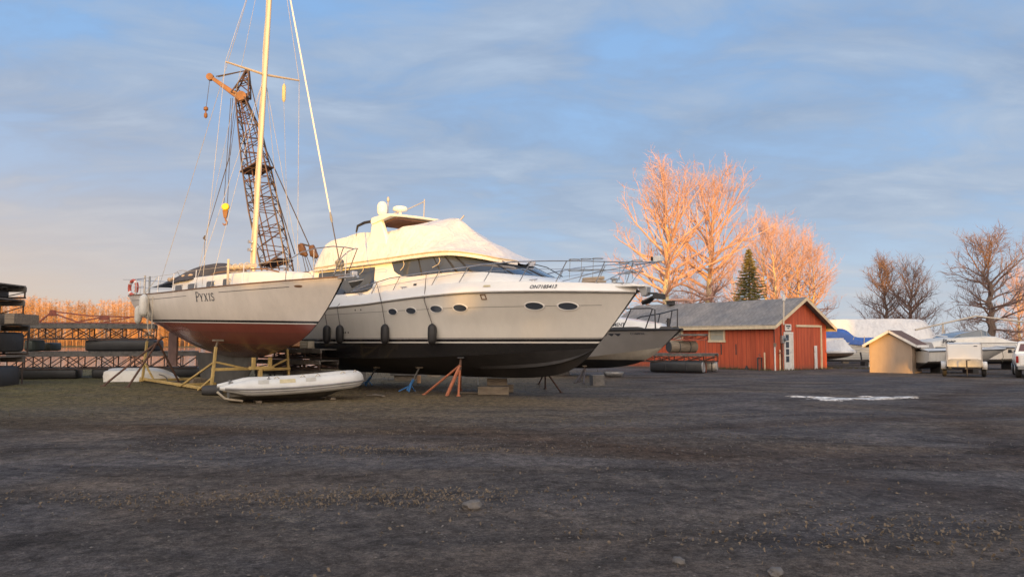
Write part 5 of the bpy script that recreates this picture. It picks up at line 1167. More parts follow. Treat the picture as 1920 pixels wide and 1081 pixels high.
mb = MB(); mb.beam((xl - .012, yf, slope(xl) - .01), (xl - .012, yb, slope(xl) - .01), .024, .19); link('fascia', mb, MT['cream'], barn)
mb = MB(); mb.beam((xr + .012, yf, slope(xr) - .01), (xr + .012, yb, slope(xr) - .01), .024, .19); link('fascia', mb, MT['cream'], barn)
mb = MB(); mb.box(((xl - 0) / 2, (yf + yb) / 2, EL_ - .10), (-xl, yb - yf - .04, .02)); link('soffit', mb, MT['cream'], barn)
for x_, y_ in ((-.2, .95), (-.2, .25)):
    mb = MB(); mb.box((x_, y_, EL_ - .2), (.2, .28, .16)); link('soffit_vent', mb, MT['wood'], barn, bevel=.01)
mb = MB(); mb.box((BW / 2 - .3, 9.4, RZ_ + .12), (.3, .5, .22)); mb.box((BW / 2 - .3, 9.4, RZ_ + .26), (.4, .62, .05)); link('ridge_vent', mb, MT['darkgrey'], barn)
def bwin(y0, y1, z0, z1):
    fr = MB()
    for a_, b_ in (((y0, z0), (y1, z0)), ((y0, z1), (y1, z1))): fr.box((-.03, (y0 + y1) / 2, a_[1]), (.06, y1 - y0 + .2, .12))
    for y_ in (y0, y1): fr.box((-.028, y_, (z0 + z1) / 2), (.056, .12, z1 - z0 - .12))
    f = link('window', fr, MT['cream'], barn)
    link('blind', MB().poly([(-.008, y0, z0), (-.008, y1, z0), (-.008, y1, z1), (-.008, y0, z1)]), MT['blind'], f, smooth=False)
    m2 = MB(); m2.box((-.018, (y0 + y1) / 2, (z0 + z1) / 2), (.03, y1 - y0 - .12, .03)); link('sash_bar', m2, MT['cream'], f)
def wy(px):                                   # distance along the side wall seen at column px
    k = ray(px, 640).x / ray(px, 640).y; return (BX - k * BYY) / (math.sin(BB) + k * math.cos(BB))
bwin(wy(1358.5), wy(1331), 1.62, 2.42); bwin(wy(1280), wy(1252), 1.62, 2.42)
for px in (1352.5, 1380):
    y_ = wy(px); mb = MB(); mb.box((-.012, y_, 1.15), (.024, .06, .62)); link('pull_slot', mb, MT['darkgrey'], barn)
# front: door, blocked garage opening, sign, meter, pipes
def fxp(px):
    k = ray(px, 640).x / ray(px, 640).y; return (k * BYY - BX) / (math.cos(BB) - k * math.sin(BB))
d0, d1 = fxp(1470.5), fxp(1484.5)
mb = MB(); mb.box((d0 - .03, -.03, 1.03), (.1, .06, 2.06)); mb.box((d1 + .03, -.03, 1.03), (.1, .06, 2.06)); mb.box(((d0 + d1) / 2, -.032, 2.09), (d1 - d0 + .16, .064, .1)); link('door_frame', mb, MT['wtrim'], barn)
mb = MB(); mb.box(((d0 + d1) / 2, -.01, 1.02), (d1 - d0 - .04, .03, 2.03)); dr = link('door', mb, MT['wtrim'], barn)
gw = (d1 - d0) * .42
for k in range(4):
    mb = MB(); mb.box((d0 + .10 + gw / 2, -.029, .62 + .4 * k), (gw, .01, .34)); link('pane', mb, MT['glass'], dr)
mb = MB(); mb.tube([(d0 + .2 + gw, -.03, 1.0), (d0 + .2 + gw, -.09, 1.0), (d0 + .3 + gw, -.09, 1.0)], .018, 6); link('handle', mb, MT['chrome'], dr)
o0, o1 = fxp(1493.5), fxp(1539)
mb = MB(); mb.box(((o0 + o1) / 2, -.03, 2.50), (o1 - o0 + .1, .06, .12)); mb.box((o1, -.028, 1.22), (.12, .056, 2.44)); link('opening_trim', mb, MT['cream'], barn)
mb = MB(); mb.box((o0, -.012, 1.22), (.05, .024, 2.44)); link('opening_edge', mb, MT['siding'], barn)
mb = MB(); mb.box((fxp(1527.5), -.05, .68), (.26, .05, 1.36)); link('leaning_plank', mb, MT['wtrim'], barn, bevel=.008)
xs0 = (fxp(1469.5) + fxp(1484.5)) / 2
sg = thing('sign', 'small white sign with two dark lines of faded writing above the barn door', 'sign', (BX + math.cos(BB) * xs0 + math.sin(BB) * .035, BYY + math.sin(BB) * xs0 - math.cos(BB) * .035, 2.38), BB)
mb = MB(); mb.box((0, 0, .02), (.62, .03, .36)); link('board', mb, MT['wtrim'], sg, bevel=.006)
rnd = random.Random(4)
for z_, w_, h_, nn in ((.09, .44, .10, 9), (-.03, .2, .08, 4)):
    mb = MB()
    for i in range(nn): xx = -w_ / 2 + w_ * (i + .5) / nn; mb.box((xx, -.019, z_), (w_ / nn * .72, .006, h_ * rnd.uniform(.75, 1)))
    link('faded_writing', mb, MT['letter'], sg)
mb = MB(); mb.box((0, -.005, -.22), (.56, .02, .07)); link('lower_strip', mb, MT['grey'], sg)
xm = fxp(1465); mb = MB(); mb.box((xm, -.09, 1.72), (.26, .16, .42)); mt_ = link('electric_meter', mb, MT['galv'], barn, bevel=.02)
mb = MB(); mb.lathe([(.1, 0), (.1, .08), (.07, .12), (.01, .13)], (xm + .06, -.17, 1.72), 14, M=Matrix.Rotation(R(90), 3, 'X')); link('dial', mb, MT['glass2'], mt_)
for px, z0, z1, r_, m_, off in ((1463.5, 1.9, 3.1, .025, 'darkgrey', -.05), (1450.8, 1.55, 2.5, .022, 'darkgrey', -.04), (1451, 0, 1.4, .04, 'wtrim', -.05), (1460, 0, 1.15, .04, 'cream', -.06), (1464, 0, 1.5, .045, 'rust', -.07)):
    mb = MB(); x_ = fxp(px); mb.tube([(x_, off, z0), (x_, off, z1)], r_, 8); link('conduit', mb, MT[m_], barn)
mb = MB(); mb.box((fxp(1451), -.06, 1.42), (.14, .1, .2)); link('junction_box', mb, MT['wood'], barn, bevel=.01)
mb = MB(); x_ = fxp(1460.5); mb.tube([(x_ - .16, -.1, .95), (x_, -.1, 1.02), (x_ + .18, -.1, .92)], .035, 6); link('valve', mb, MT['redsteel'], barn)
am = thing('antenna_pole', 'thin pale pole standing on the front eave of the red barn', 'antenna pole', (BX + math.cos(BB) * .2 + math.sin(BB) * .5, BYY + math.sin(BB) * .2 - math.cos(BB) * .5, 2.62), BB)
mb = MB(); mb.tube([(0, 0, -.1), (.06, 0, .95), (.09, 0, 1.75)], [.04, .04, .02], 8); link('pole', mb, MT['alu'], am)
mb = MB(); mb.lathe([(.05, 0), (.085, .03), (.085, .3), (.05, .34)], (.08, 0, 1.2), 12); link('antenna_can', mb, MT['wtrim'], am)
# little things along the barn wall
def along(px, off):
    y_ = wy(px); return (BX - math.sin(BB) * y_ - math.cos(BB) * off, BYY + math.cos(BB) * y_ - math.sin(BB) * off)
x, y = along(1431, .35); hp = thing('pump', 'rusty red hand pump on a black bracket against the barn side wall', 'pump', (x, y, gz(x, y)), BB)
mb = MB(); mb.tube([(-.2, 0, 0), (-.24, 0, .62), (-.22, 0, .68)], .04, 6); mb.tube([(.16, 0, 0), (.17, 0, .7)], .04, 6); mb.beam((-.26, 0, .68), (.2, 0, .7), .07, .05); link('bracket', mb, MT['darkgrey'], hp)
mb = MB(); mb.lathe([(.1, .7), (.1, .76), (.05, .8), (.07, .86), (.03, .93)], (-.02, 0, 0), 12); mb.tube([(-.1, 0, .72), (-.1, 0, .02)], .035, 8); link('pump_head', mb, MT['redsteel'], hp)
x, y = along(1437, .2); mb = MB(); mb.box((0, 0, .5), (.06, .05, 1.0)); one('stake', 'pale wooden stake standing by the hand pump at the barn wall', 'stake', mb, MT['cream'], loc=(x, y, gz(x, y)), rz=.4)
x, y = along(1407, .4); mb = MB(); mb.lathe([(.06, 0), (.11, .02), (.1, .12), (.05, .17), (.06, .22), (.02, .24)], (0, 0, 0), 12); one('bollard', 'small black stub post on the ground beside the barn wall', 'post', mb, MT['darkgrey'], loc=(x, y, gz(x, y)))
rnd = random.Random(8); mb = MB()
for i in range(1500):
    f = rnd.random()
    if f < .55: x, y = along(rnd.uniform(1345, 1450), rnd.gauss(.25, .2))
    else:
        k = rnd.uniform(0, BW + 5); x, y = BX + math.cos(BB) * k + math.sin(BB) * rnd.gauss(.2, .2), BYY + math.sin(BB) * min(k, BW) - math.cos(BB) * rnd.gauss(.25, .22)
    z = gz(x, y); a_ = rnd.uniform(0, 6.28); h = rnd.uniform(.04, .16); wd_ = .018; mb.poly([(x - wd_ * math.cos(a_), y - wd_ * math.sin(a_), z - .02), (x + wd_ * math.cos(a_), y + wd_ * math.sin(a_), z - .02), (x + rnd.gauss(0, .06), y + rnd.gauss(0, .06), z + h)])
tag(link('grass_fringe', mb, MT['grass'], smooth=False), 'thin brown weeds along the foot of the red barn', 'grass', kind='stuff')
# ================================================================== TAN SHED
SX, SY, SBt = 18.65, 42.0, R(-40)
shed = thing('tan_shed', 'small tan board shed with pinkish roof trim between the barn and the white trailer', 'shed', (SX, SY, 0), SBt)
W_, D_, he, hr = 1.98, 2.0, 1.52, 2.10
mb = MB(); gb = [(0, 0, -.1), (W_, 0, -.1), (W_, 0, he), (W_ / 2, 0, hr), (0, 0, he)]
mb.poly(gb); mb.poly([(x, D_, z) for x, y, z in gb]); mb.poly([(0, 0, -.1), (0, 0, he), (0, D_, he), (0, D_, -.1)]); mb.poly([(W_, 0, -.1), (W_, 0, he), (W_, D_, he), (W_, D_, -.1)]); link('wall', mb, MT['tanwall'], shed, smooth=False)
sl_ = lambda x: he + (hr - he) * (x / (W_ / 2) if x < W_ / 2 else (W_ - x) / (W_ / 2))
for x0, x1 in ((-.3, W_ / 2), (W_ / 2, W_ + .3)):
    a0, a1 = Vector((x0, 0, sl_(x0) + .035)), Vector((x1, 0, sl_(x1) + .035))
    mb = MB(); mb.slab([a0 + Vector((0, -.2, 0)), a1 + Vector((0, -.2, 0)), a1 + Vector((0, D_ + .2, 0)), a0 + Vector((0, D_ + .2, 0))], (0, 0, .05)); link('roof', mb, MT['shingle_br'], shed, smooth=False)
    mb = MB(); mb.beam(a0 + Vector((0, -.215, -.01)), a1 + Vector((0, -.215, -.01)), .025, .12); link('barge_board', mb, MT['wtrim'], shed)
for x0 in (-.315, W_ + .315):
    mb = MB(); mb.beam((x0, -.2, sl_(-.3) + .02), (x0, D_ + .2, sl_(-.3) + .02), .025, .12); link('fascia', mb, MT['wtrim'], shed)
for (x, y) in ((W_ + .005, -.005), (-.005, -.005)):
    mb = MB(); mb.box((x, y, .7), (.05, .05, 1.6)); link('corner_trim', mb, MT['tanwall'], shed)
# ================================================================== BOATS AND THINGS BEHIND
def local_boat(name, label, cat, px, py, Y, ang, LN, beam, zs, zk, mh, stemk=.8, zc=None, group=None):
    b_ = at(px, py, Y); t = thing(name, label, cat, (b_.x, b_.y, 0), ang, group); zc = zc or (zs * .4 + zk * .6)
    cs = lambda q: (LN * q, .04 + beam * gp(LN * q / (LN * .55), 2.2), zs - .10 * q)
    cc = lambda q: ((zs - zc) * stemk + (LN - (zs - zc) * stemk) * q, .02 + beam * .95 * gp(q * 1.8, 1.9), zc + .12 * (1 - q) ** 2)
    ck = lambda q: ((zs - zc) * stemk + (LN - (zs - zc) * stemk) * q, .01, zk + (zc + .12 - zk) * math.exp(-LN * q / 1.0))
    H = Hull([cs, cc, ck], 36, 10, bez=False); mb = MB(); H.mesh(mb, 1.5); link('hull', mb, mh, t, ang=28)
    return t, H, cs, cc
# white shrink wrapped long boat (tent roof)
Yt = 58.5
tent = thing('shrink_wrapped_boat', 'long boat under a flat ridged white shrink wrap tent behind the tan shed', 'wrapped boat', (at(1735, 650, Yt).x, Yt, 0), R(-14))
def tx(px): return (gx(px, Yt) - at(1735, 650, Yt).x)
mb = MB(); rows = []
for s_, w, ze, zr_, rw in ((-6.6, 1.25, 2.0, 2.92, .5), (-6.2, 1.35, 1.9, 3.04, .6), (-5, 1.4, 1.85, 3.08, .6), (-3, 1.4, 1.78, 3.10, .6), (-1.5, 1.4, 1.72, 3.10, .58), (-.4, 1.35, 1.62, 3.06, .5), (.0, 1.25, 1.55, 2.9, .45), (.35, 1.05, 1.45, 2.35, .35), (.75, .7, 1.35, 1.85, .2), (1.15, .25, 1.3, 1.5, .08), (1.35, .04, 1.3, 1.34, .02)):
    pr = [(w * .96, ze - .25), (w, ze)] + [(w + (rw - w) * f + .05 * math.sin(f * 3.14), ze + (zr_ - ze) * f) for f in (.2, .4, .6, .8, 1)] + [(0, zr_ + .02)]; pr = [(o_ * 1.1, 1.6 + (z_ - 1.6) * 1.1) for o_, z_ in pr]; s_ *= 1.1
    rows.append([(s_, -o_, z_) for o_, z_ in pr] + [(s_, o_, z_) for o_, z_ in reversed(pr[:-1])])
mb.grid(rows); mb.poly(rows[0]); link('shrink_wrap', mb, MT['wrap'], tent, ang=50)
mb = MB(); rows = []
for s_, w in ((-6.4, 1.3), (-3, 1.35), (-.5, 1.25), (.5, .8), (1.2, .12)): rows.append([(s_, -w, 1.62 - .03 * s_), (s_, -w * .85, .75), (s_, 0, .45 + max(0, s_) * .6), (s_, w * .85, .75), (s_, w, 1.62 - .03 * s_)])
mb.grid(rows); mb.poly(rows[0]); link('hull', mb, MT['white2'], tent)
for s_ in (-5.5, -2.5, -.2):
    mb = MB(); mb.box((s_, 0, .22), (.4, 1.2, .46)); link('keel_block', mb, MT['wood'], tent)
# boat under blue tarpaulin with ribbed white side
Yb_ = 53.5
bt = thing('tarp_covered_boat', 'white lapstrake boat under a bright blue tarpaulin right of the barn', 'covered boat', (gx(1636, Yb_) + .6, Yb_, 0), R(-8))
def bx(px): return (gx(px, Yb_) - gx(1636, Yb_) - .6)
mb = MB(); rows = []
for i in range(13):
    s_ = bx(1500) + (bx(1655) - bx(1500)) * i / 12; row = []
    for k in range(8):
        z_ = .42 + .16 * k; w = .62 + .085 * k ** .8; row.append((s_, -w, z_)); row.append((s_, -w - .03, z_ + .005))
    rows.append(row + [(x, -y, z) for x, y, z in reversed(row)])
mb.grid(rows); mb.poly(rows[0]); mb.poly(rows[-1]); link('hull', mb, MT['white2'], bt, ang=25)
mb = MB(); rows = []; rnd = random.Random(3)
for px, zt, w in ((1498, 2.35, .9), (1530, 2.40, .95), (1560, 2.42, .98), (1576, 2.46, .9), (1586, 2.40, .92), (1593, 2.12, .98), (1602, 1.86, 1.0), (1615, 1.82, 1.0), (1632, 1.84, 1.0), (1650, 1.82, .95)):
    rows.append([(bx(px) + rnd.uniform(-.03, .03), o_ * w * 1.04 + rnd.uniform(-.02, .02), z_) for o_, z_ in ((-1.05, 1.38 + rnd.uniform(-.06, .06)), (-1.05, 1.55), (-.98, zt - .18), (-.8, zt), (0, zt + .06), (.8, zt), (.98, zt - .18), (1.05, 1.5), (1.05, 1.36))])
mb.grid(rows); mb.poly(rows[0]); mb.poly(rows[-1]); tp_ = link('tarpaulin', mb, MT['bluetarp'], bt, ang=30, sub=1)
mb = MB(); mb.tube([(bx(1592), -1.0, 1.5), (bx(1597), -1.02, 1.95)], .02, 5); mb.tube([(bx(1613), -1.08, 1.4), (bx(1614), -1.08, 1.95)], .03, 5); link('tarp_pole', mb, MT['rope'], bt)
mb = MB(); mb.box((bx(1555), -1.02, 1.72), (1.6, .05, .22)); link('name_board', mb, MT['wtrim'], bt)
for px in (1540, 1625):
    mb = MB(); mb.box((bx(px), 0, .2), (.5, 1.0, .5)); link('support_block', mb, MT['darkgrey'], bt)
# little wrapped runabout on a trailer
MT['brownhull'] = bands('runabout_two_tone', .86, 0, [(-2, (.20, .145, .11)), (-.02, (.30, .29, .28)), (.02, (.17, .135, .115))], .35, .2, .1)
run, RH, rcs, rcc = local_boat('wrapped_runabout', 'small runabout with brown hull and peaked white shrink wrap on a trailer beside the barn', 'runabout', 1604, 662, 49.6, R(-38), 5.2, 1.0, 1.02, .40, MT['brownhull'], .5, .64)
mb = MB(); rows = []
for s_, zr_ in ((-.06, 1.0), (.12, 1.12), (.35, 1.40), (.52, 1.70), (.62, 1.76), (.9, 1.72), (1.4, 1.74), (2.2, 1.70), (3.4, 1.6), (4.55, 1.3)):
    s_ *= 1.13; q = rcs(max(0, s_) / 5.2); w = q[1] + .05; ze = q[2] + .02; row = []
    for f in (0, .15, .3, .45, .6, .75, .9, 1.0): row.append((w * (1 - f) ** (1.0) * (1 - .15 * math.sin(f * 3.14)), ze + (zr_ - ze) * f ** 1.1))
    rows.append([L(s_, o_, z_) for o_, z_ in [(w, ze - .12)] + row] + [L(s_, -o_, z_) for o_, z_ in reversed([(w, ze - .12)] + row[:-1])])
mb.grid(rows); mb.poly(rows[-1]); link('shrink_wrap', mb, MT['wrap'], run, ang=50)
mb = MB(); mb.beam(L(-.9, 0, .42), L(4.2, .55, .4), .08, .1).beam(L(-.9, 0, .42), L(4.2, -.55, .4), .08, .1).beam(L(-.35, 0, .42), L(-.3, 0, .95), .08, .08); tr_ = link('trailer_frame', mb, MT['blackmetal'], run)
mb = MB(); mb.tube([L(-.75, -.12, .02), L(-.75, -.12, .75)], .035, 8); link('trailer_jack', mb, MT['wtrim'], tr_)
for side in (1, -1):
    mb = MB(); mb.lathe([(.08, -.1), (.26, -.1), (.29, -.06), (.29, .06), (.26, .1), (.08, .1)], tuple(L(3.1, .85 * side, .29)), 18, M=Matrix.Rotation(R(90), 3, 'X')); link('wheel', mb, MT['tire'], run)
# cruiser with lettering
MT['cruis'] = bands('cruiser_paint', .50, 0, [(-2, (.02, .022, .03)), (0, (.66, .65, .62))], .35, .2, .06)
Yc = 47.0; LC = 9.5
crz, CH, ccs, ccc = local_boat('cabin_cruiser', 'long white cabin cruiser with sloping windscreen behind the white trailer, Piper on its side', 'cruiser', 1985, 655, Yc, R(4), LC, 1.35, 1.28, .3, MT['cruis'], .9, .58)
def cx_(px): return at(1985, 655, Yc).x - gx(px, Yc - 1.3)          # s of column
mb = MB(); rows = []
for px, zt, zm in ((1735, 1.55, 1.40), (1742, 1.62, 1.42), (1760, 1.72, 1.45), (1790, 1.82, 1.45), (1845, 1.90, 1.47), (1862, 1.88, 1.47), (1890, 1.66, 1.46), (1920, 1.52, 1.42), (1955, 1.38, 1.34), (1980, 1.28, 1.27)):
    s_ = cx_(px); w = ccs(max(0, s_) / LC)[1] + .01
    rows.append([L(s_, o_, z_) for o_, z_ in ((w, 1.24), (w * 1.0, zm - .08), (w * .96, zm), (w * .9, zt - .05), (w * .84, zt), (0, zt + .06), (-w * .84, zt), (-w * .9, zt - .05), (-w * .96, zm), (-w, zm - .08), (-w, 1.24))])
mb.grid(rows); mb.poly(rows[0]); link('superstructure', mb, MT['white2'], crz, ang=30)
mb = MB(); rows = []
for px, zb, zt, w in ((1783, 1.80, 1.83, 1.06), (1795, 1.82, 2.0, 1.04), (1820, 1.86, 2.16, 1.0), (1838, 1.89, 2.26, .96), (1852, 1.90, 2.16, .8), (1868, 1.86, 1.88, .5)):
    rows.append([L(cx_(px), w, zb), L(cx_(px), w * .92, zt), L(cx_(px), -w * .92, zt), L(cx_(px), -w, zb)])
mb.grid(rows); ws_ = link('windscreen', mb, MT['glass2'], crz, ang=20)
mb = MB(); mb.tube([Vector(r[1]) + Vector((0, 0, .012)) for r in rows], .02, 5); mb.tube([rows[3][0], rows[3][1]], .018, 5); mb.tube([rows[4][0], rows[4][1]], .018, 5); link('windscreen_frame', mb, MT['galv'], ws_)
def onc(u, v): s_ = cx_(1752) - u * .9; w = ccs(s_ / LC)[1]; return L(s_, w * .975 + .03 - .16 * v, 1.50 + v * .85)
link('lettering', text_mesh('Piper', .40, onc, .2, .014), MT['letter'], crz, smooth=False)
for z_, pa, pb in ((1.52, 1790, 1900), (1.40, 1750, 1950)):
    mb = MB(); mb.grid([[L(cx_(px), ccs(cx_(px) / LC)[1] * .97 + .035, z_ + q) for q in (-.022, .022)] for px in range(pa, pb + 1, 10)]); link('side_stripe', mb, MT['grey'], crz)
mb = MB(); mb.tube([L(cx_(px), ccs(cx_(px) / LC)[1] + .03, 1.26) for px in range(1738, 1975, 12)], .035, 5); link('rub_rail', mb, MT['black'], crz)
for px in (1820, 1835):
    mb = MB(); mb.tube([L(cx_(px), .9, 1.86), L(cx_(px) - .05, .9, 2.0)], .02, 5); link('cleat', mb, MT['chrome'], crz)
mb = MB(); mb.tube([L(cx_(1741), 1.0, 1.98), L(cx_(1756), 1.0, 1.92), L(cx_(1770), 1.0, 1.88)], [.03, .05, .03], 6); link('swim_rail', mb, MT['chrome'], crz)
for s_ in (3.0, 7.0):
    mb = MB(); mb.box(L(s_, 0, .15), (.4, 1.0, .36)); link('keel_block', mb, MT['darkgrey'], crz)
# nearer white sailboat hull with pulpit
MT['near'] = bands('second_boat_paint', .48, 0, [(-2, (.018, .02, .028)), (0, (.10, .10, .10)), (.06, (.66, .645, .60))], .35, .2, .1)
nb_, NH, ncs, ncc = local_boat('laid_up_boat', 'white boat with long bow and steel pulpit half hidden behind the white trailer', 'boat', 1886, 655, 41.5, R(2), 4.7, 1.15, 1.20, .22, MT['near'], 1.45, .62)
mb = MB(); mb.grid([[L(p[0], p[1] * k, p[2] + .02 + .12 * (1 - k * k)) for k in (1, .5, 0, -.5, -1)] for p in (ncs((i / 20) ** 1.4) for i in range(21))]); link('deck', mb, MT['white2'], nb_)
mb = MB(); mb.tube([L(p[0], p[1] + .02, p[2] + .01) for p in (ncs((i / 20) ** 1.4) for i in range(21))], .03, 5); link('rub_rail', mb, MT['black'], nb_)
mb = MB(); mb.tube([L(1.6, .75, 1.24), L(.8, .5, 1.36), L(-.1, .15, 1.30), L(-.62, .05, 1.32)], .03, 6); mb.tube([L(.9, -.5, 1.24), L(.2, -.3, 1.36), L(-.55, 0, 1.36)], .025, 6); link('pulpit', mb, MT['chrome'], nb_)
mb = MB(); mb.tube([L(.35, .22, 1.18), L(.32, .26, .85), L(.38, .24, .55)], .014, 5); link('mooring_line', mb, MT['dgreen'], nb_)
bp = nb_.matrix_world
NM = Matrix.Translation(nb_.location) @ Matrix.Rotation(R(2), 4, 'Z')
hang_fender(NH.on(3.75, .93, .1), NM, .38, .085, 'black', NH.on(3.75, 1.19, .04), 'small black fender on the white boat left of the trailer', 'fenders of the far boats')
for s_ in (1.9, 3.6):
    mb = MB(); mb.box(L(s_, 0, .2), (.3, .9, .46)); link('keel_block', mb, MT['darkgrey'], nb_)
# mast lying on trestles across the boats
ml = thing('unstepped_mast', 'long pale mast lying on an A frame behind the white cruiser', 'mast', (gx(1770, 50), 50, 2.4), .0)
pa, pb, pc = at(1716, 618, 49), at(1830, 592, 50.5), at(1925, 604, 51.5); o_ = Vector(ml.location)
mb = MB(); mb.tube([pa - o_, pb - o_, pc - o_], .055, 8); link('spar', mb, MT['alu'], ml)
for dx_ in (-.28, .22):
    mb = MB(); q = at(1768, 606, 49.7) - o_; mb.tube([q, Vector((q.x + dx_, q.y, -2.4))], .035, 6); link('prop_leg', mb, MT['alu'], ml)
# cargo trailer
Yr = 36.6; tcx = gx(1807, Yr)
ctl = thing('cargo_trailer', 'small white enclosed cargo trailer facing the yard, sun on its lower front', 'trailer', (tcx, Yr, 0), R(-27))
def bevbox(c, d, bv): return MB().box(c, d), bv
mb = MB(); mb.box((0, .9, .99), (1.38, 2.0, 1.02)); bxo = link('body', mb, MT['white'], ctl, bevel=.05)
mb = MB(); mb.grid([[(x_, y_, z_) for y_, z_ in ((-.1, 1.50), (.3, 1.545), (1.5, 1.545), (1.9, 1.5))] for x_ in (-.66, -.3, .3, .66)]); link('roof', mb, MT['white'], ctl)
mb = MB(); mb.slab([(-.66, -.105, .46), (.66, -.105, .46), (.66, -.105, .78), (.52, -.105, .82), (-.52, -.105, .82), (-.66, -.105, .78)], (0, -.012, 0)); link('stone_guard', mb, MT['galv'], ctl)
for x_ in (-.69, .69):
    mb = MB(); mb.box((x_, .9, 1.5), (.035, 2.02, .04)); mb.box((x_, -.105, 1.0), (.04, .03, 1.04)); link('corner_trim', mb, MT['chrome'], ctl)
    sgn = math.copysign(1, x_)
    mb = MB(); mb.lathe([(.08, -.09), (.25, -.09), (.28, -.05), (.28, .05), (.25, .09), (.08, .09)], (.80 * sgn, .9, .28), 20, M=Matrix.Rotation(R(90), 3, 'Y')); wl_ = link('wheel', mb, MT['tire'], ctl)
    mb = MB(); mb.lathe([(.02, 0), (.13, 0), (.15, .02)], (.89 * sgn, .9, .28), 16, M=Matrix.Rotation(R(90), 3, 'Y')); link('hub', mb, MT['white2'], wl_)
    mb = MB(); mb.grid([[(.72 * sgn, y_, z_), (.92 * sgn, y_, z_)] for y_, z_ in ((.5, .34), (.5, .6), (.6, .68), (1.2, .68), (1.3, .6), (1.3, .34))]); mb.poly([(.92 * sgn, y_, z_) for y_, z_ in ((.5, .34), (.5, .6), (.6, .68), (1.2, .68), (1.3, .6), (1.3, .34), (1.25, .34), (1.2, .5), (.6, .5), (.55, .34))]); link('mudguard', mb, MT['white'], ctl, solid=.012)
mb = MB(); mb.beam((-.5, -.1, .42), (0, -.95, .42), .06, .08).beam((.5, -.1, .42), (0, -.95, .42), .06, .08).beam((0, -.9, .42), (0, -1.2, .42), .07, .07); mb.box((0, .9, .42), (1.3, 2.0, .06)); link('drawbar', mb, MT['blackmetal'], ctl)
mb = MB(); mb.tube([(.05, -.85, .1), (.05, -.85, .78)], .03, 8); mb.tube([(.05, -.85, .76), (.2, -.85, .80)], .014, 5); link('trailer_jack', mb, MT['blackmetal'], ctl)
mb = MB(); mb.box((.45, -.108, 1.4), (.14, .012, .035)); link('badge', mb, MT['letter'], ctl)
mb = MB(); mb.poly([(.0, -.107, 1.4)] * 3)
# pickup truck, seen from behind at the right edge
Yp = 34.6; trk = thing('pickup_truck', 'white pickup truck cut off by the right edge of the photo, seen from the rear', 'pickup truck', (gx(1901, Yp) + 1.36, Yp + .3, 0), R(-30))
mb = MB(); rows = []
for y_, w, zb, zt in ((0, .93, .52, 1.02), (.04, .95, .5, 1.04), (2.0, .96, .5, 1.05), (3.9, .96, .48, 1.04), (5.0, .93, .5, .98), (5.3, .86, .52, .88)):
    rows.append([(-w * .96, y_, zb), (-w, y_, zb + .12), (-w, y_, zt - .08), (-w * .96, y_, zt), (w * .96, y_, zt), (w, y_, zt - .08), (w, y_, zb + .12), (w * .96, y_, zb)])
mb.grid(rows, closed=True, cap=True); link('body', mb, MT['white'], trk, ang=30)
mb = MB(); rows = []
for z_, y0, y1, w in ((1.03, 1.75, 4.2, .92), (1.12, 1.76, 4.05, .90), (1.55, 1.95, 3.35, .76), (1.62, 2.1, 3.2, .70)): rows.append([(-w, y0, z_), (w, y0, z_), (w, y1, z_), (-w, y1, z_)])
mb.grid(rows, closed=True); mb.poly(rows[-1]); cb_ = link('cab', mb, MT['white'], trk, ang=25)
mb = MB(); mb.poly([(-.78, 1.775, 1.16), (.78, 1.775, 1.16), (.68, 1.915, 1.5), (-.68, 1.915, 1.5)]); link('rear_window', mb, mat('reddish_glass', (.10, .03, .035), .08, var=.1, coat=.3), cb_, smooth=False)
for sg_ in (1, -1):
    mb = MB(); mb.poly([(.905 * sg_, 1.95, 1.14), (.90 * sg_, 3.7, 1.14), (.785 * sg_, 3.2, 1.5), (.785 * sg_, 2.1, 1.5)]); link('side_window', mb, MT['glass'], cb_, smooth=False)
    mb = MB(); mb.box((.90 * sg_, -.012, .82), (.10, .06, .3)); link('tail_lamp', mb, MT['redglass'], trk, bevel=.01)
    mb = MB(); mb.box((1.06 * sg_, 3.4, 1.14), (.16, .09, .16)); mb.beam((.93 * sg_, 3.4, 1.1), (1.02 * sg_, 3.4, 1.1), .04, .04); link('wing_mirror', mb, MT['black'], trk, bevel=.02)
    for y_ in (.95, 4.35):
        mb = MB(); mb.lathe([(.1, -.12), (.33, -.12), (.37, -.07), (.37, .07), (.33, .12), (.1, .12)], (.84 * sg_, y_, .37), 22, M=Matrix.Rotation(R(90), 3, 'Y')); wl_ = link('wheel', mb, MT['tire'], trk)
        mb = MB(); mb.lathe([(.02, 0), (.18, 0), (.2, .03)], (.965 * sg_ - .03 * (sg_ < 0), y_, .37), 18, M=Matrix.Rotation(R(90), 3, 'Y')); link('rim', mb, MT['galv'], wl_)
mb = MB(); mb.box((0, -.08, .46), (1.8, .14, .17)); link('bumper', mb, MT['grey'], trk, bevel=.03)
mb = MB(); mb.box((0, -.012, .80), (1.6, .03, .42)); tg = link('tailgate', mb, MT['white'], trk, bevel=.012)
mb = MB(); mb.box((0, -.035, .9), (.28, .02, .09)); link('handle', mb, MT['black'], tg)
mb = MB(); mb.box((0, 2.5, .42), (1.5, 4.4, .14)); link('chassis', mb, MT['darkgrey'], trk)
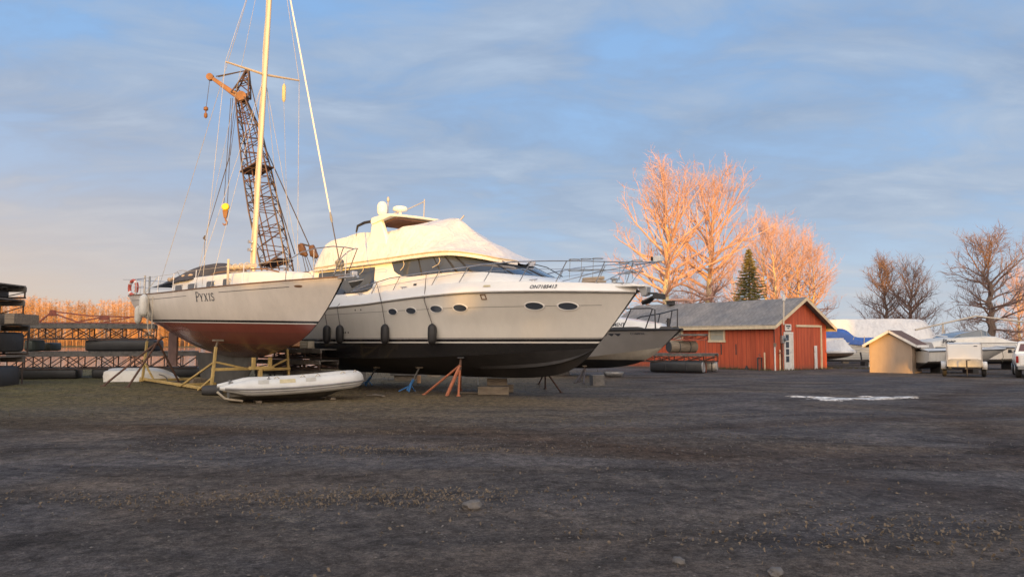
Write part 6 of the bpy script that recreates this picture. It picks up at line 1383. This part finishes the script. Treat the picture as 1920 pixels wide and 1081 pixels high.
# ================================================================== TREES
def curve_pts(rnd, p, d, ln, n, up, wob):
    pts = [Vector(p)]; d = Vector(d).normalized()
    for i in range(n):
        d = (d + Vector((rnd.gauss(0, wob), rnd.gauss(0, wob), rnd.gauss(0, wob) + up))).normalized()
        pts.append(pts[-1] + d * ln / n)
    return pts
def bare_tree(name, label, loc, H, prof, seed, nl, nsub, ntw, r0, mats, lean=(0, 0), start=.16, group=None, up=(.02, .22), elev=(8, 62), cat='tree', tw=.012, twl=.9, crook=.03, forks=None):
    rnd = random.Random(seed); t = thing(name, label, cat, loc, 0, group); tm = MB(); cm = MB()
    n = 12; tp = [Vector((lean[0] * f ** 1.3 * H + (rnd.gauss(0, crook * H * .35) * f if i else 0), lean[1] * f * H + (rnd.gauss(0, crook * H * .35) * f if i else 0), f * H * .93)) for i, f in ((k, k / n) for k in range(n + 1))]
    tp[0].z = -.15
    def tr(f): return r0 * (1 - f) ** .85 + .012
    tm.tube(tp, [tr(k / n) * (1.25 if k == 0 else 1) for k in range(n + 1)], 9)
    def tpos(f): x = f * n; i = min(int(x), n - 1); return tp[i].lerp(tp[i + 1], x - i)
    az = rnd.uniform(0, 6)
    for k in range(nl):
        f = start + (1 - start) * ((k + rnd.uniform(0, .9)) / nl) ** .85; f = min(f, .985); p = tpos(f); az += 2.4 + rnd.gauss(0, .4)
        hf = (f - start) / (1 - start)
        ln = prof(f) * rnd.uniform(.7, 1.12); el = R(elev[0] + (elev[1] - elev[0]) * hf ** .8 + rnd.gauss(0, 7))
        d = Vector((math.cos(az) * math.cos(el), math.sin(az) * math.cos(el), math.sin(el)))
        rb = min(tr(f) * .62, .022 + ln * .021); lp = curve_pts(rnd, p, d, ln, 7, up[0] + (up[1] - up[0]) * hf * .6, .13)
        tm_ = cm; tm_.tube(lp, [rb * (1 - .9 * i / 7) + .006 for i in range(8)], 5 if rb > .04 else 4, cap=False)
        for j in range(nsub):
            g_ = .18 + .8 * (j + rnd.random()) / nsub; x = g_ * 7; i = min(int(x), 6); q = lp[i].lerp(lp[i + 1], x - i); dd = (lp[i + 1] - lp[i]).normalized()
            side = dd.cross(Vector((rnd.gauss(0, 1), rnd.gauss(0, 1), rnd.gauss(0, 1)))).normalized()
            d2 = (dd * rnd.uniform(.5, 1.1) + side * rnd.uniform(.5, .95) + Vector((0, 0, .12 + .2 * hf))).normalized()
            l2 = ln * rnd.uniform(.22, .42) * (1.15 - .6 * g_) + .35; sp = curve_pts(rnd, q, d2, l2, 4, up[1] * .5, .17)
            r2 = max(.009, rb * (1 - .9 * g_) * .55); cm.tube(sp, [r2 * (1 - .8 * i / 4) + .004 for i in range(5)], 3, cap=False)
            for m_ in range(ntw):
                h_ = .15 + .85 * (m_ + rnd.random()) / ntw; x = h_ * 4; i = min(int(x), 3); q2 = sp[i].lerp(sp[i + 1], x - i); d3 = ((sp[i + 1] - sp[i]).normalized() * .8 + Vector((rnd.gauss(0, .5), rnd.gauss(0, .5), rnd.gauss(.12, .45)))).normalized()
                l3 = twl * rnd.uniform(.45, 1.1); e = q2 + d3 * l3; cm.spike(q2, e, tw)
                mid = q2.lerp(e, rnd.uniform(.35, .6)); cm.spike(mid, mid + (d3 + Vector((rnd.gauss(0, .5), rnd.gauss(0, .5), rnd.gauss(.1, .4)))).normalized() * l3 * .6, tw * .8)
    link('trunk', tm, mats[0], t); link('crown', cm, mats[1], t, smooth=False)
    return t
BK, TW = MT['bark'], MT['twig']
def cot(f, k):                                # limb length up the stem of a cottonwood
    pts = ((.1, 3.5), (.3, 3.9), (.42, 5.2), (.55, 6.0), (.7, 5.6), (.85, 4.6), (1, 3.4))
    for (a_, la), (b_, lb) in zip(pts, pts[1:]):
        if f <= b_: return k * (la + (lb - la) * (f - a_) / (b_ - a_))
    return k * 1.5
def tree_at(px, Y): return (gx(px, Y), Y, gz(gx(px, Y), Y))
bare_tree('cottonwood_tree', 'tallest bare tree, left of the two big sunlit trees behind the barn', tree_at(1249, 62), 13.6, lambda f: cot(f, 1.0), 11, 64, 7, 6, .36, (BK, TW), (.012, 0), .14, 'tall bare trees behind the barn', elev=(0, 62), up=(.0, .16))
bare_tree('cottonwood_tree', 'big bare tree with leaning orange trunk between the tallest tree and the spruce', tree_at(1324, 64), 13.6, lambda f: cot(f, 1.0), 23, 58, 7, 6, .34, (BK, TW), (.06, 0), .14, 'tall bare trees behind the barn', elev=(0, 62), up=(.0, .16))
small = [(1437, 76, 13.6, 'slim orange lit tree directly right of the spruce tip'), (1452, 80, 14.6, 'tall slim orange tree second to the right of the spruce'), (1463, 74, 13.2, 'orange tree with dark lower stem third to the right of the spruce'), (1482, 82, 14.2, 'orange bare tree standing in the middle of the row behind the barn ridge'), (1497, 77, 12.7, 'orange bare tree behind the front end of the barn ridge'), (1516, 80, 12.2, 'rounded bare tree behind the right slope of the barn roof'), (1527, 76, 11.2, 'last and lowest orange tree of the row, right of the barn gable'), (1380, 78, 10.5, 'thin bare tree half hidden between the leaning big tree and the spruce'), (1300, 84, 9.5, 'thin low bare tree between the two big trees')]
protos = []
for i in range(3):
    pr = bare_tree('bare_tree', 'x', (0, 0, 0), 12, (lambda f: cot(f, .72)), 40 + i, 34, 6, 5, .2, (BK, TW), ((-.02, .02, .05)[i], 0), .22, 'row of orange lit trees behind the barn', elev=(4, 62), up=(0, .14)); protos.append(pr)
for i, (px, Y, h, lab) in enumerate(small):
    o = protos[i] if i < 3 else copy_thing(protos[i % 3]); o['label'] = lab; o['group'] = 'row of orange lit trees behind the barn'
    o.location = tree_at(px, Y); o.rotation_euler = (0, 0, i * 1.3); k = h / 13.6; o.scale = (k * (.85 if i % 2 else 1), k * (.85 if i % 2 else 1), k)
B2, T2 = MT['bark2'], MT['twig2']
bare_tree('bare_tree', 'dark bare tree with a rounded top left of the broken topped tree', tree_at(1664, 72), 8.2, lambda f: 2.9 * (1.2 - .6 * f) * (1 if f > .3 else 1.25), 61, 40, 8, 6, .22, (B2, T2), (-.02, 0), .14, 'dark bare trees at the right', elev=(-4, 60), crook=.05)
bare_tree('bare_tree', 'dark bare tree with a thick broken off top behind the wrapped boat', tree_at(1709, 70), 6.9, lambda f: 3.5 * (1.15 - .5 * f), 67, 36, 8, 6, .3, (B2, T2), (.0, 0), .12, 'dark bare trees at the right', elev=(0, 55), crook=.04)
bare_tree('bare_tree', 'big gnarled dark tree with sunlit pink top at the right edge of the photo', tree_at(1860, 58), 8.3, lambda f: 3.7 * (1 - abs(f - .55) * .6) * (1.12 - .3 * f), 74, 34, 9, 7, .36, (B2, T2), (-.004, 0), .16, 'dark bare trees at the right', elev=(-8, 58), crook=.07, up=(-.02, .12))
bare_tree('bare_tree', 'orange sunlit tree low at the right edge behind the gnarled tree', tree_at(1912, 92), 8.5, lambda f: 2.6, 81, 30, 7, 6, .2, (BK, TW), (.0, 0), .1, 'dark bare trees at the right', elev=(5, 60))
# low bare scrub along the back
for i, (px, Y, h, lab) in enumerate(((1885, 84, 3.4, 'low grey scrub bush behind the cruiser at the right edge'), (1905, 80, 3.0, 'low brown scrub bush at the far right edge behind the cruiser'), (1225, 70, 3.6, 'low bare bush left of the tallest tree behind the barn roof'), (1285, 74, 3.2, 'low bare bush between the two big trees behind the barn roof'), (1556, 86, 3.8, 'low bare bush at the right end of the tree row'), (1590, 92, 3.4, 'faint low bush above the white wrapped tent'))):
    rnd = random.Random(300 + i); cm = MB()
    for k in range(34):
        a_ = rnd.uniform(0, 6.28); p = Vector((rnd.gauss(0, .5), rnd.gauss(0, .5), 0)); d = Vector((math.cos(a_) * .55, math.sin(a_) * .55, 1)); pts = curve_pts(rnd, p, d, h * rnd.uniform(.6, 1.1), 5, .0, .14); cm.tube(pts, [.022, .018, .014, .01, .007, .004], 3, cap=False)
        for j in range(14):
            q = pts[rnd.randint(1, 4)]; cm.spike(q, q + Vector((rnd.gauss(0, .5), rnd.gauss(0, .5), rnd.gauss(.4, .3))), .011)
    one('shrub', lab, 'shrub', cm, T2, 'low scrub at the back', loc=tree_at(px, Y), smooth=False)
# spruce
sp = thing('spruce_tree', 'dark green spruce with golden tip between the bare trees behind the barn roof', 'spruce', tree_at(1407, 57)); Hs = 8.3
mb = MB(); mb.tube([(0, 0, -.1), (0, 0, Hs * .5), (.03, 0, Hs)], [.16, .09, .015], 8); link('trunk', mb, B2, sp)
rnd = random.Random(9); cm = MB()
for k in range(270):
    f = (k + rnd.random()) / 270; z = .6 + (Hs - .75) * f; rad = (2.6 * (1 - f) ** .92 + .09) * rnd.uniform(.75, 1.08); a_ = k * 2.39996 + rnd.gauss(0, .2)
    dr = Vector((math.cos(a_), math.sin(a_), 0)); pts = [Vector((0, 0, z)) + dr * rad * g_ + Vector((0, 0, -.30 * rad * g_ + .26 * rad * g_ * g_)) for g_ in (0, .35, .7, 1)]
    cm.tube(pts, [.02, .015, .01, .005], 3, cap=False); sd_ = Vector((-dr.y, dr.x, 0))
    for j in range(26):
        g_ = .12 + .88 * (j + rnd.random()) / 26; x = g_ * 3; i = min(int(x), 2); q = pts[i].lerp(pts[i + 1], x - i); s_ = 1 if j % 2 else -1; l_ = (.14 + .30 * rad * (1 - .75 * g_)) * rnd.uniform(.6, 1.15)
        e = q + (sd_ * s_ * .8 + dr * .6 + Vector((0, 0, rnd.gauss(-.2, .22)))).normalized() * l_; w = .028
        cm.poly([q + dr * w * .5, e, q - dr * w * .5 + Vector((0, 0, -.025))]); cm.poly([q + Vector((0, 0, w)), e, q - Vector((0, 0, w))])
link('crown', cm, MT['spruce'], sp, smooth=False)
# far wood across the river: reads as one sunlit mass
rnd = random.Random(77); mb = MB()
for i in range(1500):
    k = rnd.uniform(-.78, -.02); Y = 312 + 60 * rnd.random() ** 1.5; x = k * Y
    fh = 1 - .5 * sstep(-.48, -.15, k) - .12 * noise.noise(Vector((k * 14, 0, 4)))
    h = 20.5 * fh * rnd.uniform(.8, 1.0) * (Y / 318) ** .5; p = Vector((x, Y, -.3)); mb.spike(p, p + Vector((rnd.gauss(0, .4), 0, h)), rnd.uniform(.09, .2))
    for j in range(46):
        z = h * (.08 + .86 * rnd.random() ** .85); a_ = rnd.uniform(0, 6.28); l_ = rnd.uniform(1.2, 2.8) * (1.15 - z / h * .6); q = p + Vector((0, 0, z)); mb.spike(q, q + Vector((math.cos(a_) * l_ * 1.0, math.sin(a_) * l_ * .7, l_ * rnd.uniform(.0, 1.0))), .08)
tag(link('far_wood', mb, MT['fartree'], smooth=False), 'far bare wood glowing orange beyond the river at the left', 'wood', kind='stuff')
mb = MB(); rows = []
for i in range(60):
    k = -.82 + 1.9 * i / 59; Y = 318 if k < .1 else 318 + (k - .1) * 700; rows.append([(k * Y, Y - 2, -.9), (k * Y, Y + 3, 1.4 + 1.0 * noise.noise(Vector((i * .9, 0, 0)))), (k * Y, Y + 14, 2.6 + 1.6 * noise.noise(Vector((i * .7, 4, 0)))), (k * Y, Y + 60, 0)])
mb.grid(rows); tag(link('far_bank', mb, mat('far_bank_brush', (.20, .11, .055), .95, var=.4, scale=.15, bump=.6, bscale=.5, bdist=.5)), kind='structure')
# ---- unseen wood added behind the camera, skyline and gaps shaped to shade the yard
rnd = random.Random(12); mb = MB(); YW = -60.0; TA = math.tan(SUN_EL) / math.cos(SUN_AZ) if False else math.tan(R(3.6)); TX = math.tan(R(3.0))
SKY_ = [(-120, 11), (-60, 11), (-26, 11.0), (-19, 10.2), (-15, 8.9), (-11, 8.4), (-6.5, 8.7), (-4.5, 9.1), (-2, 9.7), (2, 11.3), (6, 13.6), (11, 13.9), (13.1, 13.2), (14.9, 13.0), (20, 13.4), (26, 14.2), (60, 14), (130, 13)]
def sky_h(x):
    for (a_, ha), (b_, hb) in zip(SKY_, SKY_[1:]):
        if a_ <= x <= b_: return ha + (hb - ha) * (x - a_) / (b_ - a_)
    return 12
HOLES = [(13.4, 7.5, .42, 1.8), (15.15, 6.42, .78, .24), (17.4, 10.4, .9, 1.3), (-5.75, 8.05, .5, .12)]
def leafcard(x, y, z, s):
    a_, b_ = rnd.uniform(0, 6.28), rnd.uniform(-.6, .6); u = Vector((math.cos(a_), .25 * math.sin(a_), math.sin(a_) * .9)).normalized(); v = Vector((-u.z, b_, u.x)).normalized()
    c = Vector((x, y, z)); mb.poly([c + u * s, c + v * s * .55, c - u * s * .9, c - v * s * .6])
for i in range(90000):
    x = rnd.uniform(-44, 42) if i < 78000 else rnd.uniform(-120, 130); y = YW + rnd.uniform(-4, 4); hx = x - TX * (y - YW)
    top_ = sky_h(hx) + .35 * noise.noise(Vector((hx * .8, 0, 0))) + .2 * noise.noise(Vector((hx * 2.6, 3, 0))); dz_ = TA * (y - YW)
    zz = rnd.uniform(0, top_) if rnd.random() < .8 else top_ - abs(rnd.gauss(0, .8))
    s = rnd.uniform(.16, .36)
    if any(((hx - a_) / (w + s * .7)) ** 2 + ((zz - b_) / (h + s * .5)) ** 2 < 1 for a_, b_, w, h in HOLES): continue
    leafcard(x, y, zz - dz_, s)
tag(link('shade_wood', mb, MT['leaf'], smooth=False), 'dense dark wood, unseen, added behind the viewer to shade the yard', 'wood', kind='stuff')
# ================================================================== LIGHT, SKY, CAMERA
SUN_EL, SUN_AZ = R(3.6), R(3.0)               # light travels towards +Y, slightly to the right
sd = bpy.data.lights.new('sun', 'SUN'); sd.energy = 5.0; sd.angle = R(.5); sd.color = (1.0, .50, .075)
so = bpy.data.objects.new('sun', sd); COL.objects.link(so)
dirv = Vector((math.sin(SUN_AZ) * math.cos(SUN_EL), math.cos(SUN_AZ) * math.cos(SUN_EL), -math.sin(SUN_EL)))
so.rotation_euler = dirv.to_track_quat('-Z', 'Y').to_euler()
w = bpy.data.worlds.new('World'); scene.world = w; w.use_nodes = True; nt = w.node_tree; nt.nodes.clear()
out = nt.nodes.new('ShaderNodeOutputWorld'); bg = nt.nodes.new('ShaderNodeBackground'); nt.links.new(bg.outputs[0], out.inputs[0])
sky = nt.nodes.new('ShaderNodeTexSky'); sky.sky_type = 'NISHITA'; sky.sun_disc = False; sky.sun_elevation = SUN_EL; sky.sun_rotation = R(183); sky.air_density = 1.0; sky.dust_density = 1.0; sky.ozone_density = 2.0
tc = nt.nodes.new('ShaderNodeTexCoord'); V = tc.outputs['Generated']
sx = nt.nodes.new('ShaderNodeSeparateXYZ'); nt.links.new(V, sx.inputs[0]); dx, dy, dz = sx.outputs
zc = mth(nt, 'MAXIMUM', dz, 0)
iv = mth(nt, 'DIVIDE', 1, mth(nt, 'ADD', zc, .16))
cv = nt.nodes.new('ShaderNodeCombineXYZ'); nt.links.new(mth(nt, 'MULTIPLY', dx, iv), cv.inputs[0]); nt.links.new(mth(nt, 'MULTIPLY', dy, iv), cv.inputs[1])
P1 = mapped(nt, cv.outputs[0], (.8, 1.0, 1), (3.1, 1.7, 0), (0, 0, R(-24)))
n1 = noise_fac(nt, P1, 1.5, 8, .6, .35)
n2 = noise_fac(nt, mapped(nt, cv.outputs[0], (.9, 1.5, 1), (1.2, 5.7, 0), (0, 0, R(-24))), 2.0, 7, .58, .5)
n3 = noise_fac(nt, mapped(nt, cv.outputs[0], (.4, .7, 1), (8.2, .7, 0), (0, 0, R(15))), .9, 4, .5, .2)
cm = mth(nt, 'ADD', mth(nt, 'MULTIPLY', n1, .55), mth(nt, 'ADD', mth(nt, 'MULTIPLY', n2, .3), mth(nt, 'MULTIPLY', n3, .3)))
# SKY COLOURS
clear = ramp(nt, zc, [(0, (.56, .59, .62)), (.06, (.46, .55, .67)), (.16, (.33, .48, .71)), (.38, (.245, .43, .73)), (1, (.14, .29, .60))])
grey = ramp(nt, zc, [(0, (.52, .56, .62)), (.08, (.40, .47, .60)), (.25, (.265, .355, .515)), (.5, (.25, .345, .52)), (1, (.22, .30, .43))])
lite = ramp(nt, zc, [(0, (.62, .60, .60)), (.1, (.50, .56, .66)), (.3, (.43, .53, .68)), (1, (.36, .45, .58))])
c = mixc(nt, ramp(nt, cm, [(.475, (0,) * 3), (.61, (1,) * 3)]), clear, grey)
c = mixc(nt, ramp(nt, mth(nt, 'ADD', mth(nt, 'MULTIPLY', n2, .6), mth(nt, 'MULTIPLY', n1, .4)), [(.47, (0,) * 3), (.65, (.85,) * 3)]), c, lite)
# warm band low on the left, and all round the sun behind the camera
hz = ramp(nt, zc, [(0, (1,) * 3), (.08, (.66,) * 3), (.18, (.24,) * 3), (.32, (0,) * 3)])
wl = mth(nt, 'MULTIPLY', hz, mth(nt, 'MULTIPLY_ADD', dx, -1.7, -.02, clamp=True))
c = mixc(nt, wl, c, (.70, .52, .39))
wb = mth(nt, 'MULTIPLY', hz, mth(nt, 'MULTIPLY_ADD', dy, -1.2, 0, clamp=True))
c = mixc(nt, mth(nt, 'MULTIPLY', wb, .8), c, (.95, .55, .28))
# the bright evening sky round the sun, behind the viewer
wr = ramp(nt, mth(nt, 'MULTIPLY_ADD', dy, -.5, .5), [(.46, (0,) * 3), (.80, (1,) * 3)], 'EASE')
c = mixc(nt, mth(nt, 'MULTIPLY', wr, .9), c, ramp(nt, zc, [(0, (3.3, 2.3, 1.5)), (.3, (2.9, 2.4, 2.0)), (.7, (1.85, 1.74, 1.62)), (1, (.95, .96, 1.0))]))
add = mixc(nt, 1.0, c, mixc(nt, 1.0, sky.outputs[0], (.02, .02, .02), 'MULTIPLY'), 'ADD')
nt.links.new(add, bg.inputs['Color']); bg.inputs['Strength'].default_value = .80
cam = bpy.data.cameras.new('camera'); co = bpy.data.objects.new('camera', cam); COL.objects.link(co)
co.location = (0, 0, EYE); co.rotation_euler = (math.pi / 2 + PIT, 0, 0)
cam.sensor_width = 36; cam.lens = 36 * FPX / 1920; cam.clip_start = .05; cam.clip_end = 6000
scene.camera = co
scene.view_settings.view_transform = 'Standard'; scene.view_settings.look = 'None'; scene.view_settings.exposure = .38; scene.view_settings.gamma = 1
scene.cycles.max_bounces = 6; scene.cycles.use_denoising = True
